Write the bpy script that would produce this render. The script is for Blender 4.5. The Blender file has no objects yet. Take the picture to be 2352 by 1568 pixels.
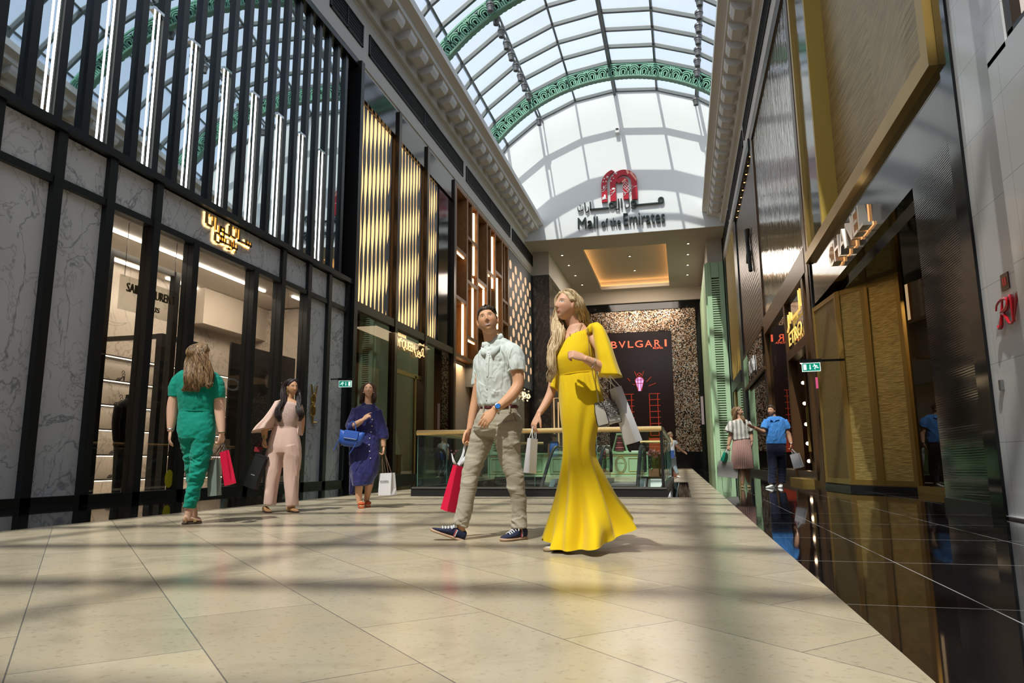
import bpy, bmesh, math, random
import numpy as np
from mathutils import Vector, Matrix, noise as mnoise
random.seed(7); rng = np.random.default_rng(7)
SC = bpy.context.scene
COL = SC.collection
pi = math.pi
# ------------------------------------------------------------------ camera
CAM_H, FPX = 0.58, 1620.0
PITCH, YAW, ROLL = math.radians(9.70), math.radians(13.4), math.radians(-0.4)
_fh = np.array([-math.sin(YAW), math.cos(YAW), 0.0]); _up = np.array([0, 0, 1.0])
_fwd = _fh*math.cos(PITCH) + _up*math.sin(PITCH)
_r0 = np.array([math.cos(YAW), math.sin(YAW), 0.0]); _u0 = np.cross(_r0, _fwd)
_rt = _r0*math.cos(ROLL) + _u0*math.sin(ROLL); _cu = _u0*math.cos(ROLL) - _r0*math.sin(ROLL)
CAMP = np.array([0, 0, CAM_H])
cam = bpy.data.cameras.new('camera'); cam_o = bpy.data.objects.new('camera', cam); COL.objects.link(cam_o)
cam.sensor_width = 36.0; cam.lens = FPX/2352*36.0; cam.clip_end = 500
cam_o.matrix_world = Matrix(((_rt[0], _cu[0], -_fwd[0], 0), (_rt[1], _cu[1], -_fwd[1], 0), (_rt[2], _cu[2], -_fwd[2], CAM_H), (0, 0, 0, 1)))
SC.camera = cam_o
# ------------------------------------------------------------------ sky, sun, exposure
w = bpy.data.worlds.new('sky'); SC.world = w; w.use_nodes = True
nt = w.node_tree; nt.nodes.clear()
wo = nt.nodes.new('ShaderNodeOutputWorld'); bg = nt.nodes.new('ShaderNodeBackground'); sk = nt.nodes.new('ShaderNodeTexSky')
sk.sky_type = 'NISHITA'; sk.sun_disc = False; sk.sun_elevation = math.radians(58); sk.sun_rotation = math.radians(188)
sk.air_density = 1.0; sk.dust_density = 2.5; sk.ozone_density = 1.2
hs = nt.nodes.new('ShaderNodeHueSaturation'); hs.inputs['Saturation'].default_value = .68; nt.links.new(sk.outputs[0], hs.inputs['Color']); nt.links.new(hs.outputs[0], bg.inputs[0]); nt.links.new(bg.outputs[0], wo.inputs[0]); bg.inputs[1].default_value = 0.27
sun = bpy.data.lights.new('sun', 'SUN'); sun.energy = 7.0; sun.angle = math.radians(0.6); sun.color = (1, 0.94, 0.85)
sun_o = bpy.data.objects.new('sun', sun); COL.objects.link(sun_o)
sun_o.rotation_euler = Vector((0.235, 1.0, -1.72)).to_track_quat('-Z', 'Y').to_euler()
SC.view_settings.view_transform = 'Standard'; SC.view_settings.look = 'None'
SC.view_settings.exposure = 0.0; SC.view_settings.gamma = 1.0; SC.view_settings.use_curve_mapping = False
SC.cycles.use_denoising = True
SC.cycles.max_bounces = 10; SC.cycles.transparent_max_bounces = 16; SC.cycles.sample_clamp_indirect = 6.0
SC.cycles.caustics_reflective = False; SC.cycles.caustics_refractive = False
def area(name, loc, size, power, color=(1, .85, .65), target=None, size_y=None):
    l = bpy.data.lights.new(name, 'AREA'); l.energy = power; l.color = color; l.size = size
    if size_y: l.shape = 'RECTANGLE'; l.size_y = size_y
    o = bpy.data.objects.new(name, l); COL.objects.link(o); o.location = loc
    d = Vector(target) - Vector(loc) if target else Vector((0, 0, -1))
    o.rotation_euler = d.to_track_quat('-Z', 'Y').to_euler()
    return o
# ------------------------------------------------------------------ pixel ray helper (only used to work out real positions)
def ray(x, y): return _fwd*FPX + _rt*(x-1176) - _cu*(y-784)
def on_ground(x, y, z=0.0):
    d = ray(x, y); return CAMP + d*((z-CAM_H)/d[2])
def at_x(x, y, X):
    d = ray(x, y); return CAMP + d*(X/d[0])
def at_y(x, y, Y):
    d = ray(x, y); return CAMP + d*(Y/d[1])
def at_d(x, y, D):                                   # point at horizontal distance D along the view heading
    d = ray(x, y); return CAMP + d*(D/(d @ _fh))
# ------------------------------------------------------------------ materials
_mats = {}
def ramp(nt, src, stops):
    r = nt.nodes.new('ShaderNodeValToRGB'); e = r.color_ramp.elements
    while len(e) < len(stops): e.new(0.5)
    for k, (p, c) in enumerate(stops):
        e[k].position = p; e[k].color = (*c, 1) if len(c) == 3 else c
    nt.links.new(src, r.inputs[0]); return r.outputs[0]
def M(name, col=(.5, .5, .5), rough=.5, metal=0., emit=None, es=0., spec=.5, trans=0., ior=1.45, coat=0., sheen=0., bump=None):
    if name in _mats: return _mats[name]
    m = bpy.data.materials.new(name); m.use_nodes = True; b = m.node_tree.nodes['Principled BSDF']
    b.inputs['Base Color'].default_value = (*col, 1); b.inputs['Roughness'].default_value = rough; b.inputs['Metallic'].default_value = metal
    b.inputs['Specular IOR Level'].default_value = spec; b.inputs['IOR'].default_value = ior
    b.inputs['Transmission Weight'].default_value = trans; b.inputs['Coat Weight'].default_value = coat; b.inputs['Coat Roughness'].default_value = .05
    b.inputs['Sheen Weight'].default_value = sheen
    if emit: b.inputs['Emission Color'].default_value = (*emit, 1); b.inputs['Emission Strength'].default_value = es
    if bump:                                         # (scale, strength, (sx,sy,sz))
        n = m.node_tree; t = n.nodes.new('ShaderNodeTexNoise'); t.inputs['Scale'].default_value = bump[0]; t.inputs['Detail'].default_value = 3
        tc = n.nodes.new('ShaderNodeTexCoord'); mp = n.nodes.new('ShaderNodeMapping'); mp.inputs['Scale'].default_value = bump[2]
        bu = n.nodes.new('ShaderNodeBump'); bu.inputs['Strength'].default_value = bump[1]; bu.inputs['Distance'].default_value = .01
        n.links.new(tc.outputs['Object'], mp.inputs[0]); n.links.new(mp.outputs[0], t.inputs[0]); n.links.new(t.outputs[0], bu.inputs['Height']); n.links.new(bu.outputs[0], b.inputs['Normal'])
    _mats[name] = m; return m
def nd(m): return m.node_tree, m.node_tree.nodes['Principled BSDF']
def N(nt, kind, **kw):
    n = nt.nodes.new('ShaderNode'+kind)
    for k, v in kw.items():
        if k in n.inputs: n.inputs[k].default_value = v
        else: setattr(n, k, v)
    return n
def geo_coord(nt, scale=(1, 1, 1), rot=(0, 0, 0)):
    g = N(nt, 'NewGeometry'); mp = N(nt, 'Mapping'); mp.inputs['Scale'].default_value = scale; mp.inputs['Rotation'].default_value = rot
    nt.links.new(g.outputs['Position'], mp.inputs[0]); return mp.outputs[0]
def mth(nt, op, a, b=None, c=None):
    n = nt.nodes.new('ShaderNodeMath'); n.operation = op
    for i, v in enumerate((a, b, c)):
        if v is None: continue
        if isinstance(v, (int, float)): n.inputs[i].default_value = v
        else: nt.links.new(v, n.inputs[i])
    return n.outputs[0]
def mixc(nt, fac, a, b):
    n = nt.nodes.new('ShaderNodeMix'); n.data_type = 'RGBA'
    for i, v in ((0, fac), (6, a), (7, b)):
        if isinstance(v, (int, float)): n.inputs[i].default_value = v
        elif isinstance(v, tuple): n.inputs[i].default_value = (*v, 1)
        else: nt.links.new(v, n.inputs[i])
    return n.outputs[2]
def marble(name, base, vein, scale=.6, rough=.15, dark=.0):
    m = M(name, base, rough); nt, b = nd(m); co = geo_coord(nt, (1, 1, .7), (.5, .3, .4))
    def veins(sc, width, seed):
        n1 = N(nt, 'TexNoise', Scale=sc, Detail=5.0, Roughness=.55, Distortion=1.1); n1.noise_dimensions = '4D'; n1.inputs['W'].default_value = seed
        nt.links.new(co, n1.inputs['Vector'])
        d = mth(nt, 'ABSOLUTE', mth(nt, 'SUBTRACT', n1.outputs[0], .5)); return mth(nt, 'SMOOTH_MIN', mth(nt, 'DIVIDE', d, width), 1.0, .1)
    v1 = veins(scale, .012, 1.0); v2 = veins(scale*2.2, .016, 5.0)
    msk = N(nt, 'TexNoise', Scale=.8*scale); nt.links.new(co, msk.inputs['Vector'])
    k = mth(nt, 'MULTIPLY', mth(nt, 'SUBTRACT', 1.0, v1), .8); k2 = mth(nt, 'MULTIPLY', mth(nt, 'SUBTRACT', 1.0, v2), msk.outputs[0])
    f = mth(nt, 'MAXIMUM', k, k2); cl = N(nt, 'TexNoise', Scale=scale*1.5, Detail=4.0); nt.links.new(co, cl.inputs['Vector'])
    basec = mixc(nt, mth(nt, 'MULTIPLY', cl.outputs[0], .35), base, vein)
    nt.links.new(mixc(nt, f, basec, vein), b.inputs['Base Color']); return m
# ------------------------------------------------------------------ mesh builder
def nrm(v):
    v = np.asarray(v, float); n = np.linalg.norm(v); return v/n if n > 1e-12 else v
def catmull(P, n):
    P = np.asarray(P, float); k = len(P)
    if k < 3: t = np.linspace(0, 1, n)[:, None]; return P[0]*(1-t)+P[-1]*t
    Q = np.vstack([2*P[0]-P[1], P, 2*P[-1]-P[-2]]); out = []
    for s in np.linspace(0, k-1, n):
        i = min(int(s), k-2); t = s-i; a, b, c, d = Q[i], Q[i+1], Q[i+2], Q[i+3]
        out.append(.5*((2*b)+(c-a)*t+(2*a-5*b+4*c-d)*t*t+(3*b-a-3*c+d)*t**3))
    return np.array(out)
class MB:
    def __init__(s): s.v = []; s.f = []
    def add(s, V, F):
        o = len(s.v); s.v.extend([tuple(map(float, p)) for p in V]); s.f.extend([tuple(i+o for i in q) for q in F]); return s
    def box(s, x0, x1, y0, y1, z0, z1):
        V = [(x0, y0, z0), (x1, y0, z0), (x1, y1, z0), (x0, y1, z0), (x0, y0, z1), (x1, y0, z1), (x1, y1, z1), (x0, y1, z1)]
        return s.add(V, [(0, 3, 2, 1), (4, 5, 6, 7), (0, 1, 5, 4), (1, 2, 6, 5), (2, 3, 7, 6), (3, 0, 4, 7)])
    def obox(s, c, ax, ay, az):                      # centre and three half-axis vectors
        c, ax, ay, az = map(lambda q: np.asarray(q, float), (c, ax, ay, az))
        V = [c+i*ax+j*ay+k*az for k in (-1, 1) for i, j in ((-1, -1), (1, -1), (1, 1), (-1, 1))]
        return s.add(V, [(0, 3, 2, 1), (4, 5, 6, 7), (0, 1, 5, 4), (1, 2, 6, 5), (2, 3, 7, 6), (3, 0, 4, 7)])
    def quad(s, *p): return s.add(p, [tuple(range(len(p)))])
    def prism(s, poly, ext):                         # closed polygon extruded along a vector
        n = len(poly); e = np.asarray(ext, float); P = [np.asarray(p, float) for p in poly]
        return s.add(P+[p+e for p in P], [tuple(range(n))[::-1], tuple(range(n, 2*n))]+[(i, (i+1) % n, n+(i+1) % n, n+i) for i in range(n)])
    def rings(s, R, cap=True, closed=True):
        R = np.asarray(R); k, n = R.shape[:2]; F = []
        for i in range(k-1):
            for j in range(n if closed else n-1):
                a = i*n+j; b = i*n+(j+1) % n; F.append((a, b, b+n, a+n))
        if cap and closed: F.append(tuple(range(n))[::-1]); F.append(tuple(range((k-1)*n, k*n)))
        return s.add(R.reshape(-1, 3), F)
    def tube(s, P, r, n=8, smooth=0, flat=1.0, ref=None, cap=True):
        P = np.asarray(P, float); rr = np.full(len(P), r, float) if np.isscalar(r) else np.asarray(r, float)
        if smooth: Q = catmull(np.c_[P, rr], smooth); P, rr = Q[:, :3], np.abs(Q[:, 3])
        T = np.gradient(P, axis=0); u = None; R = []
        for i in range(len(P)):
            t = nrm(T[i])
            if u is None:
                u = np.array(ref, float) if ref is not None else (np.array([1., 0, 0]) if abs(t[0]) < .8 else np.array([0, 1., 0]))
            u = nrm(u-t*(u@t)); v = np.cross(t, u); a = np.linspace(0, 2*pi, n, endpoint=False)
            R.append(P[i]+rr[i]*(np.cos(a)[:, None]*u+flat*np.sin(a)[:, None]*v))
        return s.rings(R, cap)
    def ell(s, c, a, b, d, n=16, k=10, ax=None):
        A = np.eye(3) if ax is None else np.asarray(ax, float); R = []
        for i in range(k+1):
            th = pi*(i+.02)/(k+.04); ph = np.linspace(0, 2*pi, n, endpoint=False)
            L = np.c_[a*np.sin(th)*np.cos(ph), b*np.sin(th)*np.sin(ph), np.full(n, -d*np.cos(th))]
            R.append(np.asarray(c)+L@A)
        return s.rings(R)
    def mesh(s, name='m'):
        m = bpy.data.meshes.new(name); m.from_pydata(s.v, [], s.f); m.update(); return m
    def done(s, name, mat, parent=None, smooth=False, bevel=0., label=None):
        m = s.mesh(name); return link(name, m, mat, parent, smooth, bevel, label)
def link(name, m, mat, parent=None, smooth=False, bevel=0., label=None):
    if mat is not None:
        for k in (mat if isinstance(mat, (list, tuple)) else [mat]): m.materials.append(k)
    if smooth: m.polygons.foreach_set('use_smooth', [True]*len(m.polygons)); m.update()
    o = bpy.data.objects.new(name, m); COL.objects.link(o)
    if parent is not None:
        o.parent = parent; o.matrix_parent_inverse = WM[parent.name].inverted() if parent.name in WM else Matrix()
    if bevel:
        b = o.modifiers.new('b', 'BEVEL'); b.width = bevel; b.segments = 2; b.limit_method = 'ANGLE'
    if label: o['label'] = label
    return o
WM = {}
def walls(name, mat, *boxes):
    for b_ in boxes: struct(MB().box(*b_).done(name, mat))
def thing(name, label, cat, loc=(0, 0, 0), group=None):
    o = bpy.data.objects.new(name, None); COL.objects.link(o); o.location = loc; o.empty_display_size = .1
    WM[o.name] = Matrix.Translation(Vector(loc)); o['label'] = label; o['category'] = cat
    if group: o['group'] = group
    return o
def tag(o, label, cat, group=None, kind=None):
    o['label'] = label; o['category'] = cat
    if group: o['group'] = group
    if kind: o['kind'] = kind
    return o
def struct(o, label=None):
    o['kind'] = 'structure'
    if label: o['label'] = label
    return o
def dup(root, loc, label=None, group=None):
    r = root.copy(); COL.objects.link(r); r.location = loc
    if label: r['label'] = label
    if group: r['group'] = group
    for ch in root.children:
        c = ch.copy(); COL.objects.link(c); c.parent = r; c.matrix_parent_inverse = ch.matrix_parent_inverse.copy()
        for g in ch.children:
            d = g.copy(); COL.objects.link(d); d.parent = c; d.matrix_parent_inverse = g.matrix_parent_inverse.copy()
    return r
def text_geo(s, size=1., extrude=.01, bevel=0., align='LEFT', sp=1.0, shear=0.):
    c = bpy.data.curves.new('t', 'FONT'); c.body = s; c.size = size; c.extrude = extrude; c.bevel_depth = bevel; c.align_x = align; c.space_character = sp; c.shear = shear
    c.resolution_u = 4; o = bpy.data.objects.new('t', c); COL.objects.link(o)
    m = bpy.data.meshes.new_from_object(o.evaluated_get(bpy.context.evaluated_depsgraph_get()))
    V = np.array([v.co[:] for v in m.vertices]); F = [tuple(p.vertices) for p in m.polygons]
    bpy.data.objects.remove(o); bpy.data.curves.remove(c); bpy.data.meshes.remove(m); return V, F
def put_text(mb, s, org, ux, uz, width=None, height=None, extrude=.02, sp=1.0, size=1.0, shear=0.):
    # lettering laid with its baseline start at org, reading along ux, upright along uz; scaled to width/height
    V, F = text_geo(s, size, extrude, sp=sp, shear=shear); x0, x1 = V[:, 0].min(), V[:, 0].max(); y0, y1 = V[:, 1].min(), V[:, 1].max()
    kx = width/(x1-x0) if width else 1.; ky = height/(y1-y0) if height else (kx if width else 1.)
    if not width: kx = ky
    ux = np.asarray(ux, float); uz = np.asarray(uz, float); nz = np.cross(ux, uz)
    W = np.asarray(org)+np.outer((V[:, 0]-x0)*kx, ux)+np.outer((V[:, 1]-(y0 if height else 0))*ky, uz)+np.outer(V[:, 2], nz)
    mb.add(W, F); return mb
# ================================================================== SHELL
XL, XR, YS, YB = -9.3, 3.08, 42.5, 58.0
VX, VZ, VR = -3.0, 13.6, 10.6
# --- materials of the shell
m_floor = M('cream_stone', (.62, .52, .38), .22, spec=.5); nt_, b_ = nd(m_floor)
co = geo_coord(nt_, (1, 1, 1), (0, 0, pi/4))
mp2 = N(nt_, 'Mapping'); mp2.inputs['Location'].default_value = (-.10, -.403+.516, 0); nt_.links.new(co, mp2.inputs[0])
br = N(nt_, 'TexBrick', Scale=1.0); br.offset = .5; br.inputs['Brick Width'].default_value = 1.06; br.inputs['Row Height'].default_value = .516
br.inputs['Mortar Size'].default_value = .0024; br.inputs['Mortar Smooth'].default_value = .1; br.inputs['Bias'].default_value = 0
br.inputs['Color1'].default_value = (.50, .435, .325, 1); br.inputs['Color2'].default_value = (.41, .355, .265, 1); br.inputs['Mortar'].default_value = (.15, .14, .13, 1)
nt_.links.new(mp2.outputs[0], br.inputs['Vector'])
n1 = N(nt_, 'TexNoise', Scale=2.2, Detail=8.0, Roughness=.62, Distortion=.8); nt_.links.new(geo_coord(nt_, (1, 1.15, 1), (0, 0, .9)), n1.inputs['Vector'])
n2 = N(nt_, 'TexNoise', Scale=38.0, Detail=4.0); nt_.links.new(co, n2.inputs['Vector'])
c1 = ramp(nt_, n1.outputs[0], [(.3, (.86, .83, .78)), (.5, (1, .98, .95)), (.62, (1.0, .95, .87)), (.75, (.92, .86, .77))])
c2 = ramp(nt_, n2.outputs[0], [(.32, (.70, .68, .64)), (.42, (1, 1, 1))])
def mul(nt, a, b, f=1.0):
    n = N(nt, 'Mix'); n.data_type = 'RGBA'; n.blend_type = 'MULTIPLY'; n.inputs[0].default_value = f
    nt.links.new(a, n.inputs[6]); nt.links.new(b, n.inputs[7]); return n.outputs[2]
nt_.links.new(mul(nt_, mul(nt_, br.outputs[0], c1), c2, .6), b_.inputs['Base Color'])
nt_.links.new(ramp(nt_, n1.outputs[0], [(.3, (.17,)*3), (.7, (.27,)*3)]), b_.inputs['Roughness'])
m_black = M('polished_black_stone', (.006, .006, .007), .035, spec=.6); nt_, b_ = nd(m_black)
def line_mask(nt, src, period, off, wd):
    f = mth(nt, 'FRACT', mth(nt, 'DIVIDE', mth(nt, 'SUBTRACT', src, off), period)); d = mth(nt, 'ABSOLUTE', mth(nt, 'SUBTRACT', f, .5))
    return mth(nt, 'GREATER_THAN', d, .5-wd/period/2)
g = N(nt_, 'NewGeometry'); sp = N(nt_, 'SeparateXYZ'); nt_.links.new(g.outputs['Position'], sp.inputs[0])
jm = mth(nt_, 'MAXIMUM', line_mask(nt_, sp.outputs[0], 1.06, 1.15, .007), line_mask(nt_, sp.outputs[1], 1.32, 3.25, .007))
nt_.links.new(mixc(nt_, jm, (.006, .006, .007), (.42, .42, .42)), b_.inputs['Base Color'])
m_white = M('white_plaster', (.66, .64, .62), .6); m_cream = M('cream_plaster', (.58, .54, .49), .6)
m_soffit = M('soffit_plaster', (.47, .42, .37), .7)
m_signwall = M('white_gable_plaster', (.66, .67, .67), .65, bump=(3., .08, (1, 1, 1)))
m_steel = M('grey_painted_steel', (.105, .115, .115), .45, .3)
m_green = M('verdigris_green_paint', (.15, .36, .25), .5); m_greend = M('dark_green_paint', (.06, .14, .085), .5)
m_dark = M('black_metal', (.012, .012, .013), .35); m_dark2 = M('dark_bronze_metal', (.05, .035, .022), .3, .6)
m_louv = M('black_louver', (.01, .01, .011), .5)
# --- floors
struct(MB().quad((-6.0, -4, 0), (.62, -4, 0), (.62, 11.95, 0), (-6.0, 11.95, 0)).add([(-6.0, 11.95, 0), (-4.75, 11.95, 0), (-4.75, 20.4, 0), (-6.0, 20.4, 0), (.10, 11.95, 0), (.62, 11.95, 0), (.62, 20.4, 0), (.10, 20.4, 0), (-6, 20.4, 0), (.62, 20.4, 0), (.62, 58, 0), (-6, 58, 0)], [(0, 1, 2, 3), (4, 5, 6, 7), (8, 9, 10, 11)]).done('floor', m_floor))
fb = MB(); fb.quad((.62, -4, 0), (3.5, -4, 0), (3.5, 58, 0), (.62, 58, 0)); fb.quad((3.5, 6, 0), (7.5, 6, 0), (7.5, 58, 0), (3.5, 58, 0)); struct(fb.done('floor_right', m_black))
fb = MB(); fb.quad((-9.6, -4, 0), (-6.0, -4, 0), (-6.0, 58, 0), (-9.6, 58, 0)); struct(fb.done('floor_left', m_black))
struct(MB().quad((-.15, 11.95, 0), (.10, 11.95, 0), (.10, 20.4, 0), (-.15, 20.4, 0)).done('trim_1', m_black))
# --- escalator void: sides and bottom
v = MB(); v.quad((-4.75, 11.95, 0), (-.15, 11.95, 0), (-.15, 11.95, -5), (-4.75, 11.95, -5)); v.quad((-4.75, 20.4, 0), (-.15, 20.4, 0), (-.15, 20.4, -5), (-4.75, 20.4, -5))
v.quad((-4.75, 11.95, 0), (-4.75, 20.4, 0), (-4.75, 20.4, -5), (-4.75, 11.95, -5)); v.quad((-.15, 11.95, 0), (-.15, 20.4, 0), (-.15, 20.4, -5), (-.15, 11.95, -5)); v.quad((-4.75, 11.95, -5), (-.15, 11.95, -5), (-.15, 20.4, -5), (-4.75, 20.4, -5))
struct(v.done('wall_void', M('void_grey', (.10, .11, .11), .4)))
# --- fascia, louvers, cornices (left and right)
def fascia(sgn, X, nm):
    p = lambda d: X + sgn*d                          # d = distance into the corridor
    prof = [(-.5, 12.85), (.0, 12.85), (.0, 12.95), (.04, 12.97), (.04, 14.62), (.16, 14.75), (.16, 14.95), (.05, 15.0), (.05, 15.2), (-.5, 15.2)]
    m = MB(); m.rings([[(p(d), y, z) for d, z in prof] for y in (-8, 45.)]); o = m.done('trim_fascia_'+nm, m_cream); struct(o)
    # cornice: stepped profile that grows into the corridor
    prof = [(-.4, 15.0), (.20, 15.0), (.25, 15.12), (.25, 15.9), (1.05, 16.0), (1.05, 16.25), (1.2, 16.3), (1.2, 16.42), (1.45, 16.5), (1.45, 16.75), (-.4, 16.75)]
    prof = [(.02, 14.72), (.24, 14.72), (.28, 14.85), (.28, 15.02), (.52, 15.12), (.98, 15.22), (.98, 15.42), (1.1, 15.46), (1.28, 15.5), (1.28, 15.78), (-.6, 16.0)]
    m = MB(); m.rings([[(p(d), y, z) for d, z in prof] for y in (-8, YS)]); o = m.done('trim_cornice_'+nm, m_white); struct(o)
    y = -7.4; a = MB().rings([[(p(d), 0+yy, z) for d, z in ((.26, 15.0), (.50, 14.82), (.80, 14.90), (.90, 15.05), (.93, 15.26), (.26, 15.2))] for yy in (0, .62)])
    first = None
    t = thing('cornice_bracket_row', 'row of carved white plaster blocks under the %s cornice' % nm, 'cornice')
    t['kind'] = 'structure'
    msh = a.mesh('bracket')
    while y < YS-.7:
        o = bpy.data.objects.new('bracket', msh if first else msh); COL.objects.link(o); o.location = (0, y, 0); o.parent = t
        if not first: msh.materials.append(m_white); first = o
        y += 1.12
    # louver grilles
    y = -3.0; msh = None
    segs = [(-3.0, 6.2), (6.7, 15.9), (16.6, 18.75), (19.2, 29.3), (29.8, 38.5), (39.0, 44.9)] if sgn > 0 else [(-3, 8), (8.6, 18.5), (19, 28.6), (29.2, 38.5), (39, 44.9)]
    for (a0, a1) in segs:
        t = MB(); t.box(min(p(.035), p(.055)), max(p(.035), p(.055)), a0, a1, 13.52, 14.22); g = MB()
        e = [p(.04), p(.07)]; e.sort(); e2 = [p(.02), p(.085)]; e2.sort()
        fr = MB()
        for zz in np.linspace(13.60, 14.14, 6): fr.box(e[0], e[1], a0+.08, a1-.08, zz-.012, zz+.012)
        fr.box(*e2, a0, a1, 13.50, 13.55); fr.box(*e2, a0, a1, 14.19, 14.24); fr.box(*e2, a0, a0+.07, 13.5, 14.24); fr.box(*e2, a1-.07, a1, 13.5, 14.24); fr.box(*e2, (a0+a1)/2-.03, (a0+a1)/2+.03, 13.5, 14.24)
        r = t.done('air_grille', M('grille_void', (.004, .004, .004), .8)); side = 'left' if sgn > 0 else 'right'
        tag(r, 'long black slotted air grille in the %s white fascia %s' % (side, 'above the mirrored fins' if a1 < 16 else 'beside the marble gable end' if a0 > 38.8 else 'spanning %d of the row' % (segs.index((a0, a1))+1)), 'grille', 'air grilles in the fascias')
        fr.done('slats', m_louv, r)
fascia(1, XL, 'left'); fascia(-1, XR, 'right')
for o in bpy.data.objects:
    if o.name.startswith('air_grille'): pass
# walls behind everything, so that no light leaks
walls('wall_left', m_soffit, (-9.9, -9.6, 44.9, 58.2, 0, 14.6), (-9.95, -9.65, -8, 45, 12.9, 15.9))
walls('wall_right', m_soffit, (7.5, 7.7, 8, 58, 0, 12.9), (3.45, 3.6, -8, 45, 12.9, 15.9), (3.1, 7.5, 45.0, 45.15, 0, 12.9), (2.99, 3.3, 45, 58.2, 0, 14.6))
s = MB(); s.quad((-14, -8, 0), (8, -8, 0), (8, -8, 16), (-14, -8, 16)); struct(s.done('wall_back', m_cream))
# --- sign wall (gable) with its arched top, and the soffit behind it
a = np.linspace(-math.radians(80), math.radians(80), 41)
poly = [(VX+VR*math.sin(t), YS, VZ+VR*math.cos(t)) for t in a]
poly = [(VX-VR, YS, 14.5)] + poly + [(VX+VR, YS, 14.5)]
struct(MB().prism(poly, (0, .35, 0)).done('wall_sign', m_signwall))
HX0, HX1, HY0, HY1 = -5.9, -.45, 45.2, 56.6
s = MB()
for (x0, x1, y0, y1) in ((-9.6, HX0, YS+.005, 57.6), (HX1, 3.3, YS+.005, 57.6), (HX0, HX1, YS+.005, HY0), (HX0, HX1, HY1, 57.6)): s.box(x0, x1, y0, y1, 14.485, 14.75)
struct(s.done('ceiling', m_soffit))
# cove recess with its hidden warm light
s = MB(); e = .55
s.box(HX0-e, HX1+e, HY0-e, HY1+e, 15.25, 15.35); struct(s.done('ceiling_recess', m_soffit))
s = MB(); s.box(HX0-e-.06, HX0-e, HY0-e, HY1+e, 14.75, 15.3); s.box(HX1+e, HX1+e+.06, HY0-e, HY1+e, 14.75, 15.3); s.box(HX0-e, HX1+e, HY0-e-.06, HY0-e, 14.75, 15.3); s.box(HX0-e, HX1+e, HY1+e, HY1+e+.06, 14.75, 15.3)
struct(s.done('trim_2', m_soffit))
m_cove = M('cove_light', (1, .6, .25), .5, emit=(1, .55, .18), es=9.)
t = thing('cove_light', 'warm concealed strip light around the ceiling recess', 'light', ((HX0+HX1)/2, (HY0+HY1)/2, 14.8))
for b_ in ((HX0-.5, HX0-.38, HY0-.5, HY1+.5), (HX1+.38, HX1+.5, HY0-.5, HY1+.5), (HX0-.5, HX1+.5, HY0-.5, HY0-.38), (HX0-.5, HX1+.5, HY1+.38, HY1+.5)):
    MB().box(*b_, 14.76, 14.82).done('light_strip', m_cove, t)
# ceiling downlights
m_dl = M('downlight_glow', (1, .9, .7), .4, emit=(1, .85, .6), es=6.)
proto = None
for (x, y) in [(-7.4, 46), (-7.35, 48.6), (-7.3, 51.5), (-7.2, 54.5), (.95, 45.5), (.95, 48.), (.95, 50.7), (.95, 53.5), (-3.2, 46.6), (-3.1, 50.), (-3., 54.)]:
    zz = 15.24 if HX0 < x < HX1 and y > HY0 else 14.485
    lab = 'small round recessed downlight in the brown soffit %s' % ('inside the lit recess' if zz > 15 else 'left of the lit recess' if x < -5 else 'right of the lit recess')
    if proto is None:
        proto = thing('downlight', lab, 'downlight', (x, y, zz), 'soffit downlights'); q = MB(); q.tube([(x, y, zz+.0), (x, y, zz-.03)], .11, 16); q.done('trim_ring', m_dark, proto)
        MB().tube([(x, y, zz-.02), (x, y, zz-.036)], .07, 14).done('lamp', m_dl, proto); px0 = (x, y, zz)
    else: dup(proto, (x, y, zz), lab)
# portal pilaster boxes beyond the fascia
s = MB(); s.box(-9.6, -8.15, 45.0, 58, 12.9, 14.5); s.box(2.05, 3.3, 45.0, 58, 12.9, 14.5); struct(s.done('trim_3', m_cream))
# far bulkhead
s = MB(); s.box(-9.6, 3.3, 57.5, 58.3, 13.45, 14.6); struct(s.done('trim_4', m_soffit))
# --- far wall: sequin shopfront frame and dark display
m_seq = M('sequin_mosaic', (.3, .2, .14), .3, .7); nt_, b_ = nd(m_seq)
co = geo_coord(nt_, (15, 15, 15)); vr = N(nt_, 'TexVoronoi', Scale=1.0); vr.distance = 'CHEBYCHEV'; vr.inputs['Randomness'].default_value = .25; nt_.links.new(co, vr.inputs['Vector'])
spc = N(nt_, 'SeparateColor'); nt_.links.new(vr.outputs['Color'], spc.inputs[0])
nz = N(nt_, 'TexNoise', Scale=.5, Detail=2.0); nt_.links.new(geo_coord(nt_), nz.inputs['Vector'])
k = mth(nt_, 'ADD', mth(nt_, 'MULTIPLY', spc.outputs[0], .8), mth(nt_, 'MULTIPLY', nz.outputs[0], .35))
nt_.links.new(ramp(nt_, k, [(.3, (.012, .01, .008)), (.45, (.10, .06, .04)), (.6, (.33, .19, .11)), (.78, (.55, .36, .24)), (.95, (.62, .66, .62))]), b_.inputs['Base Color'])
nm_ = N(nt_, 'Bump', Strength=.7, Distance=.05); nt_.links.new(spc.outputs[1], nm_.inputs['Height']); nt_.links.new(nm_.outputs[0], b_.inputs['Normal'])
struct(MB().box(-9.6, 3.3, YB, YB+.3, 0, 13.5).done('wall_far', m_dark))
t = thing('jewellery_shopfront', 'far black shopfront with sequin mosaic surround and red lettering', 'storefront', (-2.8, YB, 0))
s = MB(); s.box(-6.95, 1.48, YB-.12, YB, 11.05, 12.85); s.box(-6.95, -5.7, YB-.12, YB, 1.3, 11.05); s.box(-.48, 1.48, YB-.12, YB, 1.3, 11.05); s.done('sequin_surround', m_seq, t)
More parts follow.
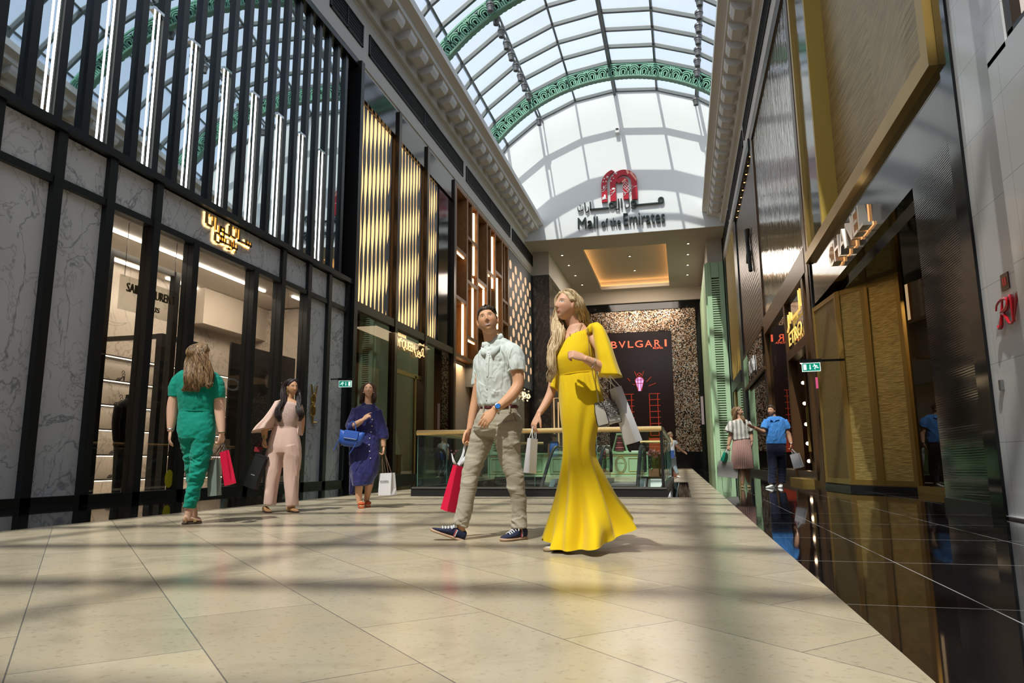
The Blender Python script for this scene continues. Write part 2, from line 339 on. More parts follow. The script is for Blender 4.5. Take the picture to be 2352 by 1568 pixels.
s = MB(); s.box(-7.6, 2.1, YB-.25, YB, 12.85, 13.45); s.box(-7.6, -6.95, YB-.25, YB, 0, 12.85); s.box(1.48, 2.1, YB-.25, YB, 0, 12.85); s.box(-6.95, -5.7, YB-.14, YB, 0, 1.3); s.box(-.48, 1.48, YB-.14, YB, 0, 1.3); s.done('frame', M('gloss_black', (.006, .006, .007), .08), t)
MB().box(-5.7, -.48, YB-.06, YB, 0, 11.05).done('display', M('dark_display', (.02, .008, .006), .2), t)
m_red = M('red_neon', (.9, .15, .08), .4, emit=(1, .13, .06), es=1.1); m_red2 = M('red_print', (.5, .05, .03), .4, emit=(1, .10, .05), es=.12)
def far(px, py): p = at_y(px, py, YB-.09); return p
q = MB()
for ch, px, wd in (('B', 1404, 13), ('V', 1421.5, 15), ('L', 1442.5, 12), ('G', 1459, 17), ('A', 1481.5, 16), ('R', 1503.5, 13), ('I', 1527, 4.2)):
    p = far(px, 800-(px-1404)*.04); put_text(q, ch, p, (1, 0, 0), (0, 0, 1), width=wd/1620*59, height=.56, extrude=.03)
p = far(1500, 801.5); put_text(q, 'ROMA', p, (1, 0, 0), (0, 0, 1), width=.80, height=.16, extrude=.03)
q.done('lettering', m_red, t)
# lantern and shutters picture on the display
q = MB(); c = far(1469, 880)
P = lambda dx, dz: (c[0]+dx, c[1], c[2]+dz)
lan = MB(); lan.prism([P(-.34, .28), P(.34, .28), P(.12, -.62), P(-.12, -.62)], (0, .03, 0)); lan.prism([P(-.34, .28), P(-.12, .5), P(.12, .5), P(.34, .28)], (0, .03, 0)); lan.done('lantern', M('violet_glow', (.6, .4, .9), .4, emit=(.62, .36, .95), es=.9), t)
for a_, b2 in (((-.13, .48), (-.13, -.6)), ((.13, .48), (.1, -.6)), ((-.34, .28), (.34, .28)), ((-.26, 0), (.26, 0)), ((-.35, .3), (-.12, .52)), ((.35, .3), (.12, .52)), ((-.12, .52), (.12, .52)), ((-.2, .55), (-.38, 1.0)), ((.2, .55), (.38, 1.0)), ((-.36, .28), (-.12, -.64)), ((.36, .28), (.12, -.64)), ((-.95, .45), (-.75, .2)), ((.55, .1), (.95, .5)), ((.7, -.25), (1.3, -.02)), ((-.55, -.05), (-.35, -.12)), ((0, .6), (-.18, .75)), ((-.18, .75), (0, .85)), ((0, .85), (.18, .75)), ((.18, .75), (0, .6))):
    q.tube([P(*a_), P(*b2)], .03, 5)
for (px0_, px1_) in ((1432, 1450), (1491, 1510)):
    x0, x1 = far(px0_, 900)[0], far(px1_, 900)[0]; zt, zb = far(1490, 904)[2], far(1490, 1000)[2]
    q.tube([(x0, c[1], zt), (x0, c[1], zb)], .035, 5); q.tube([(x1, c[1], zt), (x1, c[1], zb)], .035, 5)
    for zz in np.linspace(zt, zb, 8): q.tube([(x0, c[1], zz), (x1+.2, c[1], zz)], .03, 5)
q.done('shutter_drawing', m_red2, t)
MB().box(-2.6, -.9, YB-.1, YB-.05, 1.2, 2.4).done('glow_panel', M('dim_red_glow', (.3, .04, .02), .4, emit=(1, .10, .04), es=.25), t)
area('foyer_lamp', (-2.8, 51, 14.3), 6., 800, (1, .88, .76))
area('foyer_wash', (-2.8, 54, 13.9), 5., 170, (1, .82, .62), (-2.8, 58, 6))
# --- mall sign on the gable
SGY = YS-.10
def sg(px, py): return at_y(px, py, SGY)
t = thing('mall_sign', 'dark bilingual mall name lettering on the white gable under a red arch emblem', 'sign', (-3.1, YS, 15.5))
m_let = M('charcoal_letters', (.012, .022, .02), .35)
q = MB()
z0 = sg(1328, 526)[2]; put_text(q, 'Mall', (-5.78, SGY, z0), (1, 0, 0), (0, 0, 1), width=1.26, height=.72, extrude=.06)
put_text(q, 'of the', (-4.31, SGY, z0), (1, 0, 0), (0, 0, 1), width=1.2, height=.53, extrude=.06)
put_text(q, 'Emirates', (-2.93, SGY, z0-.02), (1, 0, 0), (0, 0, 1), width=2.52, height=.78, extrude=.06)
q.done('lettering', m_let, t)
AR = {'m_i': '\uFEE3', 'w_f': '\uFEEE', 'l': '\uFEDD', 'A': '\u0627', 'lA': '\uFEFB', 'A_f': '\uFE8E', 'r': '\u0631', 't': '\u062A'}
q = MB(); z1 = z0+1.17
def ar(q, s, x0, x1, z0_, h, Y=SGY, ex=.06): put_text(q, s, (x0, Y, z0_), (1, 0, 0), (0, 0, 1), width=x1-x0, height=h, extrude=ex)
ar(q, AR['t'], -5.78, -5.42, z1-.02, .42); ar(q, AR['A'], -5.34, -5.26, z1+.02, .50); ar(q, AR['r'], -5.24, -5.05, z1-.16, .40); q.box(-5.00, -4.92, SGY-.06, SGY+.06, z1+.0, z1+.55)
q.box(-5.0, -3.8, SGY-.06, SGY+.06, z1, z1+.085)
def ringlet(q, cx, cz, rx, rz, th=.085):
    n = 20; R = []
    for k in range(n):
        a_ = 2*pi*k/n; R.append([(cx+rr*math.cos(a_)*rx, SGY+yy, cz+rr*math.sin(a_)*rz) for rr, yy in ((1, -.06), (1-th/rx, -.06), (1-th/rx, .06), (1, .06))])
    R.append(R[0]); q.rings(R, cap=False)
ringlet(q, -3.62, z1+.21, .19, .21)
q.box(-3.42, -3.34, SGY-.06, SGY+.06, z1+.08, z1+.58); q.tube([(-3.39, SGY, z1-.02), (-3.36, SGY, z1-.09), (-3.25, SGY, z1-.09), (-3.19, SGY, z1)], .042, 6, 12); q.box(-3.24, -3.16, SGY-.06, SGY+.06, z1-.1, z1+.58); q.box(-3.06, -2.98, SGY-.06, SGY+.06, z1, z1+.58)
ar(q, AR['l'], -2.82, -2.52, z1-.10, .66); ringlet(q, -2.28, z1+.22, .17, .19); q.tube([(-2.12, SGY, z1+.2), (-2.14, SGY, z1-.04), (-2.3, SGY, z1-.1), (-2.44, SGY, z1-.07)], .045, 6, 10)
q.box(-2.2, -.75, SGY-.06, SGY+.06, z1+.03, z1+.115); ringlet(q, -.60, z1+.24, .19, .21)
q.done('arabic_lettering', m_let, t)
# red double arch emblem
m_logo = M('emblem_red', (.40, .006, .02), .3); m_lw = M('emblem_white', (.75, .70, .70), .5); m_lp = M('emblem_salmon', (.72, .30, .22), .45)
x0, x1, zb = -4.23, -2.01, sg(1383, 465)[2]; zt = sg(1424, 391)[2]; H_ = zt-zb; W_ = x1-x0
def arch(cx, ro, ri, zc, zb_, nseg=24, kx=1.0):
    out = []
    O = [(cx+ro, zb_)] + [(cx+ro*math.cos(a_), zc+ro*kx*math.sin(a_)) for a_ in np.linspace(0, pi, nseg)] + [(cx-ro, zb_)]
    I = [(cx+ri, zb_)] + [(cx+ri*math.cos(a_), zc+ri*kx*math.sin(a_)) for a_ in np.linspace(0, pi, nseg)] + [(cx-ri, zb_)]
    q = MB()
    for y in (0,):
        R = [[(o[0], SGY-.07, o[1]), (i[0], SGY-.07, i[1]), (i[0], SGY+.07, i[1]), (o[0], SGY+.07, o[1])] for o, i in zip(O, I)]
        q.rings(R)
    return q
q = MB(); zc = zb+H_*.55
ro_ = W_*.3775; A1 = arch(x0+W_*.6225, ro_, W_*.2175, zt-ro_, zb); q.add(A1.v, A1.f)
# left sliver of the second arch
O = [(x0+.0, zb)] + [(x0+W_*.44-W_*.44*math.cos(a_), zc+W_*.46*math.sin(a_)) for a_ in np.linspace(0, 1.25, 14)]
I = [(x0+W_*.155, zb)] + [(x0+W_*.155+W_*.33*(1-math.cos(a_)), zc+W_*.40*math.sin(a_)) for a_ in np.linspace(0, 1.25, 14)]
q.rings([[(o[0], SGY-.07, o[1]), (i[0], SGY-.07, i[1]), (i[0], SGY+.07, i[1]), (o[0], SGY+.07, o[1])] for o, i in zip(O, I)])
# inner M shape
F2 = lambda u, v: (x0+W_*u, SGY-.066, zb+H_*v)
q.prism([F2(.385, .40), F2(.385, .62)]+[F2(.575-.18*math.cos(a_), .60+.16*math.sin(a_)) for a_ in np.linspace(.1, pi-.05, 12)]+[F2(.755, .03), F2(.605, .03), F2(.605, .60), F2(.575, .625), F2(.50, .555), F2(.43, .625), F2(.405, .60), F2(.405, .40)], (0, .12, 0))
q.done('emblem', m_logo, t)
# white line drawings on the emblem
q = MB()
def ln(pts, r=.016): MB().tube([(x0+W_*a_, SGY-.085, zb+H_*b2) for a_, b2 in pts], r, 4).done('line_drawing', m_lw, t)
ln([(.0, .40), (.05, .40), (.14, .55)]); ln([(.0, .34), (.06, .34), (.15, .48)]); ln([(.0, .07), (.08, .09), (.15, .10)]); ln([(.25, .17), (.38, .32)]); ln([(.27, .28), (.33, .29), (.39, .36)])
for k in range(4): ln([(.59+.05*k, .46-.07*k+.02), (.69+.05*k, .60-.07*k+.02)], .013)
for k in range(4): ln([(.59+.033*k, .46+.045*k), (.75+.033*k, .25+.05*k)], .013)
ln([(.59, .32), (.68, .22), (.74, .24)]); ln([(.84, .46), (.92, .40), (.84, .33)]); ln([(.92, .40), (.99, .42)])
for a_, b2, rr in ((.18, .80, .085), (.09, .76, .05), (.43, .89, .06), (.33, .83, .04), (.06, .66, .04), (.14, .66, .05), (.28, .66, .05), (.35, .74, .04), (.07, .52, .03), (.27, .36, .03)):
    q = MB()
    for k in range(3):
        d = (math.cos(k*pi/3)*rr, math.sin(k*pi/3)*rr); c0 = (x0+W_*a_, zb+H_*b2); q.tube([(c0[0]-d[0], SGY-.085, c0[1]-d[1]), (c0[0]+d[0], SGY-.085, c0[1]+d[1])], .015, 4)
    q.done('snowflake', m_lw, t)
for a_, b2, wx, wz in ((.04, .12, .05, .10), (.09, .16, .07, .17), (.34, .40, .11, .07), (.065, .47, .045, .08)): MB().ell((x0+W_*a_, SGY-.08, zb+H_*b2), wx, .02, wz, 10, 6).done('figure_drawing', m_lw, t)
R = [];
for k in range(13):
    a_ = 2*pi*k/12; R.append((.63+.035*math.cos(a_), .19+.042*math.sin(a_)))
ln(R)
q = MB(); q.prism([(x0+W_*a_, SGY-.078, zb+H_*b2) for a_, b2 in ((.70, .99), (.76, .97), (.80, .87), (.74, .83))], (0, .01, 0)); q.prism([(x0+W_*a_, SGY-.078, zb+H_*b2) for a_, b2 in ((.80, .88), (.86, .92), (.99, .66), (.985, .58))], (0, .01, 0)); q.prism([(x0+W_*a_, SGY-.078, zb+H_*b2) for a_, b2 in ((.57, .60), (.66, .70), (.715, .67), (.60, .57))], (0, .01, 0)); q.done('searchlight', m_lp, t)
# small camera on the gable
t = thing('gable_camera', 'tiny white box camera on the white gable above the emblem', 'camera', tuple(sg(1418, 300)))
c = sg(1418, 300); MB().box(c[0]-.12, c[0]+.12, YS-.3, YS, c[2]-.2, c[2]+.1).done('housing', m_white, t); MB().box(c[0]-.09, c[0]+.09, YS-.33, YS-.3, c[2]-.02, c[2]+.06).done('lens', m_dark, t)
# ------------------------------------------------------------------ glass vault
m_glass = bpy.data.materials.new('vault_glass'); m_glass.use_nodes = True; nt_ = m_glass.node_tree; nt_.nodes.clear()
out = N(nt_, 'OutputMaterial'); tr = N(nt_, 'BsdfTransparent', Color=(.82, .885, .90, 1)); df = N(nt_, 'BsdfTranslucent', Color=(.85, .92, .95, 1)); gl = N(nt_, 'BsdfGlossy', Color=(.9, .95, 1, 1), Roughness=.08)
mx = N(nt_, 'MixShader', Fac=.22); mx2 = N(nt_, 'MixShader', Fac=.05); nt_.links.new(tr.outputs[0], mx.inputs[1]); nt_.links.new(df.outputs[0], mx.inputs[2]); nt_.links.new(mx.outputs[0], mx2.inputs[1]); nt_.links.new(gl.outputs[0], mx2.inputs[2]); nt_.links.new(mx2.outputs[0], out.inputs[0])
ANG = [math.radians(-1+14.3*k) for k in range(-6, 7)]
Yr = [YS-.02-1.66*k for k in range(0, 40)]
vp = lambda a_, r=VR, y=0.: (VX+r*math.sin(a_), y, VZ+r*math.cos(a_))
vt = thing('glass_vault', 'barrel vault of tinted glass panes on grey steel ribs', 'roof'); vt['kind'] = 'structure'
q = MB()
for a0, a1 in zip(ANG[:-1], ANG[1:]): q.quad(vp(a0, VR+.02, YS), vp(a1, VR+.02, YS), vp(a1, VR+.02, Yr[-1]), vp(a0, VR+.02, Yr[-1]))
q.done('glass_panes', m_glass, vt)
for k, y in enumerate(Yr):
    q = MB(); q.rings([[vp(a_, VR+.06, y-.08), vp(a_, VR+.06, y+.08), vp(a_, VR-.17, y+.08), vp(a_, VR-.17, y-.08)] for a_ in ANG], cap=True); q.done('rib', m_steel, vt)
for k, a_ in enumerate(ANG):
    d = .20 if k == 6 else .10; u = np.array([math.cos(a_), 0, -math.sin(a_)]); n_ = np.array([math.sin(a_), 0, math.cos(a_)])
    c = np.array(vp(a_)); q = MB(); hw = .09 if k == 6 else .055
    q.rings([[c+[0, y, 0]+u*hw+n_*.06, c+[0, y, 0]-u*hw+n_*.06, c+[0, y, 0]-u*hw-n_*d, c+[0, y, 0]+u*hw-n_*d] for y in (YS, Yr[-1])]); q.done('purlin', m_steel, vt)
# maintenance rail hung under the ridge
q = MB(); q.box(VX-.30, VX-.14, -8, YS, VZ+VR-.42, VZ+VR-.30); q.done('ridge_rail', m_steel, vt)
# --- green ornamental arches (a panel repeated around the arc)
def green_arch(Y, lab):
    t = thing('ornamental_arch', lab, 'arch', (VX, Y, VZ+9.8), 'green ornamental arches')
    RO, RI = 10.36, 9.50
    q = MB(); A = np.linspace(-math.radians(74), math.radians(74), 141)
    def band(q, r0, r1, y0, y1, aa=A): q.rings([[vp(x, r0, y0), vp(x, r1, y0), vp(x, r1, y1), vp(x, r0, y1)] for x in aa])
    band(q, RO-.07, RO+.02, Y-.04, Y+.05); band(q, RI, RI+.10, Y-.04, Y+.05)
    da = math.radians(7.2); n = int(math.radians(148)/da)
    for k in range(n):
        a0 = -math.radians(74)+da*(k+.5); hw = da*9.95/2; pr = lambda lx, lz: vp(a0+lx/9.95, lz, 0)
        def arcp(cx, rad, zc, t0, t1, m_=7): return [(cx+rad*math.cos(x), zc+rad*math.sin(x)) for x in np.linspace(t0, t1, m_)]
        strokes = []
        for cx in (-hw/2, hw/2):
            strokes.append((arcp(cx, .315, RI+.40, -.15, pi+.15, 12), .032)); strokes.append((arcp(cx, .20, RI+.40, 0, pi, 9), .03))
            for e in (-1, 1): strokes.append(([(cx+e*.20, RI+.42), (cx+e*.20, RI+.08)], .042)); strokes.append(([(cx+e*.085, RI+.30), (cx+e*.085, RI+.08)], .032))
            strokes.append((arcp(cx, .105, RI+.36, -.6, pi+.6, 8), .028)); strokes.append(([(cx-.12, RI+.12), (cx+.12, RI+.12)], .03))
        strokes.append(([(-hw, RI+.1), (-hw, RO-.02)], .03)); strokes.append(([(0, RI+.05), (0, RI+.55)], .035)); strokes.append(([(-hw, RO-.3), (-hw+.14, RO-.05)], .035)); strokes.append(([(hw, RO-.3), (hw-.14, RO-.05)], .035))
        for e in (-1, 1): strokes.append(([(e*(hw-.09), RI+.1), (e*(hw-.09), RI+.36)], .03))
        for pts, wd in strokes:
            pts = np.array(pts); tg = np.gradient(pts, axis=0); tg /= np.linalg.norm(tg, axis=1)[:, None]; no = np.c_[-tg[:, 1], tg[:, 0]]*wd
            R = []
            for p, o_ in zip(pts, no):
                a1, a2 = pr(*(p+o_)), pr(*(p-o_)); R.append([(a1[0], Y-.03, a1[2]), (a2[0], Y-.03, a2[2]), (a2[0], Y+.04, a2[2]), (a1[0], Y+.04, a1[2])])
            q.rings(R)
    q.done('fretwork', m_green, t)
    q = MB(); band(q, RI+.08, RO-.03, Y+.13, Y+.15); q.done('backing', M('arch_shadow_panel', (.012, .02, .016), .7), t)  # near-black sheet puts shade behind the fretwork openings
    q = MB(); A2 = np.linspace(-math.radians(74), math.radians(74), 561); R = []
    for i, x in enumerate(A2):
        s_ = .05*abs(math.sin(i*pi/6)); R.append([vp(x, RI-.02, Y-.06), vp(x, RI+.05, Y-.06), vp(x, RI+.05, Y+.24+s_), vp(x, RI-.02, Y+.24+s_)])
    q.rings(R); q.done('scalloped_soffit', m_greend, t)
    return t
for Y, lab in ((39.15, 'green fretwork arch nearest the white gable'), (29.75, 'green fretwork arch at the top left of the view'), (20.35, 'green fretwork arch seen mirrored in the fin facade'), (10.95, 'green fretwork arch over the near end of the hall')): green_arch(Y, lab)
# --- spotlights hung in two rows
m_can = M('grey_lamp_can', (.16, .16, .16), .4, .4); m_cand = M('lamp_throat', (.01, .01, .01), .6)
def spot():
    t = thing('spotlight', 'grey can spotlight', 'spotlight', (0, 0, 0), 'can spotlights along the vault rails')
    MB().tube([(0, 0, .48), (0, 0, .16)], .035, 8).done('stem', m_can, t)
    q = MB(); q.tube([(0, 0, .16), (0, 0, .15), (0, 0, .05), (0, 0, .045), (0, 0, -.06), (0, 0, -.07), (0, 0, -.26)], [.10, .20, .21, .175, .175, .16, .15], 16); q.done('can', m_can, t, smooth=False)
    q = MB(); q.tube([(0, 0, -.255), (0, 0, -.265)], .125, 14); q.done('throat', m_cand, t)
    return t
sp0 = spot(); first = True
ys = list(np.arange(29.35, 38.6, 1.07)) + [41.2]
for row, X, Z in (('left', -7.93, 21.95), ('right', 1.74, 22.05)):
    for k, y in enumerate(ys if row == 'left' else [v_-.45*0 for v_ in ys]):
        lab = 'grey can spotlight, ' + ('last of the %s row, by the white gable' % row if k == len(ys)-1 else 'number %d from the near end of the %s vault row' % (k+1, row))
        if first: sp0.location = (X, y, Z); sp0['label'] = lab; first = False
        else: dup(sp0, (X, y, Z), lab)
for y in (10.5, 12.6, 14.7, 16.8, 19., 21.1, 23.3):
    dup(sp0, (1.74, y, 22.05), 'grey can spotlight mirrored in the left fin facade'); 
for X in (-7.93, 1.74):
    MB().box(X-.04, X+.04, 8, YS, 22.45, 22.55).done('lamp_rail', m_can, vt)
# ================================================================== LEFT SIDE
walls('ceiling_edge', m_white, (-14.4, -9.95, -8, 45, 15.9, 16.1), (3.6, 8.0, -8, 45, 15.9, 16.1)); walls('wall_outer', m_white, (-14.4, -14.2, -8, 45, -.1, 15.9), (7.7, 8.0, -8, 45, 0, 15.9))  # unseen closing strips and walls, added to keep outside light from leaking in
m_marb = marble('white_veined_marble', (.76, .765, .77), (.22, .23, .25), .9, .18)
m_marbd = marble('dark_veined_marble', (.045, .038, .032), (.22, .19, .16), .8, .12)
m_marbw = marble('warm_veined_marble', (.66, .58, .50), (.30, .26, .23), .7, .25)
m_pane = bpy.data.materials.new('shop_glass'); m_pane.use_nodes = True; nt_ = m_pane.node_tree; nt_.nodes.clear()
out = N(nt_, 'OutputMaterial'); tr = N(nt_, 'BsdfTransparent', Color=(.80, .80, .78, 1)); gl = N(nt_, 'BsdfGlossy', Color=(.9, .92, .95, 1), Roughness=.0); fr = N(nt_, 'LayerWeight', Blend=.5)
mx = N(nt_, 'MixShader'); nt_.links.new(mth(nt_, 'MULTIPLY_ADD', mth(nt_, 'POWER', fr.outputs[1], 4.0), .75, .06), mx.inputs[0]); nt_.links.new(tr.outputs[0], mx.inputs[1]); nt_.links.new(gl.outputs[0], mx.inputs[2]); nt_.links.new(mx.outputs[0], out.inputs[0])
m_tint = bpy.data.materials.new('smoked_glass'); m_tint.use_nodes = True; nt_ = m_tint.node_tree; nt_.nodes.clear()
out = N(nt_, 'OutputMaterial'); tr = N(nt_, 'BsdfTransparent', Color=(.42, .36, .28, 1)); gl = N(nt_, 'BsdfGlossy', Color=(.85, .85, .85, 1), Roughness=.0); fr = N(nt_, 'LayerWeight', Blend=.5)
mx = N(nt_, 'MixShader'); nt_.links.new(mth(nt_, 'MULTIPLY_ADD', mth(nt_, 'POWER', fr.outputs[1], 4.0), .65, .07), mx.inputs[0]); nt_.links.new(tr.outputs[0], mx.inputs[1]); nt_.links.new(gl.outputs[0], mx.inputs[2]); nt_.links.new(mx.outputs[0], out.inputs[0])
m_mirror = M('mirror_glass', (.60, .68, .72), .015, 1.0); nt_, b_ = nd(m_mirror)
m_strip = M('white_light_strip', (1, 1, 1), .4, emit=(1, .93, .82), es=7.)
m_warmstrip = M('warm_light_strip', (1, .8, .5), .4, emit=(1, .62, .26), es=5.)
m_gold = M('polished_gold', (.72, .48, .16), .2, 1.0); m_halo = M('halo_light', (1, .8, .5), .4, emit=(1, .70, .36), es=1.5)
m_slat = M('fin_charcoal', (.013, .016, .018), .30)
# --- upper mirrored fin facade
t = thing('mirrored_fin_facade', 'tall black fins with mirror panes and upright light strips above the marble shop', 'facade', (XL, 10, 5.8))
U0, U1 = -4.0, 18.3
k = 0
for y in np.arange(8.35-.525*24, U1-.6, 1.05):              # mirror panes, each one pane between fins
    MB().quad((XL+.01, y, 5.85), (XL-.045, y+.525, 5.85), (XL-.045, y+.525, 12.8), (XL+.01, y, 12.8)).done('mirror_pane', m_mirror, t)
    MB().quad((XL+.01, y+.525, 5.85), (XL-.045, y+1.05, 5.85), (XL-.045, y+1.05, 12.8), (XL+.01, y+.525, 12.8)).done('mirror_pane', m_mirror, t)
fin0 = None
Yf = [8.35+.525*i for i in range(-23, 19)]
for y in Yf:
    MB().box(XL-.10, XL+.035, y-.075, y+.075, 5.85, 12.82).done('fin', m_slat, t)
ystrip = [8.17-1.05*5+1.05*i for i in range(0, 15)]
for y in ystrip:
    if y > 17.3: continue
    MB().box(XL+.012, XL+.034, y-.014, y+.014, 5.87, 9.0).done('light_strip', m_strip, t)
    MB().box(XL-.02, XL+.05, y-.17, y+.10, 9.0, 9.06).done('strip_bracket', M('chrome', (.6, .6, .6), .12, 1.), t)
q = MB(); q.box(XL-.1, XL+.17, U0, 18.38, 5.725, 5.86); q.done('sill', m_slat, t)
q = MB(); q.box(XL-.1, XL+.12, U0, 18.38, 12.68, 12.84); q.done('head_rail', m_slat, t)
walls('wall_post', m_dark, (XL-.2, XL+.22, 18.40, 18.62, 0, 12.84))
# --- marble shopfront
t = thing('marble_shopfront', 'black framed shopfront of white veined marble and tall glass panes', 'storefront', (XL, 12, 0))
PY = [4.2, 5.25, 6.3, 7.35, 8.42, 9.45, 10.55, 11.65, 13.7, 14.82, 16.05, 17.15, 18.25]
hw = .085
for y in PY:
    full = y not in (13.7, 11.65)
    MB().box(XL-.12, XL+.12, y-hw, y+hw, .0, 5.72 if full else 4.9).done('mullion', m_slat, t)
q = MB(); q.box(XL-.1, XL+.10, -4, 18.3, 4.86, 4.98); q.done('transom', m_slat, t)
q = MB(); q.box(XL-.1, XL+.12, -4, 18.3, .0, .12); q.done('plinth', m_dark, t)
for a0, a1 in zip(PY[:-1], PY[1:]):
    if a1 < 9.5 or a0 > 16: MB().box(XL-.08, XL+.02, a0+hw, a1-hw, .12, 4.86).done('marble_panel', m_marb, t)
    else: MB().box(XL-.012, XL, a0+hw, a1-hw, .12, 4.86).done('glass_pane', m_pane, t)
for a0, a1 in [(a, b) for a, b in zip([-4.]+PY[:7], PY[:7])]+[(10.55, 14.82), (14.82, 16.05), (16.05, 17.15), (17.15, 18.25)]:
    MB().box(XL-.08, XL+.03, a0+hw, a1-hw, 4.98, 5.70).done('marble_panel', m_marb, t)
MB().box(XL-.08, XL+.02, -4, 4.2-hw, .12, 4.86).done('marble_panel', m_marb, t)
# yellow stickers
m_yel = M('yellow_sticker', (.62, .55, .02), .5)
o = MB().tube([(XL+.004, 11.48, .32), (XL+.006, 11.48, .32)], .11, 18, ref=(0, 1, 0), flat=1.5).done('glass_sticker', m_yel); tag(o, 'round yellow sticker low on the glass by the second open pane', 'sticker')
o = MB().box(XL+.021, XL+.024, 17.0-.0, 17.06, 1.02, 1.22).done('wall_plate', M('brass_plate', (.45, .38, .05), .4, .4)); o.location = (0, .22, 0); tag(o, 'small yellow plate on the last narrow marble panel', 'plate')
# --- Arabic shop name with halo light
t = thing('shop_name_sign', 'gold halo lit Arabic lettering on the marble band', 'sign', (XL+.1, 12.5, 5.3))
def ary(q, h, s, y0, y1, z0, hh, X=XL+.11):
    put_text(q, s, (X, y0, z0), (0, 1, 0), (0, 0, 1), width=y1-y0, height=hh, extrude=.03)
    put_text(h, s, (X-.055, y0-.012, z0-.012), (0, 1, 0), (0, 0, 1), width=y1-y0+.024, height=hh+.024, extrude=.006)
q = MB(); h = MB()
T_ = [lambda y, z: (11.90+(y-11.9)*.76, 5.375+(z-5.2)*.60)]
def bars(q, h, segs, oy, oz, wd=.040):
    for (a, b) in segs:
        p0 = np.array(T_[0](oy+a[0], oz+a[1])); p1 = np.array(T_[0](oy+b[0], oz+b[1])); lo = np.minimum(p0, p1)-wd/2; hi = np.maximum(p0, p1)+wd/2
        if a[0] == b[0] or a[1] == b[1]:
            q.box(XL+.08, XL+.12, lo[0], hi[0], lo[1], hi[1]); h.box(XL+.045, XL+.055, lo[0]-.02, hi[0]+.006, lo[1]-.018, hi[1]+.006)
        else: q.tube([(XL+.1, *p0), (XL+.1, *p1)], wd/2, 5)
def noon(oy, oz): bars(q, h, [((0, .08), (0, .42)), ((.05, .02), (.2, .02)), ((.26, .08), (.26, .40)), ((0, .08), (.05, .02)), ((.2, .02), (.26, .08)), ((.13, .36), (.13, .38))], oy, oz)
noon(11.9, 5.20); bars(q, h, [((0, 0), (0, .42))], 12.29, 5.2)
bars(q, h, [((0, .0), (.09, .0)), ((.11, .02), (.11, .26))], 12.33, 5.08)
bars(q, h, [((0, .12), (0, .26)), ((0, .26), (.13, .26)), ((.13, -.06), (.13, .26)), ((0, .12), (.13, .12)), ((-.02, -.06), (.13, -.06))], 12.5, 5.1)
bars(q, h, [((.0, .0), (.23, 0)), ((.23, 0), (.23, .34))], 12.66, 5.2)
noon(12.95, 5.20); bars(q, h, [((0, .0), (0, .42)), ((0, 0), (.58, 0)), ((.36, 0), (.36, .14)), ((.47, 0), (.47, .12)), ((.58, 0), (.58, .12))], 13.33, 5.2)
T_[0] = lambda y, z: (12.20+(y-12.35)*1.0, 5.10+(z-5.0)*.58)
bars(q, h, [((0, .08), (0, .34)), ((.05, .03), (.12, .03)), ((.18, .08), (.18, .32)), ((0, .08), (.05, .03)), ((.12, .03), (.18, .08)), ((.18, .12), (.50, .12)), ((.25, .12), (.25, .26)), ((.33, .12), (.33, .26)), ((.5, .12), (.5, .30)), ((.42, -.02), (.48, -.02)), ((.56, .02), (.56, .26)), ((.63, .10), (.63, .36)), ((.63, .1), (.73, .1)), ((.73, .1), (.73, .24)), ((.68, -.02), (.70, -.02))], 12.35, 5.0, .034)
q.done('lettering', m_gold, t); h.done('halo', m_halo, t)
# --- stacked YSL monogram on the marble panel
t = thing('monogram', 'gold stacked letter monogram on the narrow marble panel', 'monogram', (XL+.05, 16.6, 2.1))
q = MB(); X = XL+.06; cy = 16.55
for a_, b2 in (((-.13, 2.60), (.0, 2.22)), ((.17, 2.58), (-.02, 2.0)), ((.02, 1.98), (-.0, 1.62)), ((-.0, 1.62), (.2, 1.63))): q.tube([(X, cy+a_[0], a_[1]), (X, cy+b2[0], b2[1])], .026, 6)
q.tube([(X, cy+.10*math.sin(a_), 2.22+.10*math.cos(a_)*1.2) for a_ in np.linspace(.8, 5.6, 14)], .022, 6)
q.tube([(X, cy+x, z) for x, z in ((.12, 2.30), (.02, 2.36), (-.09, 2.28), (-.06, 2.16), (.06, 2.06), (.11, 1.94), (.06, 1.80), (-.05, 1.78), (-.1, 1.86))], .024, 6, 24)
q.tube([(X, cy+.1*math.sin(a_)-.02, 1.92+.16*math.cos(a_)) for a_ in np.linspace(0, 2*pi, 16)], .018, 6)
q.done('letters', m_gold, t)
# --- shop interior
BX = -12.2
m_int = M('warm_interior_plaster', (.56, .49, .42), .5)
s = MB(); s.box(BX-.2, BX, 4, 18.4, 0, 5.2); s.done('wall_shop', m_marbw)['kind'] = 'structure'
struct(MB().box(BX, XL-.13, 4, 18.4, 5.03, 5.2).done('ceiling_shop', m_int)); struct(MB().box(BX, XL-.1, 9.1, 9.3, 0, 5.1).add([], []).done('wall_shop_side', m_marbw)); struct(MB().box(BX, XL-.14, 18.0, 18.4, 0, 5.0).done('wall_shop_end', m_marbw))
struct(MB().box(BX, XL-.1, 9, 18.4, -.02, .03).done('floor_shop', M('shop_floor', (.30, .27, .24), .08)))
struct(MB().box(BX, BX+.55, 15.2, 18.2, 4.1, 5.02).done('trim_5', m_int))
t = thing('shop_light', 'long white strip lights across the shop ceiling', 'light', (-11, 13, 5.0))
for X, a0, a1 in ((-10.4, 10.2, 15.9), (-11.9, 11.4, 13.6), (-11.9, 14.1, 17.4), (-10.0, 16.6, 17.9)): MB().box(X-.035, X+.035, a0, a1, 4.98, 5.02).done('light_strip', m_strip, t)
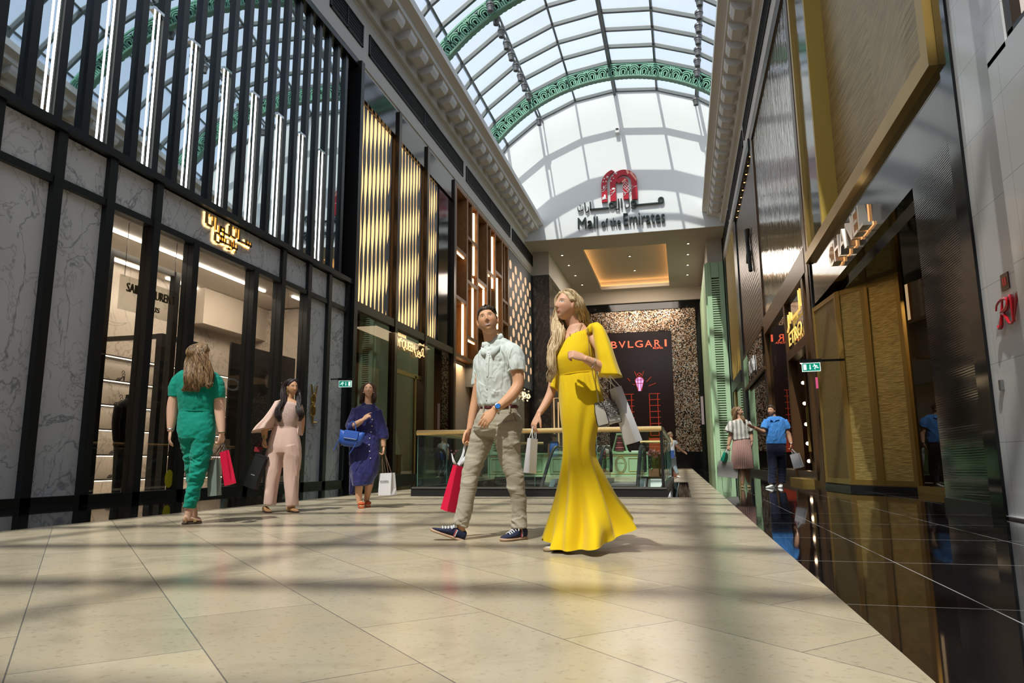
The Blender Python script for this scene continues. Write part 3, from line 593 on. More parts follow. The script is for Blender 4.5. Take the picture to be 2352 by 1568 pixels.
area('shop_ceiling_lamp', (-10.3, 13.5, 4.9), 6.5, 300, (1, .84, .66), (-12.0, 13.5, 1.0), size_y=1.2)
# shelves along the back wall
shelf_z = [.29, .80, 1.33, 1.85, 2.38, 2.90]
m_shelf = M('shelf_dark', (.06, .05, .045), .3); m_sl = M('shelf_strip', (1, 1, 1), .4, emit=(1, .86, .66), es=6.)
for zi, z in enumerate(shelf_z):
    o = thing('wall_shelf', 'dark wall shelf with lit edge, %s in the marble shop' % (['lowest', 'second lowest', 'third up', 'fourth up', 'fifth up', 'topmost'][zi]), 'shelf', (BX, 13.5, z), 'lit shelves in the marble shop')
    MB().box(BX, BX+.42, 9.6, 16.6, z-.03, z).done('board', m_shelf, o); MB().box(BX+.39, BX+.425, 9.6, 16.6, z-.045, z-.03).done('light_strip', m_sl, o); area('shelf_lamp', (BX+.36, 13.1, z-.06), 7., 16, (1, .82, .62), (BX+.05, 13.1, z-.5), size_y=.05)
# shoes and handbags on the shelves
m_sk = [M('shoe_black', (.02, .018, .018), .3), M('shoe_red', (.35, .02, .02), .3), M('shoe_brown', (.12, .05, .03), .35)]
def shoe(mat):
    t = thing('high_heel_sandal', '', 'shoe')
    q = MB(); q.tube([(0, -.10, .025), (0, -.03, .03), (0, .04, .09), (0, .10, .13)], [.035, .042, .03, .032], 8, 10, flat=.3, ref=(1, 0, 0)); q.done('sole', mat, t)
    MB().tube([(0, .105, .125), (0, .11, 0)], [.02, .008], 6).done('heel', mat, t)
    q = MB(); 
    for y, z in ((-.07, .05), (-.03, .06), (.09, .17), (.07, .23)): q.tube([(-.035, y, z-.03), (-.03, y, z), (0, y, z+.025), (.03, y, z), (.035, y, z-.03)], .007, 5)
    q.done('straps', mat, t); return t
def handbag_small(mat):
    t = thing('display_handbag', '', 'handbag'); q = MB(); q.prism([(-.05, -.13, 0), (-.05, .13, 0), (-.04, .11, .17), (-.04, -.11, .17)], (.10, 0, 0)); q.done('body', mat, t)
    MB().tube([(0, -.07, .17), (0, -.06, .28), (0, .06, .28), (0, .07, .17)], .008, 6, 14).done('handle', mat, t); return t
protos = [shoe(m) for m in m_sk]; protob = [handbag_small(m) for m in m_sk[:2]]
used = set(); cn = ['black', 'red', 'brown']
place = []
ordn = ['lowest', 'second', 'third', 'fourth', 'fifth', 'topmost']
for zi, z in enumerate(shelf_z[:5]):
    for j, y in enumerate((13.0, 13.4, 14.35, 14.75, 15.25, 15.6)):
        c_ = 1 if (zi in (0, 3) and j in (2, 3)) else (2 if (zi == 2 and j in (2, 3)) else 0)
        place.append((zi, z, y, 's', c_, j))
    for j, y in enumerate((10.4, 11.2, 12.2)): place.append((zi, z, y, 'b', (zi+j) % 2, j))
for zi, z, y, kind, c_, j in place:
    P0 = (protos if kind == 's' else protob)[c_]
    where = 'on the %s lit shelf of the marble shop' % ordn[zi]
    where = 'on the %s lit shelf' % ordn[zi]
    lab = '%s %s %s, %s from the near end' % (cn[c_], 'heeled sandal' if kind == 's' else 'handbag', where, ('first', 'second', 'third', 'fourth', 'fifth', 'sixth')[j])
    grp = 'sandals on the lit shelves' if kind == 's' else 'handbags on the lit shelves'
    loc = (BX+.24, y, z+.001)
    if (kind, c_) not in used: P0.location = loc; P0['label'] = lab; P0['group'] = grp; used.add((kind, c_))
    else: dup(P0, loc, lab, grp)
# inner sign seen through the glass
t = thing('inner_shop_sign', 'dull gold shop name lettering hung behind the glass', 'sign', (-9.75, 11.2, 3.8))
q = MB(); put_text(q, 'SAINT LAURENT', (-9.8, 10.62, 3.72), (0, 1, 0), (0, 0, 1), width=1.28, height=.17, extrude=.012); q.done('lettering', M('dull_gold', (.10, .075, .03), .35, .6), t)
q = MB(); put_text(q, 'PARIS', (-9.8, 11.05, 3.48), (0, 1, 0), (0, 0, 1), width=.44, height=.10, extrude=.01); q.done('small_lettering', M('dull_gold', (.10, .075, .03), .35, .6), t)
MB().box(-9.86, -9.84, 10.5, 12.0, 3.38, 4.02).done('backing_panel', m_pane, t); q = MB(); [q.tube([(-9.85, y, 4.0), (-9.85, y, 5.04)], .006, 5) for y in (10.6, 11.9)]; q.done('hanging_wires', m_slat, t)
# black display frames in the window
for (X, a0, a1, zt, lab) in ((-10.2, 10.55, 12.35, 4.55, 'tall black metal clothes rail nearest the glass, left of the shop window'), (-10.6, 12.55, 13.9, 3.3, 'lower black metal clothes rail behind the window, right of the tall one')):
    o = thing('clothes_rail', lab, 'rail', (X, a0, 0), 'black clothes rails')
    for y in (a0, a1):
        MB().box(X-.07, X+.07, y-.07, y+.07, .03, zt).done('post', m_slat, o)
    q = MB(); q.box(X-.05, X+.05, a0, a1, zt-.1, zt); q.box(X-1.5, X, a0-.04, a0+.04, zt-.1, zt); q.done('top_bar', m_slat, o)
# mannequin with black jacket and trousers
m_jack = M('black_velvet', (.008, .008, .01), .8, sheen=.3)
t = thing('mannequin', 'headless mannequin in a black jacket and dark trousers behind the left glass pane', 'mannequin', (-9.72, 10.8, .03))
def ringz(c, a, b, n=18, e=1.): return [(c[0]+b*math.cos(x), c[1]+a*math.sin(x), c[2]) for x in np.linspace(0, 2*pi, n, endpoint=False)]
q = MB(); q.rings([ringz((-9.72, 10.8, z), a, b) for z, a, b in ((.92, .23, .15), (1.05, .22, .14), (1.25, .19, .125), (1.45, .22, .14), (1.58, .24, .13), (1.66, .20, .11), (1.72, .10, .07), (1.76, .06, .055))]); q.done('jacket', m_jack, t, smooth=True)
for s_ in (-1, 1):
    q = MB(); q.tube([(-9.72, 10.8+s_*.22, 1.60), (-9.70, 10.8+s_*.27, 1.3), (-9.67, 10.8+s_*.26, 1.0)], [.075, .065, .055], 10, 10); q.done('sleeve', m_jack, t, smooth=True)
    q = MB(); q.tube([(-9.72, 10.8+s_*.10, 1.0), (-9.72, 10.8+s_*.11, .55), (-9.72, 10.8+s_*.11, .05)], [.115, .085, .07], 12, 10); q.done('trouser_leg', M('dark_leather', (.03, .026, .024), .25), t, smooth=True)
    MB().box(-9.77, -9.57, 10.8+s_*.11-.045, 10.8+s_*.11+.045, .03, .08).done('shoe', m_sk[0], t)
MB().tube([(-9.72, 10.8, 1.74), (-9.72, 10.8, 1.83)], [.055, .05], 12).done('neck', M('dark_stand', (.05, .045, .04), .4), t)
q = MB(); q.box(-9.565, -9.555, 10.62, 10.635, 1.1, 1.6); q.done('piping', M('pale_piping', (.4, .3, .26), .5), t)
# dark poster of a person in sequins
t = thing('fashion_poster', 'tall dark fashion poster of a long haired person in a glittering coat', 'poster', (-10.2, 15.7, 0))
PX = -10.25
MB().box(PX-.05, PX, 14.45, 17.3, .08, 3.42).done('panel', M('poster_black', (.02, .019, .02), .35), t)
m_fig = M('poster_grey', (.10, .09, .09), .6, bump=(60., .5, (1, 1, 1))); nt_, b_ = nd(m_fig); nn = N(nt_, 'TexNoise', Scale=55.0, Detail=4.0); nt_.links.new(geo_coord(nt_), nn.inputs['Vector']); nt_.links.new(ramp(nt_, nn.outputs[0], [(.45, (.02, .02, .02)), (.6, (.16, .15, .14)), (.7, (.5, .46, .42))]), b_.inputs['Base Color'])
q = MB(); X = PX+.002
q.add([(X, y, z) for y, z in ((15.0, .1), (16.1, .1), (16.25, 1.2), (16.3, 2.05), (16.1, 2.3), (15.7, 2.35), (15.4, 2.15), (15.2, 1.5), (15.0, .9))], [tuple(range(9))]); q.done('printed_coat', m_fig, t)
X = PX+.004; q = MB(); q.add([(X, 15.85+.24*math.cos(a_)*(1.0 if math.sin(a_) > 0 else 1.1), 2.62+.34*math.sin(a_)) for a_ in np.linspace(0, 2*pi, 20, endpoint=False)], [tuple(range(20))]); q.done('printed_hair', M('poster_hair', (.012, .011, .012), .6), t)
X = PX+.006; q = MB(); q.add([(X, 16.0+.12*math.cos(a_), 2.66+.17*math.sin(a_)) for a_ in np.linspace(0, 2*pi, 16, endpoint=False)], [tuple(range(16))]); q.done('printed_face', M('poster_face', (.20, .15, .13), .6), t)
# --- second shop: wavy lit panels over dark glass
t = thing('wavy_panel_shopfront', 'black framed shopfront with wavy glowing panels above smoked glass', 'storefront', (XL, 23.5, 0))
m_wall_dark = M('dark_backing', (.01, .009, .008), .3)
MB().box(XL-.5, XL-.45, 18.6, 28.3, 5.1, 12.85).done('backing', m_wall_dark, t)
m_wave = M('warm_backlight', (1, .8, .5), .5, emit=(1, .60, .25), es=1.25); m_wfin = M('pale_grey_fin', (.22, .22, .22), .45)
for (a0, a1) in ((18.85, 21.58), (22.1, 24.45), (25.0, 26.38)):
    MB().box(XL-.20, XL-.16, a0, a1, 5.36, 12.3).done('lit_board', m_wave, t)
    n = max(3, int(round((a1-a0)/.29))); ph = rng.random()*6
    for i in range(n+1):
        y = a0+(a1-a0)*i/n; q = MB(); R = []
        for z in np.linspace(5.36, 11.86, 72):
            p_ = 2*pi*z/1.75+ph-i*.5; wv = .070+.042*math.sin(p_); yc = min(max(y, a0+wv), a1-wv); cx = XL-.12
            R.append([(cx, yc-wv, z), (cx+.012, yc-wv, z), (cx+.03, yc, z), (cx+.012, yc+wv, z), (cx, yc+wv, z)])
        q.rings(R); q.done('wave_fin', m_wfin, t)
for y, wd in ((18.72, .1), (21.84, .22), (24.72, .22), (28.1, .2)): MB().box(XL-.45, XL+.10, y-wd/2, y+wd/2, 0, 12.85).done('post', m_dark2 if y > 20 else m_dark, t)
MB().box(XL-.4, XL+.02, 18.7, 28.2, 11.9, 12.85).done('head_panel', M('gloss_black', (.006, .006, .007), .08), t)
q = MB(); q.box(XL-.3, XL-.05, 26.4, 28.0, 5.35, 11.9); q.done('dark_pane', M('gloss_black', (.006, .006, .007), .08), t)
MB().box(XL-.4, XL+.08, 18.7, 28.2, 5.08, 5.34).done('beam', m_dark2, t)
for a0, a1 in ((18.8, 21.72), (24.83, 28.0)): MB().box(XL-.03, XL-.015, a0, a1, .2, 5.08).done('glass_pane', m_tint, t)
MB().box(XL-.05, XL-.035, 21.95, 24.6, 3.75, 5.08).done('glass_pane', m_tint, t)
MB().box(XL-.5, XL+.06, 18.7, 28.2, 0, .2).done('plinth', m_dark, t)
# interior of the second shop
s = MB(); s.box(-13.1, -12.9, 18.6, 28.4, 0, 5.1); struct(s.done('wall_shop_2', M('beige_panel', (.42, .34, .26), .5)))
s = MB(); s.box(-12.9, XL-.5, 18.6, 28.4, 5.05, 5.1); struct(s.done('ceiling_shop_2', m_int)); struct(MB().box(-12.9, XL-.5, 28.3, 28.45, 0, 12.8).done('wall_shop_3', m_int))
struct(MB().box(-12.9, XL-.4, 18.6, 44.9, -.02, .02).done('floor_shop_2', M('shop_floor', (.30, .27, .24), .08)))
struct(MB().box(-10.6, -10.5, 21.0, 24.2, 0, 3.9).done('wall_shop_4', M('pale_beige_panel', (.50, .42, .35), .5)))
area('second_shop_lamp', (-11, 23, 4.9), 5, 200, (1, .78, .5))
q = MB(); q.box(XL-.12, XL-.04, 22.0, 24.6, 3.6, 3.75); q.box(XL-.12, XL-.04, 24.0, 24.12, .2, 3.7); q.done('door_frame', M('brass', (.42, .28, .10), .3, .9), t, label='brass door frame'); MB().box(XL-.09, XL-.08, 22.0, 24.0, .2, 3.6).done('door_pane', m_tint, t)
t = thing('lit_name_sign', 'glowing gold name lettering above the smoked glass door', 'sign', (XL+.05, 23.4, 4.6))
q = MB(); put_text(q, 'ALEXANDER', (XL+.06, 22.02, 4.86), (0, 1, 0), (0, 0, 1), width=.78, height=.10, extrude=.008); put_text(q, 'M\u1d9cQUEEN', (XL+.06, 22.02, 4.42), (0, 1, 0), (0, 0, 1), width=1.62, height=.40, extrude=.008)
put_text(q, '\uFEE6\uFEF3\uFEEE\uFEDB\uFE8E\uFEE3', (XL+.06, 23.68, 4.36), (0, 1, 0), (0, 0, 1), width=1.08, height=.42, extrude=.008); put_text(q, '\uFEAD\uFEAA\uFEE8\uFEB4\uFEDC\uFEDF\u0627', (XL+.06, 24.0, 4.84), (0, 1, 0), (0, 0, 1), width=.72, height=.12, extrude=.008)
q.done('lettering', M('lit_gold', (.9, .7, .4), .3, emit=(1, .62, .26), es=.75), t)
t = thing('display_table', 'low dark display stand with two bags behind the smoked glass', 'table', (-10.1, 22.9, 0)); MB().box(-10.4, -9.8, 22.2, 23.6, .02, .06).done('base', m_dark, t); q = MB(); [q.box(-10.4+.58*i, -10.38+.58*i, y, y+.02, .06, 1.1) for i in (0, 1) for y in (22.2, 23.58)]; q.done('frame', m_dark, t); MB().box(-10.4, -9.8, 22.2, 23.6, 1.1, 1.13).done('top', m_dark, t)
for y, lab in ((22.6, 'brown handbag on the dark display stand, nearer one'), (23.2, 'brown handbag on the dark display stand, farther one')): dup(protob[1], (-10.1, y, 1.131), lab, 'bags on the display stand')
# --- timber lattice front with light strips
t = thing('timber_lattice_front', 'orange timber lattice shopfront with upright warm light strips', 'storefront', (XL, 33, 0))
m_wood = M('orange_timber', (.30, .105, .030), .45); nt_, b_ = nd(m_wood); wn = N(nt_, 'TexNoise', Scale=6.0, Detail=5.0); nt_.links.new(geo_coord(nt_, (6, 6, .5)), wn.inputs['Vector']); nt_.links.new(ramp(nt_, wn.outputs[0], [(.3, (.20, .08, .022)), (.7, (.38, .17, .055))]), b_.inputs['Base Color'])
m_gpan = M('grey_glass_panel', (.16, .17, .17), .25)
MB().box(XL-.5, XL-.42, 28.25, 38.1, 5.0, 12.85).done('grey_panel', m_gpan, t)
m_ws2 = M('lattice_strip', (1, .8, .5), .4, emit=(1, .66, .34), es=3.5)
cols = [28.35, 30.05, 31.75, 33.5, 35.1, 36.6, 38.0]
for i, y in enumerate(cols): MB().box(XL-.45, XL+.06, y-.10, y+.10, 0 if i in (0, 2, 6) else 5.1, 12.83).done('upright', m_wood, t)
rails = {0: [12.75, 9.9, 7.7, 5.15], 1: [12.75, 10.9, 8.8, 6.2, 5.15], 2: [12.75, 9.3, 7.0, 5.15], 3: [12.75, 10.2, 8.0, 5.9], 4: [12.75, 10.6, 7.4, 5.2], 5: [12.75, 9.4, 8.2, 6.0]}
for i, zs in rails.items():
    for z in zs: MB().box(XL-.45, XL+.05, cols[i], cols[i+1], z-.08, z+.08).done('rail', m_wood, t)
    if i in (1, 3, 5): MB().box(XL-.45, XL+.02, (cols[i]+cols[i+1])/2-.06, (cols[i]+cols[i+1])/2+.06, zs[2], zs[0]).done('upright', m_wood, t)
for y, z0_, z1_ in ((31.45, 9.4, 12.5), (34.9, 9.6, 12.4), (29.75, 5.3, 7.6), (31.3, 6.3, 9.2), (33.2, 7.1, 9.1), (35.9, 7.6, 10.4)): MB().box(XL-.10, XL-.03, y-.07, y+.07, z0_, z1_).done('light_strip', m_ws2, t)
for i, z in ((1, 6.2), (3, 10.2), (0, 9.9), (2, 9.3), (4, 7.4)): MB().box(XL-.1, XL-.03, cols[i]+.2, cols[i+1]-.2, z-.14, z-.09).done('light_strip', m_ws2, t)
MB().box(XL-.42, XL-.3, 28.6, 38.0, 0, 5.05).done('beige_panel', M('beige_panel', (.42, .34, .26), .5), t)
MB().box(XL-.3, XL+.04, 31.0, 34.6, 4.0, 5.1).done('sign_panel', m_gpan, t)
q = MB(); put_text(q, 'IA', (XL+.05, 31.3, 4.4), (0, 1, 0), (0, 0, 1), width=.75, height=.45, extrude=.01); q.done('lettering', M('faint_letters', (.13, .11, .10), .4), t)
area('lattice_lamp', (XL+.0-.1, 30, 4.9), 1.0, 40, (1, .7, .4))
# --- dotted panel shop
t = thing('dotted_panel_front', 'grey shopfront panel with staggered glowing round holes', 'storefront', (XL, 41.4, 0))
m_gp = M('mid_grey_panel', (.15, .16, .165), .5); m_dot = M('dot_glow', (1, .7, .45), .5, emit=(1, .60, .34), es=.6)
MB().box(XL-.2, XL+.0, 38.2, 44.75, 5.1, 12.8).done('panel', m_gp, t)
i = 0
for c_ in range(9):
    y = 38.75+.68*c_; 
    for r_ in range(7):
        z = 11.95-1.12*r_-(.56 if c_ % 2 else 0)-.0
        if z < 5.5: continue
        rad = .27 if z > 8 else .22
        MB().tube([(XL, y, z), (XL+.012, y, z)], rad, 20, ref=(0, 1, 0)).done('glowing_hole', m_dot, t); i += 1
MB().box(XL-.3, XL+.05, 38.1, 38.25, 0, 12.83).done('post', m_dark, t); MB().box(XL-.3, XL+.05, 44.7, 44.88, 0, 12.84).done('post', m_dark, t)
MB().box(XL-.2, XL+.03, 38.2, 44.8, 4.6, 5.1).done('beam', m_dark, t); MB().box(XL-.08, XL-.06, 38.25, 44.7, .15, 4.6).done('glass_pane', m_tint, t); MB().box(XL-.3, XL, 38.2, 44.8, 0, .15).done('plinth', m_dark, t)
s = MB(); s.box(-12.6, -12.4, 38, 45, 0, 5); struct(s.done('wall_shop_5', M('amber_panel', (.34, .22, .12), .5))); area('third_shop_lamp', (-11, 41.5, 4.7), 4, 120, (1, .74, .45))
struct(MB().box(-12.6, XL-.3, 38, 45, 4.95, 5.05).done('ceiling_shop_3', m_int))
t = thing('small_lit_sign', 'small glowing Arabic lettering below the dotted panel', 'sign', (XL+.06, 42.5, 4.3)); q = MB(); put_text(q, '\uFEEE\uFEA7\uFEF4\uFEA7', (XL+.06, 41.3, 4.25), (0, 1, 0), (0, 0, 1), width=2.4, height=.75, extrude=.02); q.done('lettering', M('lit_gold2', (.9, .8, .6), .3, emit=(1, .80, .5), es=.9), t)
# --- marble pier
MB().box(-9.5, -8.15, 45.0, 46.2, 0, 12.9).done('wall_pier', m_marbd)['kind'] = 'structure'
q = MB(); q.box(-8.6, -8.4, 46.2, 58, 4.2, 12.9); struct(q.done('wall_left_far', m_marbd))
t = thing('brass_rail_frame', 'tall glowing brass tube frame beyond the balustrade left of the yellow dress', 'frame', (-7.9, 45.2, 0))
q = MB()
for k in range(3):
    o_ = .28*k; q.tube([(-7.9+o_, 44.6, .0), (-7.9+o_, 44.6, 4.6-o_), (-5.9-o_*.3, 44.6, 4.6-o_), (-5.9, 44.6, 4.4-o_)], .045, 6)
q.done('tubes', M('lit_brass', (.8, .6, .35), .3, .6, emit=(1, .6, .3), es=.5), t)
# --- exit sign on the end post
m_exg = M('exit_green', (.0, .16, .11), .4, emit=(.0, .30, .20), es=.55); m_exw = M('exit_white', (.8, .85, .82), .4, emit=(.8, 1, .9), es=.9)
def exit_sign(c, ux, lab, flip=1):
    c = np.array(c, float); ux = nrm(ux); uz = np.array([0, 0, 1.]); n_ = np.cross(ux, uz); t = thing('exit_sign', lab, 'sign', tuple(c))
    MB().obox(c, ux*.17, n_*.02, uz*.085).done('panel', m_exw, t); MB().obox(c+n_*.015, ux*.16, n_*.01, uz*.075).done('face', m_exg, t)
    MB().obox(c+uz*.13-n_*.03, ux*.2, n_*.05, uz*.03).done('bracket', m_dark, t)
    q = MB(); P = lambda a_, b2: c+n_*.03+ux*a_*flip+uz*b2
    q.obox(P(.115, 0), ux*.028, n_*.003, uz*.055)
    q.tube([P(.02, .05), P(.02, -.035)], .008, 4); q.prism([P(.0, -.02), P(.04, -.02), P(.02, -.055)], n_*.004)
    q.ell(P(-.06, .045), .012, .012, .012, 8, 6)
    for a_, b2 in (((-.065, .032), (-.085, .0)), ((-.085, 0), (-.06, -.025)), ((-.06, -.025), (-.07, -.05)), ((-.085, 0), (-.11, -.02)), ((-.11, -.02), (-.135, -.02)), ((-.07, .025), (-.04, .01)), ((-.04, .01), (-.03, .02)), ((-.07, .025), (-.1, .025)), ((-.1, .025), (-.115, .005))): q.tube([P(*a_), P(*b2)], .007, 4)
    q.done('pictogram', m_exw, t); return t
c = at_x(805, 881, -8.6); exit_sign((-8.75, c[1], c[2]), (1, .25, 0), 'green exit sign with running figure on the black post left of the navy dress', 1)
MB().box(-9.2, -8.6, c[1]+.02, c[1]+.06, c[2]+.13, c[2]+.16).done('bracket', m_dark, bpy.data.objects['exit_sign'])
# ================================================================== RIGHT SIDE
struct(MB().box(XR-.1, XR+.3, 45.0-.1, 45, 0, 12.9).done('wall_right_end', m_dark))
m_gw = M('glossy_white_marble', (.60, .60, .61), .10, spec=.5); nt_, b_ = nd(m_gw)
g = N(nt_, 'NewGeometry'); spx = N(nt_, 'SeparateXYZ'); nt_.links.new(g.outputs['Position'], spx.inputs[0])
j = mth(nt_, 'MAXIMUM', line_mask(nt_, spx.outputs[2], .78, 1.52, .006), line_mask(nt_, mth(nt_, 'ADD', spx.outputs[1], 0), 1.1, 7.9, .005)); nt_.links.new(mixc(nt_, j, (.60, .60, .61), (.33, .33, .33)), b_.inputs['Base Color'])
m_cast = m_gw
# white marble wall nearest the camera, with a set-back window bay
t = MB(); t.box(XR, XR+.4, 7.0, 8.05, 0, 12.85); o = struct(t.done('wall_right_marble', m_gw))
t = MB(); t.box(XR-.12, XR+.4, -8, 7.0, 0, 4.25); t.box(XR-.12, XR+.4, -8, 7.0, 6.5, 12.85); t.box(XR-.12, XR+.4, 6.62, 7.0, 4.2, 6.6); t.box(XR-.12, XR+.4, -8, 2.5, 4.2, 6.6); struct(t.done('wall_right_near', m_gw))
t = MB(); t.box(XR+.35, XR+.4, 2.4, 6.7, 4.2, 6.6); struct(t.done('window_1', M('amber_window', (.5, .3, .2), .3, emit=(1, .55, .3), es=.6))); t = MB(); t.box(XR-.10, XR-.02, 6.5, 6.62, 4.2, 6.6); t.box(XR-.1, XR-.02, 2.5, 6.6, 4.2, 4.32); t.done('frame', m_dark, bpy.data.objects['window_1'])
struct(MB().box(XR-.02, XR, 7.0, 8.05, .02, .03).done('baseboard_right', m_gw))
# red monogram, plate and keypad
m_redl = M('red_lacquer', (.50, .008, .02), .25, coat=.5)
t = thing('red_monogram', 'red script monogram letters on the white marble at the right edge', 'sign', (XR, 7.5, 2.0))
q = MB(); X = XR-.03
def script(pts, r=.016): q.tube([(X, 7.70-.56*u_, 1.83+.25*v_) for u_, v_ in pts], [r*k_ for k_ in np.interp(np.linspace(0, 1, len(pts)), [0, .5, 1], [.6, 1.5, .7])], 6, 40)
script([(.02, .12), (.06, .0), (.15, .06), (.22, .45), (.30, .98)], .014); script([(.02, .70), (.08, .92), (.24, 1.02), (.44, 1.0), (.50, .82), (.42, .62), (.22, .54), (.34, .40), (.44, .10), (.54, .0), (.62, .12)], .014)
script([(.52, .92), (.62, 1.0), (.66, .8), (.63, .02)], .018); script([(.63, .02), (.76, .55), (.88, .96), (1.0, .98), (1.04, .86)], .012)
q.done('letters', m_redl, t)
o = MB().box(XR-.012, XR, 7.40, 7.56, 2.17, 2.33).done('wall_plate', M('brown_plate', (.10, .045, .03), .3, .4)); tag(o, 'small square brown plate on the white marble above the red monogram', 'plate'); MB().box(XR-.014, XR-.012, 7.44, 7.48, 2.21, 2.29).done('digit', m_redl, o); MB().box(XR-.014, XR-.012, 7.50, 7.52, 2.21, 2.29).done('digit', m_redl, o)
o = MB().box(XR-.03, XR, 7.79, 7.84, 1.24, 1.34).done('keypad', M('steel_keypad', (.25, .25, .26), .35, .8)); tag(o, 'tiny steel keypad on the white marble edge beside the black pillar', 'keypad')
# black pillar
q = MB(); q.box(XR-.03, XR+.5, 8.05, 8.36, 0, 12.85); o = struct(q.done('wall_pillar', M('gloss_black', (.006, .006, .007), .08)))
# --- gold and black couture shopfront
t = thing('gold_shopfront', 'black and gold shopfront with folded gold panels and metal letters', 'storefront', (XR, 12.5, 0))
m_lined = M('lined_black_gloss', (.013, .012, .012), .07, spec=.6); nt_, b_ = nd(m_lined)
wv = N(nt_, 'TexWave', Scale=7.0, Distortion=2.5, Detail=3.0); wv.bands_direction = 'Z'; wv.inputs['Detail Scale'].default_value = .6; nt_.links.new(geo_coord(nt_, (1, .25, 1.6), (.10, 0, 0)), wv.inputs['Vector'])
bu = N(nt_, 'Bump', Strength=.03, Distance=.02); nt_.links.new(wv.outputs[1], bu.inputs['Height']); nt_.links.new(bu.outputs[0], b_.inputs['Normal'])
m_brass = M('satin_gold_frame', (.42, .27, .075), .38, .75)
m_goldp = M('brushed_gold_panel', (.42, .30, .12), .42, .55); nt_, b_ = nd(m_goldp)
def brushed(m, rot, sc=(60, 60, 2.0), c0=(.22, .15, .06), c1=(.50, .36, .16)):
    nt2, b2 = nd(m); n_ = N(nt2, 'TexNoise', Scale=1.0, Detail=4.0); nt2.links.new(geo_coord(nt2, sc, rot), n_.inputs['Vector'])
    nt2.links.new(ramp(nt2, n_.outputs[0], [(.3, c0), (.7, c1)]), b2.inputs['Base Color']); bu2 = N(nt2, 'Bump', Strength=.35, Distance=.02); nt2.links.new(n_.outputs[0], bu2.inputs['Height']); nt2.links.new(bu2.outputs[0], b2.inputs['Normal'])
brushed(m_goldp, (-.55, 0, 0), (6, 1.2, 34))
m_goldp2 = M('brushed_gold_panel_steep', (.42, .30, .12), .42, .55); brushed(m_goldp2, (1.0, 0, 0), (6, 1.2, 34))
m_goldmesh = M('woven_gold_mesh', (.45, .33, .10), .35, .7); brushed(m_goldmesh, (0, 0, 0), (5, 5, 70), (.34, .24, .07), (.82, .62, .22))
m_goldmesh_d = M('fine_dark_gold_mesh', (.22, .15, .04), .45, .6); brushed(m_goldmesh_d, (0, 0, 0), (70, 70, 30), (.15, .10, .03), (.36, .26, .09))
# upper gold box
TOPZ = 12.8
MB().box(XR-.12, XR+.35, 8.40, 16.95, 5.05, 5.30).done('gold_sill', m_brass, t); MB().box(XR-.12, XR+.3, 8.40, 8.62, 5.30, TOPZ).done('gold_stile', m_brass, t); MB().box(XR-.06, XR+.1, 16.84, 17.02, 0.1+4.95, TOPZ).done('gold_stile', m_brass, t)
MB().box(XR-.02, XR+.34, 15.30, 15.42, 5.30, TOPZ).done('gold_jamb', M('flat_gold', (.50, .34, .07), .45, .3), t)
MB().add([(XR+.33, 15.3, 5.3), (XR+.45, 12.6, 5.3), (XR+.45, 12.6, TOPZ), (XR+.33, 15.3, TOPZ)], [(0, 1, 2, 3)]).done('folded_panel', m_goldp, t)
MB().add([(XR+.45, 12.6, 5.3), (XR+.18, 10.2, 5.3), (XR+.30, 10.2, TOPZ), (XR+.45, 12.6, TOPZ)], [(0, 1, 2, 3)]).done('folded_panel', m_goldp2, t)
MB().add([(XR+.18, 10.2, 5.3), (XR+.22, 8.62, 5.3), (XR+.22, 8.62, TOPZ), (XR+.30, 10.2, TOPZ)], [(0, 1, 2, 3)]).done('folded_panel', m_goldp2, t)
MB().box(XR+.02, XR+.05, 15.42, 16.84, 5.3, TOPZ).done('dark_pane', m_lined, t)
# band with lettering, header and front panel
MB().box(XR, XR+.25, 9.75, 16.95, 4.08, 5.05).done('sign_band', m_lined, t)
MB().box(XR, XR+.25, 8.40, 9.75, 0.12, 5.05).done('front_panel', m_lined, t)
MB().box(XR-.02, XR+.3, 8.38, 9.75, 0, .12).done('plinth', m_dark, t)
MB().box(XR+.25, 6.2, 9.75, 16.95, 3.98, 4.08).done('header_soffit', M('smoked_mirror', (.03, .026, .022), .05, .3), t)
MB().box(4.55, 4.65, 9.0, 14.6, 3.55, 3.98).done('glass_header', m_brass, t)
# folding gold screens (their feet follow a zigzag)
base = [(XR-.03, 16.9), (3.22, 15.3), (3.62, 14.72), (4.02, 13.9)]
def screen(p0, p1, z0, z1, mat, nm='gold_screen'):
    p0 = np.array([*p0, 0.]); p1 = np.array([*p1, 0.]); d = nrm(p1-p0); n_ = np.array([-d[1], d[0], 0]); L = np.linalg.norm(p1-p0); c = (p0+p1)/2
    o = MB().obox(c+[0, 0, (z0+z1)/2], d*L/2*.97, n_*.02, np.array([0, 0, (z1-z0)/2])).done(nm, mat, t)
    q = MB(); up = np.array([0, 0, 1.])
    for e in (-1, 1): q.obox(c+d*e*(L/2-.045)+up*(z0+z1)/2, d*.05, n_*.04, up*(z1-z0)/2)
    for zz in (z0+.05, z1-.05): q.obox(c+up*zz, d*L/2, n_*.035, up*.05)
    q.done('frame', m_brass, o); return o
screen(base[0], base[1], .10, 3.98, m_goldmesh_d); screen(base[1], base[2], .10, 3.98, m_goldmesh); screen(base[2], base[3], .10, 3.98, m_goldmesh)
q = MB(); q.prism([(base[0][0]-.05, 16.95, 0), (base[1][0]-.06, 15.25, 0), (base[2][0]-.06, 14.66, 0), (base[3][0]-.06, 13.84, 0), (4.3, 13.84, 0), (4.3, 16.95, 0)], (0, 0, .08)); q.done('gold_plinth', m_dark, t)
q = MB(); q.prism([(3.95, 13.86, 0), (4.5, 10.6, 0), (4.6, 10.6, 0), (4.05, 13.86, 0)], (0, 0, .12)); q.done('glass_base', m_brass, t)
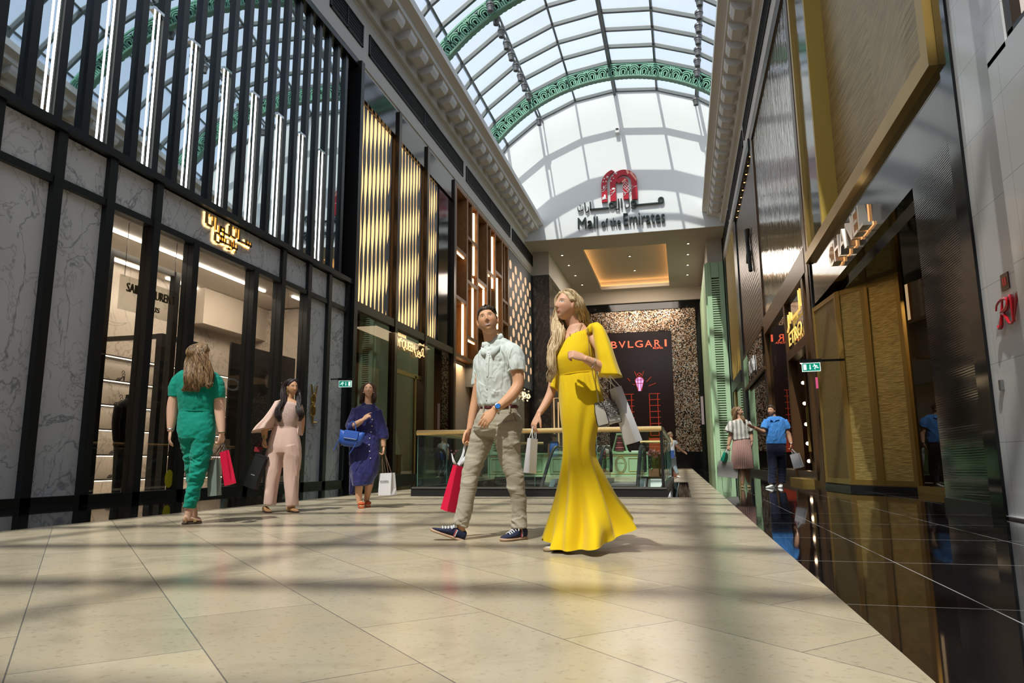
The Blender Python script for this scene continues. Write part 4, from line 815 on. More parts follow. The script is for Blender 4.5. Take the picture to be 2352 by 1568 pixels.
q = MB(); q.quad((4.04, 13.86, .12), (4.56, 10.6, .12), (4.56, 10.6, 3.98), (4.04, 13.86, 3.98)); q.done('glass_pane', m_tint, t)
MB().box(4.28, 4.31, 12.2, 12.23, .12, 3.98).done('glass_joint', M('pale_joint', (.3, .3, .3), .3), t)
q = MB(); q.quad((4.56, 10.6, 0), (XR+.2, 9.75, 0), (XR+.2, 9.75, 4), (4.56, 10.6, 4)); q.done('return_panel', m_lined, t)
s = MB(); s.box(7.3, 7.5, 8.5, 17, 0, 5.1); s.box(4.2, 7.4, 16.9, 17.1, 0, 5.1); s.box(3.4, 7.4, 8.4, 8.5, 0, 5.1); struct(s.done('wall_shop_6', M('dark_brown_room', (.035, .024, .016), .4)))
area('couture_lamp', (5.8, 13, 3.9), 1.6, 60, (1, .74, .42))
t2 = thing('wave_light', 'wavy orange light line glowing inside the dark couture shop', 'light', (6.5, 14, 2.5)); MB().tube([(6.6, 15.4, 2.3), (6.6, 14.8, 2.55), (6.6, 14.1, 2.5), (6.6, 13.4, 2.75), (6.6, 12.8, 2.7)], .03, 6, 24).done('tube', M('orange_line', (1, .5, .1), .4, emit=(1, .42, .06), es=1.6), t2)
# CHANEL letters
t2 = thing('metal_letter_sign', 'polished metal block letters standing off the dark couture band', 'sign', (XR-.08, 13, 4.3))
q = MB(); put_text(q, 'CHANEL', (XR-.10, 14.25, 4.20), (0, -1, 0), (0, 0, 1), width=2.65, height=.42, extrude=.07); q.done('letters', M('polished_steel', (.85, .79, .72), .32, .9), t2)
q = MB(); put_text(q, 'CHANEL', (XR-.02, 14.25, 4.20), (0, -1, 0), (0, 0, 1), width=2.65, height=.42, extrude=.012); q.done('halo', M('copper_halo', (.9, .5, .25), .3, .5, emit=(1, .48, .18), es=1.0), t2)
# --- bronze shopfront with yellow neon letters
t = thing('bronze_shopfront', 'bronze framed shopfront with rippled dark glass above tall doors', 'storefront', (XR, 21.5, 0))
m_bronze = M('aged_bronze_timber', (.10, .05, .02), .35, .3); m_ripple = M('rippled_dark_glass', (.06, .05, .045), .06, .7); nt_, b_ = nd(m_ripple)
rn = N(nt_, 'TexNoise', Scale=3.0, Detail=3.0); nt_.links.new(geo_coord(nt_, (1, 2.2, .35)), rn.inputs['Vector']); bu = N(nt_, 'Bump', Strength=.25, Distance=.08); nt_.links.new(rn.outputs[0], bu.inputs['Height']); nt_.links.new(bu.outputs[0], b_.inputs['Normal']); b_.inputs['Base Color'].default_value = (.26, .24, .22, 1)
MB().box(XR, XR+.05, 17.5, 26.3, 5.6, 12.5).done('rippled_pane', m_ripple, t)
MB().box(XR-.03, XR+.3, 17.02, 17.2, 0, 12.8).done('black_post', m_dark, t); MB().box(XR-.05, XR+.2, 17.2, 17.55, 0, 12.8).done('bronze_post', m_bronze, t); MB().box(XR-.05, XR+.2, 26.2, 26.5, 0, 12.8).done('bronze_post', m_bronze, t)
MB().box(XR-.06, XR+.2, 17.2, 26.4, 12.45, 12.84).done('head_rail', M('dark_bronze_metal', (.05, .035, .022), .3, .6), t); MB().box(XR-.06, XR+.2, 17.5, 26.3, 5.0, 5.6).done('beam', m_bronze, t)
for y in (18.1, 21.3): MB().box(XR-.05, XR+.2, y-.13, y+.13, .1, 5.0).done('bronze_post', m_bronze, t)
MB().box(XR-.05, XR+.2, 18.2, 21.2, 3.35, 3.6).done('bronze_post', m_bronze, t)
MB().box(XR+.04, XR+.06, 18.2, 21.2, 3.6, 5.0).done('sign_pane', M('smoked_mirror', (.03, .026, .022), .05, .3), t)
MB().box(XR+.05, XR+.06, 21.4, 26.2, .3, 5.0).done('glass_pane', m_tint, t); MB().box(XR+.05, XR+.06, 17.6, 18.0, .3, 5.0).done('glass_pane', m_tint, t)
MB().box(XR-.02, XR+.3, 17.2, 26.4, 0, .3).done('plinth', m_dark2, t)
t2 = t
q = MB(); q.box(XR+.3, XR+.42, 18.4, 18.7, .1, 3.35); q.box(XR+.3, XR+.42, 20.7, 21.0, .1, 3.35); q.box(XR+.3, XR+.42, 18.4, 21.0, .1, .5); q.done('door_frame', m_bronze, t2); MB().box(XR+.35, XR+.36, 18.7, 20.7, .5, 3.35).done('door_pane', m_tint, t2); MB().box(XR+.22, XR+.28, 20.5, 20.56, .8, 2.0).done('pull_handle', m_brass, t2, label='long brass pull handle')
struct(MB().box(XR-.3, XR+.5, 18.6, 20.6, 0, .12).done('trim_6', m_brass))
m_neon = M('yellow_neon', (1, .8, .2), .4, emit=(1, .62, .14), es=.8)
t2 = thing('yellow_letter_sign', 'yellow glowing Arabic and Latin name letters in the bronze frame', 'sign', (XR, 19.7, 4.2))
q = MB(); put_text(q, 'ETRO', (XR-.03, 20.85, 3.72), (0, -1, 0), (0, 0, 1), width=2.2, height=.36, extrude=.008)
X = XR-.03
for a_, b2 in (((18.75, 4.85), (18.75, 4.35)), ((18.55, 4.85), (18.55, 4.4)), ((18.75, 4.35), (20.1, 4.35)), ((20.1, 4.35), (20.1, 4.55)), ((20.1, 4.45), (20.7, 4.45)), ((20.7, 4.25), (20.7, 4.6)), ((20.4, 4.3), (20.4, 4.62)), ((20.7, 4.25), (20.95, 4.15))): q.tube([(X, *a_), (X, *b2)], .028, 5)
q.done('letters', m_neon, t2)
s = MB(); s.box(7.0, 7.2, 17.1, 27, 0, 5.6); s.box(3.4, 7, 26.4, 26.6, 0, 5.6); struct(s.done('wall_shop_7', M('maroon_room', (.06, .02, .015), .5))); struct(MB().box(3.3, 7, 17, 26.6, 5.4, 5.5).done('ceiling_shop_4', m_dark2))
area('bronze_lamp', (5, 22, 5.2), 2.5, 40, (1, .65, .35))
bp = None
for k, z in enumerate((.55, 1.05, 1.6, 2.2, 2.8, 3.4)):
    lab = 'small glowing globe bulb in the bronze shop window, %s of six from the floor' % ('first', 'second', 'third', 'fourth', 'fifth', 'last')[k]
    if bp is None: bp = thing('globe_bulb', lab, 'bulb', (3.5, 21.9, z), 'globe bulbs on the mirror strip'); q = MB(); q.ell((3.5, 21.9, z), .05, .05, .05, 10, 8); q.done('globe', M('bulb_glow', (1, .8, .6), .4, emit=(1, .70, .42), es=9.), bp); MB().box(3.54, 3.58, 21.88, 21.92, z-.02, z+.02).done('socket', m_dark, bp)
    else: dup(bp, (3.5, 21.9, z), lab)
MB().box(3.58, 3.62, 21.8, 22.0, .3, 3.9).done('mirror_strip', m_dark2, t)
t2 = thing('shop_dummy', 'shop dummy in an orange patterned robe behind the bronze door', 'mannequin', (4.6, 19.5, 0))
q = MB(); q.rings([ringz((4.6, 19.9, z), a, b) for z, a, b in ((.15, .28, .2), (.6, .26, .18), (1.0, .2, .14), (1.3, .22, .14), (1.45, .2, .1), (1.52, .07, .06), (1.6, .06, .06))]); q.done('robe', M('orange_print', (.5, .12, .04), .6, bump=(30, .3, (1, 1, 1))), t2, smooth=True); MB().ell((4.6, 19.9, 1.7), .075, .085, .11).done('head', m_int, t2, smooth=True); MB().box(4.5, 4.7, 19.8, 20.0, 0.01, .16).done('base', m_dark, t2)
# --- next fronts: mosaic panel with slanted sign plate, yellow curtain, shutters
t = thing('mosaic_shopfront', 'shopfront with bronze scale mosaic above a glass sign plate', 'storefront', (XR, 31, 0))
m_scale = M('bronze_scale', (.12, .07, .04), .35, .6); nt_, b_ = nd(m_scale); vr = N(nt_, 'TexVoronoi', Scale=1.0); vr.inputs['Randomness'].default_value = .15; nt_.links.new(geo_coord(nt_, (5, 5, 5)), vr.inputs['Vector']); nt_.links.new(ramp(nt_, vr.outputs[0], [(.2, (.20, .12, .07)), (.55, (.05, .03, .02))]), b_.inputs['Base Color']); bu = N(nt_, 'Bump', Strength=.6, Distance=.05); nt_.links.new(vr.outputs[0], bu.inputs['Height']); nt_.links.new(bu.outputs[0], b_.inputs['Normal'])
MB().box(XR+.05, XR+.1, 27.0, 35.6, 5.3, 12.4).done('scale_panel', m_scale, t); MB().box(XR-.04, XR+.2, 26.5, 27.0, 0, 12.84).done('post', m_dark, t); MB().box(XR-.02, XR+.2, 35.6, 37.2, 0, 12.84).done('post', m_dark, t); MB().box(XR-.1, XR+.2, 27, 35.6, 12.4, 12.84).done('head_rail', m_dark, t)
MB().box(XR-.10, XR-.06, 26.6, 34.8, 3.9, 5.3).done('sign_plate', m_tint, t); q = MB(); q.box(XR-.12, XR-.04, 26.5, 35, 3.8, 3.92); q.box(XR-.12, XR-.04, 26.5, 35, 5.26, 5.36); q.done('plate_frame', m_bronze, t)
q = MB(); put_text(q, 'IOI', (XR-.14, 31.6, 4.15), (0, -1, 0), (0, 0, 1), width=2.0, height=.62, extrude=.02); q.done('letters', M('white_letters', (.75, .75, .75), .4), t)
MB().box(XR+.05, XR+.06, 27, 35.6, .2, 3.8).done('glass_pane', m_tint, t); MB().box(XR, XR+.3, 27, 35.6, 0, .2).done('plinth', m_dark, t)
q = MB(); q.tube([(XR-.05, 30.2, 10.2), (XR-.05, 29.4, 8.2)], .08, 6); q.tube([(XR-.05, 29.4, 10.0), (XR-.05, 30.4, 8.8)], .06, 6); q.done('dark_emblem', m_dark, t)
dl0 = None
for k in range(9):
    y = 27.6+.9*k; lab = 'tiny ceiling spotlight under the right fascia, number %d along the mosaic front' % (k+1)
    if dl0 is None: dl0 = thing('fascia_downlight', lab, 'downlight', (XR-.02, y, 12.6), 'fascia downlights'); MB().ell((XR+.02, y, 12.36), .035, .035, .03, 10, 6).done('lamp', M('amber_dot', (1, .7, .4), .4, emit=(1, .55, .22), es=2.5), dl0); MB().tube([(XR+.02, y, 12.36), (XR+.02, y, 12.399)], .05, 10).done('ring', m_dark, dl0)
    else: dup(dl0, (XR-.02, y, 12.6), lab)
t = thing('yellow_curtain_front', 'narrow shopfront with yellow pleated curtain panel far right', 'storefront', (XR, 40, 0))
m_cur = M('yellow_curtain', (.36, .24, .06), .6); q = MB(); q.rings([[(XR+.02+.05*math.sin(y*9), y, z) for z in (5.1, 12.7)] for y in np.linspace(37.2, 43.6, 120)], cap=False, closed=False); q.done('curtain', m_cur, t)
MB().box(XR-.05, XR+.3, 43.6, 44.9, 0, 12.84).done('post', m_dark, t); MB().box(XR-.08, XR+.2, 37.2, 43.6, 4.5, 5.1).done('beam', m_dark, t); MB().box(XR+.05, XR+.06, 37.2, 43.6, .2, 4.5).done('glass_pane', m_tint, t); MB().box(XR, XR+.3, 37.2, 43.6, 0, .2).done('plinth', m_dark, t); MB().box(XR-.01, XR+.05, 42.2, 43.5, .2, 4.5).done('yellow_column', m_brass, t)
s = MB(); s.box(7.2, 7.4, 26.7, 45, 0, 5.3); struct(s.done('wall_shop_8', M('beige_panel', (.42, .34, .26), .5))); struct(MB().box(3.3, 7.3, 26.6, 45, 5.3, 5.4).done('ceiling_shop_5', m_dark2)); area('far_right_lamp', (5.2, 34, 5.1), 4, 60, (1, .75, .5))
t = thing('shutter_pilaster', 'tall pale green louvred shutter pilaster at the far right', 'pilaster', (2.3, 45, 0))
m_pg = M('pale_green_paint', (.40, .58, .36), .5); m_slot = M('shutter_gap', (.16, .10, .05), .6)
q = MB(); q.box(1.95, 2.22, 44.7, 45.0, 0, 12.88); q.box(2.70, 2.98, 44.7, 45.0, 0, 12.88); q.box(2.2, 2.72, 44.7, 45., 0, 1.2); q.box(2.2, 2.72, 44.7, 45, 11.9, 12.88); q.done('stile', m_pg, t)
MB().box(2.2, 2.72, 44.92, 45.0, 1.2, 11.9).done('back', m_slot, t)
zz = 1.25; nsl = 0
while zz < 11.85: q = MB(); q.quad((2.2, 44.72, zz), (2.72, 44.72, zz), (2.72, 44.86, zz+.10), (2.2, 44.86, zz+.10)); q.box(2.2, 2.72, 44.72, 44.74, zz-.04, zz+.045); q.done('slat', m_pg, t); zz += .15; nsl += 1
q = MB()
q.box(1.85, 1.95, 45.0, 57, 0, 12.9); struct(q.done('wall_right_far', m_pg))
o = MB().box(1.55, 1.75, YB-.30, YB-.26, 3.4, 5.6).done('wall_lamp', M('mauve_lamp', (.25, .2, .2), .5, emit=(.5, .4, .38), es=.3)); tag(o, 'narrow upright mauve wall light right of the sequin shopfront', 'light')
c = at_x(1863, 843, 2.55); exit_sign((2.55, c[1], c[2]), (1, -.1, 0), 'green exit sign with running figure beside the gold folding screens', -1)
q = MB(); q.box(2.5, XR+.1, c[1]+.02, c[1]+.07, c[2]+.11, c[2]+.15); q.done('bracket', m_dark, bpy.data.objects['exit_sign.001'])
o = MB().box(2.62, 2.66, c[1]+.03, c[1]+.06, c[2]-.42, c[2]-.2).done('pink_tag', M('pink_sign', (.6, .08, .2), .5, emit=(1, .1, .3), es=.2)); tag(o, 'tiny pink hanging label under the exit sign by the gold screens', 'label'); MB().box(2.635, 2.645, c[1]+.04, c[1]+.05, c[2]-.2, c[2]+.115).done('cord', m_dark, o)
# ================================================================== ESCALATOR VOID
m_rail = M('gold_handrail', (.72, .50, .22), .25, .9); m_bglass = bpy.data.materials.new('balustrade_glass'); m_bglass.use_nodes = True; nt_ = m_bglass.node_tree; nt_.nodes.clear()
out = N(nt_, 'OutputMaterial'); tr = N(nt_, 'BsdfTransparent', Color=(.72, .84, .78, 1)); gl = N(nt_, 'BsdfGlossy', Color=(.9, .95, .93, 1), Roughness=.0); fr = N(nt_, 'LayerWeight', Blend=.5)
mx = N(nt_, 'MixShader'); nt_.links.new(mth(nt_, 'MULTIPLY_ADD', mth(nt_, 'POWER', fr.outputs[1], 4.0), .8, .09), mx.inputs[0]); nt_.links.new(tr.outputs[0], mx.inputs[1]); nt_.links.new(gl.outputs[0], mx.inputs[2]); nt_.links.new(mx.outputs[0], out.inputs[0])
m_gedge = M('green_glass_edge', (.10, .22, .17), .15)
x0, x1, y0, y1 = -4.62, -.33, 12.05, 20.2
t = thing('glass_balustrade', 'glass balustrade with gold handrail around the escalator opening', 'balustrade', ((x0+x1)/2, y0, 0))
q = MB(); q.box(x0-.08, x1+.06, y0-.10, y0+.08, 0, .16); q.box(x0-.08, x0+.06, y0, y1, 0, .16); q.box(x1-.06, x1+.06, y0, y1, 0, .16); q.box(x0, -3.9, y1-.08, y1+.08, 0, .16); q.box(-1.15, x1, y1-.08, y1+.08, 0, .16); q.done('curb', m_dark, t)
MB().box(x0-.06, x1+.05, y0-.115, y0-.10, .135, .155).done('steel_edge', M('brushed_steel', (.35, .36, .36), .3, .9), t)
ns = 4
for k in range(ns):
    a = x0+(x1-x0)*k/ns; b = x0+(x1-x0)*(k+1)/ns; MB().quad((a+.01, y0, .14), (b-.01, y0, .14), (b-.01, y0, 1.08), (a+.01, y0, 1.08)).done('glass_panel', m_bglass, t); MB().box(b-.012, b-.004, y0-.006, y0+.006, .16, 1.06).done('glass_edge', m_gedge, t)
MB().box(x0-.004, x0+.006, y0-.006, y0+.006, .16, 1.06).done('glass_edge', m_gedge, t)
for k in range(5):
    a = y0+(y1-y0)*k/5; b = y0+(y1-y0)*(k+1)/5
    for x in (x0, x1): MB().quad((x, a+.01, .14), (x, b-.01, .14), (x, b-.01, 1.08), (x, a+.01, 1.08)).done('glass_panel', m_bglass, t); MB().box(x-.006, x+.006, b-.012, b-.004, .16, 1.06).done('glass_edge', m_gedge, t)
for a, b in ((x0, -3.9), (-1.15, x1)): MB().quad((a, y1, .14), (b, y1, .14), (b, y1, 1.08), (a, y1, 1.08)).done('glass_panel', m_bglass, t)
MB().tube([(x0-.02, y0, 1.11), (x1+.0, y0, 1.11)], .045, 12).done('handrail', m_rail, t)
MB().tube([(x0, y0, 1.11), (x0, y1, 1.11), (-3.9, y1, 1.11)], .04, 10).done('handrail', m_rail, t); MB().tube([(x1, y0, 1.11), (x1, y1, 1.11)], .04, 10).done('handrail', M('steel_handrail', (.30, .27, .22), .25, .9), t); MB().tube([(x1, y1, 1.11), (-1.15, y1, 1.11)], .04, 10).done('handrail', m_rail, t)
MB().box(x1-.03, x1+.02, y0-.02, y0+.03, .1, 1.08).done('corner_post', m_dark, t)
m_hr = M('black_rubber_handrail', (.015, .018, .02), .35); m_step = M('escalator_step', (.16, .17, .17), .4, .5); m_skirt = M('escalator_skirt', (.30, .33, .34), .3, .8)
def escalator(xa, xb, lab):
    t = thing('escalator', lab, 'escalator', ((xa+xb)/2, 20.2, 0), 'escalators in the opening'); s = math.tan(math.radians(30))
    yt = 18.6                                          # slope begins here, running down towards the camera
    f = lambda y: 0. if y > yt else -(yt-y)*s
    for x in (xa, xb):
        P = [(x, 20.55, .30), (x, 20.72, .55), (x, 20.6, .86), (x, 20.3, .95), (x, 19.6, .96), (x, 18.9, .95)]+[(x, y, f(y)+.94) for y in (18.2, 17, 15.5, 14, 12.6)]
        MB().tube(P, .045, 8, 40).done('handrail', m_hr, t)
        G = MB(); G.add([(x, 20.5, .1), (x, 20.5, .9), (x, 18.7, .9), (x, 12.6, f(12.6)+.9), (x, 12.6, f(12.6)+.1), (x, 18.6, .1)], [(0, 1, 2, 3, 4, 5)]); G.done('glass_side', m_bglass, t)
        K = MB(); K.prism([(x-.07, 20.75, -.25), (x-.07, 20.75, .12), (x-.07, 18.6, .12), (x-.07, 12.6, f(12.6)+.12), (x-.07, 12.6, f(12.6)-.3), (x-.07, 18.6, -.3)], (.14, 0, 0)); K.done('skirt', m_skirt, t)
    K = MB(); y = 18.6; K.box(xa+.08, xb-.08, 18.6, 20.7, -.1, .004)
    while y > 12.7: K.box(xa+.08, xb-.08, y-.4, y, f(y)-.35, f(y)-.02); y -= .4
    K.done('steps', m_step, t); return t
escalator(-3.34, -2.2, 'escalator behind the balustrade on the left, beside the yellow dress'); escalator(-2.02, -1.06, 'escalator behind the balustrade on the right, in front of the green counter')
t = thing('landing_box', 'sloping white and steel casing in the opening, right of the escalators', 'casing', (-.6, 17, 0)); q = MB(); q.prism([(-.95, 15, -1.2), (-.95, 20.2, .12), (-.95, 20.2, -1.4), (-.95, 15, -1.6)], (.65, 0, 0)); q.done('casing', M('white_panel', (.6, .62, .62), .4), t)
# --- green pastry counter
t = thing('green_counter', 'pale green counter with gold mouldings and an oval crest', 'counter', (-3.6, 28.6, 0))
m_cg = M('pistachio_paint', (.36, .53, .33), .4); m_gline = M('gold_line', (.55, .40, .14), .35, .7)
CX0, CX1, CY = -6.75, -1.36, 28.6
MB().box(CX0, CX1, CY, CY+.7, .0, .88).done('body', m_cg, t); MB().box(CX0-.03, CX1+.03, CY-.04, CY+.74, .88, .94).done('top', m_cg, t)
q = MB()
def fr(q, a, b, z0, z1, r=.012):
    q.tube([(a, CY-.01, z0), (b, CY-.01, z0), (b, CY-.01, z1), (a, CY-.01, z1), (a, CY-.01, z0)], r, 4)
fr(q, -3.6, -1.42, .10, .80); fr(q, -3.3, -2.75, .2, .7); fr(q, -2.1, -1.55, .2, .7); fr(q, -6.5, -3.8, .1, .8); fr(q, -6.2, -5.6, .2, .7); fr(q, -4.6, -4.1, .2, .7)
for c in (-2.42, -5.1):
    for rx, rz in ((.22, .33), (.17, .27)): q.tube([(c+rx*math.cos(a_), CY-.01, .45+rz*math.sin(a_)) for a_ in np.linspace(0, 2*pi, 20)], .012, 4)
q.done('gold_moulding', m_gline, t)
q = MB(); put_text(q, 'PATISSERIE', (-2.55, CY-.012, .50), (1, 0, 0), (0, 0, 1), width=.26, height=.035, extrude=.002); q.done('crest_lettering', m_gline, t)
t = thing('macaron_pyramid', 'pyramid of pink macarons in a pale green frame on the counter', 'display', (-2.46, 28.95, .94))
c = (-2.46, 28.95)
q = MB(); q.tube([(c[0]-.30, c[1], .94), (c[0]-.09, c[1], 1.66)], .04, 4); q.tube([(c[0]+.30, c[1], .94), (c[0]+.09, c[1], 1.66)], .04, 4); q.box(c[0]-.13, c[0]+.13, c[1]-.05, c[1]+.05, 1.63, 1.70); q.box(c[0]-.36, c[0]+.36, c[1]-.1, c[1]+.1, .94, .99); q.done('frame', m_cg, t)
for k in range(6): 
    z = 1.03+.095*k; r = .20-.022*k; MB().tube([(c[0], c[1], z-.035), (c[0], c[1], z-.03), (c[0], c[1], z+.03), (c[0], c[1], z+.035)], [r*.8, r, r, r*.8], 14).done('macaron_tier', M('macaron_pink', (.40, .10, .12), .5) if k % 2 else M('macaron_dark', (.16, .04, .05), .5), t)
o = MB().box(-2.0, -1.5, 28.8, 29.1, .941, 1.0).done('pastry_tray', M('white_tray', (.6, .6, .58), .4)); tag(o, 'flat white pastry tray on the green counter right of the macaron pyramid', 'tray')
o = MB().box(-3.15, -2.85, 28.8, 29.0, .941, 1.22).done('menu_stand', M('white_tray', (.6, .6, .58), .4)); tag(o, 'white upright menu stand on the green counter left of the macaron pyramid', 'stand')
# flowers and shrubs right of the counter
def plant(name, lab, c, h, r, flowers, n=130, seed=3):
    rg = np.random.default_rng(seed); t = thing(name, lab, 'plant', (c[0], c[1], 0)); q = MB(); s_ = MB(); f_ = MB()
    for k in range(n):
        p = np.array([c[0]+rg.normal()*r*.5, c[1]+rg.normal()*r*.5, .25+rg.random()*(h-.25)]); d = nrm(rg.normal(size=3)); e = nrm(np.cross(d, rg.normal(size=3))); L = .07+.05*rg.random()
        q.add([p, p+d*L*.5+e*L*.28, p+d*L, p+d*L*.5-e*L*.28], [(0, 1, 2, 3)])
        if k % 6 == 0: s_.tube([(c[0], c[1], .1), p], .006, 4)
        if flowers and p[2] > h*.72: f_.ell(p, .05, .05, .04, 6, 4)
    q.done('leaves', M('leaf_green', (.06, .16, .04), .5), t); s_.done('stems', M('stem_green', (.05, .10, .03), .6), t)
    if flowers: f_.done('flowers', M('pink_flower', (.55, .16, .20), .6), t)
    MB().box(c[0]-.2, c[0]+.2, c[1]-.2, c[1]+.2, 0, .3).done('pot', M('terracotta_box', (.20, .08, .05), .6), t)
plant('potted_shrub', 'leafy green potted shrub with pink flowers right of the green counter', (-1.08, 27.9), 1.0, .22, True)
plant('flower_planter', 'planter with pink flowers beside the jeans walker', (-.45, 27.0), 1.05, .15, True, 70, 9)
t = thing('wooden_stand', 'small dark wooden stand with crossed legs in front of the flower planter', 'stand', (-.66, 26.6, 0)); q = MB(); q.tube([(-.85, 26.6, 0), (-.45, 26.6, .7)], .025, 4); q.tube([(-.45, 26.6, 0), (-.85, 26.6, .7)], .025, 4); q.tube([(-.85, 26.6, 0), (-.85, 26.6, .8)], .03, 4); q.tube([(-.45, 26.6, 0), (-.45, 26.6, .8)], .03, 4); q.done('legs', m_dark2, t); MB().box(-.9, -.4, 26.45, 26.75, .8, .84).done('top', m_dark2, t)
# ================================================================== PEOPLE: shared builders
def remesh(mb, vox, it=2):
    m = mb.mesh('tmp'); o = bpy.data.objects.new('tmp', m); COL.objects.link(o)
    r = o.modifiers.new('r', 'REMESH'); r.mode = 'VOXEL'; r.voxel_size = vox
    if it: s = o.modifiers.new('s', 'SMOOTH'); s.factor = .5; s.iterations = it
    me = bpy.data.meshes.new_from_object(o.evaluated_get(bpy.context.evaluated_depsgraph_get()))
    bpy.data.objects.remove(o); bpy.data.meshes.remove(m); return me
def get_co(me):
    a = np.empty(len(me.vertices)*3); me.vertices.foreach_get('co', a); return a.reshape(-1, 3)
def get_no(me):
    a = np.empty(len(me.vertices)*3); me.vertices.foreach_get('normal', a); return a.reshape(-1, 3)
def set_co(me, V): me.vertices.foreach_set('co', V.ravel()); me.update()
def wnoise(P, seed=0, oct=5):
    rg = np.random.default_rng(seed); v = np.zeros(len(P)); W = P.copy()
    for k in range(oct):
        d = rg.normal(size=(3, 3)); ph = rg.random(3)*6.3; W = W+.35*np.sin(W@d.T*1.3+ph)
        v += np.sin(W@rg.normal(size=3)*(1+.6*k)+rg.random()*6.3)/(1+.6*k)
    return v/2.2
def fold(me, amp, sc, seed=0, mask=None):
    V = get_co(me); Nn = get_no(me); n_ = wnoise(V*np.asarray(sc)*2.6, seed); n_ = np.sign(n_)*np.abs(n_)**1.3
    if mask is not None: n_ = n_*mask(V)
    set_co(me, V+Nn*(.75*amp*n_)[:, None])
RV, AV, UV = _r0.copy(), _fh.copy(), np.array([0, 0, 1.])    # picture right, away, up (all horizontal / vertical world axes)
def vdir(u, v, w): return nrm(u*RV+v*AV+w*UV)
_ft = np.linspace(0, 2*pi, 72, endpoint=False)
def head_grid(nth=60, nph=72):
    th = np.linspace(.03, pi-.03, nth); T, Ph = np.meshgrid(th, np.linspace(0, 2*pi, nph, endpoint=False), indexing='ij')
    return np.sin(T)*np.sin(Ph), np.sin(T)*np.cos(Ph), np.cos(T)
def G2(x, z, cx, cz, sx, sz): return np.exp(-((x-cx)/sx)**2-((z-cz)/sz)**2)
def head_base(px, py, pz, fem):
    x = px*(.071 if fem else .076); y = np.where(py > 0, py*.092, py*.100); z = np.where(pz > 0, pz*.112, pz*.118)
    t = np.clip(-z/.118, 0, 1); x = x*(1-(.34 if fem else .23)*t**2.2); y = np.where(y < 0, y*(1-.50*t**1.2), y*(1-.06*t)); y = y+.012*t
    f = np.clip(y/.06, 0, 1); z = z-.010*f*t; return x, y, z, f
def head_mesh(fem):
    px, py, pz = head_grid(); x, y, z, f = head_base(px, py, pz, fem); ax = np.abs(x)
    h = np.interp(z, [-.049, -.039, -.031, -.010, .022, .035], [0, .012, .029, .019, .006, 0]); wdt = np.interp(z, [-.04, -.03, .03], [.013, .011, .008])
    d = h*np.exp(-(x/wdt)**2) + .006*G2(ax, z, .013, -.034, .006, .006) - .011*G2(ax, z, .031, .012, .015, .010) + .0055*G2(ax, z, .031, .010, .011, .0065)
    d += .004*G2(ax, z, .028, .030, .02, .007)*(0.4 if fem else 1) + .0065*G2(x, z, 0, -.068, .022, .010) - .003*G2(x, z, 0, -.068, .022, .0025) + .008*G2(x, z, 0, -.102, .02, .014) + .005*G2(ax, z, .042, -.022, .018, .018) - .004*G2(x, z, 0, -.082, .02, .006)
    y = y+d*f; return np.stack([x, y, z], -1)
def head_cap(fem, hairline, thick, seed=1, rough=.004):
    px, py, pz = head_grid(48, 64); x, y, z, f = head_base(px, py, pz, fem); P = np.stack([x, y, z], -1)
    n_ = np.stack([px, py, pz], -1); e = hairline(x, y, z); k = np.clip(e/.012, -1, 1)
    nz_ = wnoise((P*np.array([90, 30, 30])).reshape(-1, 3), seed).reshape(x.shape)
    return P+n_*((np.where(k > 0, k*(thick(x, y, z) if callable(thick) else thick), k*.02))+np.where(k > 0, rough*nz_, 0))[..., None]
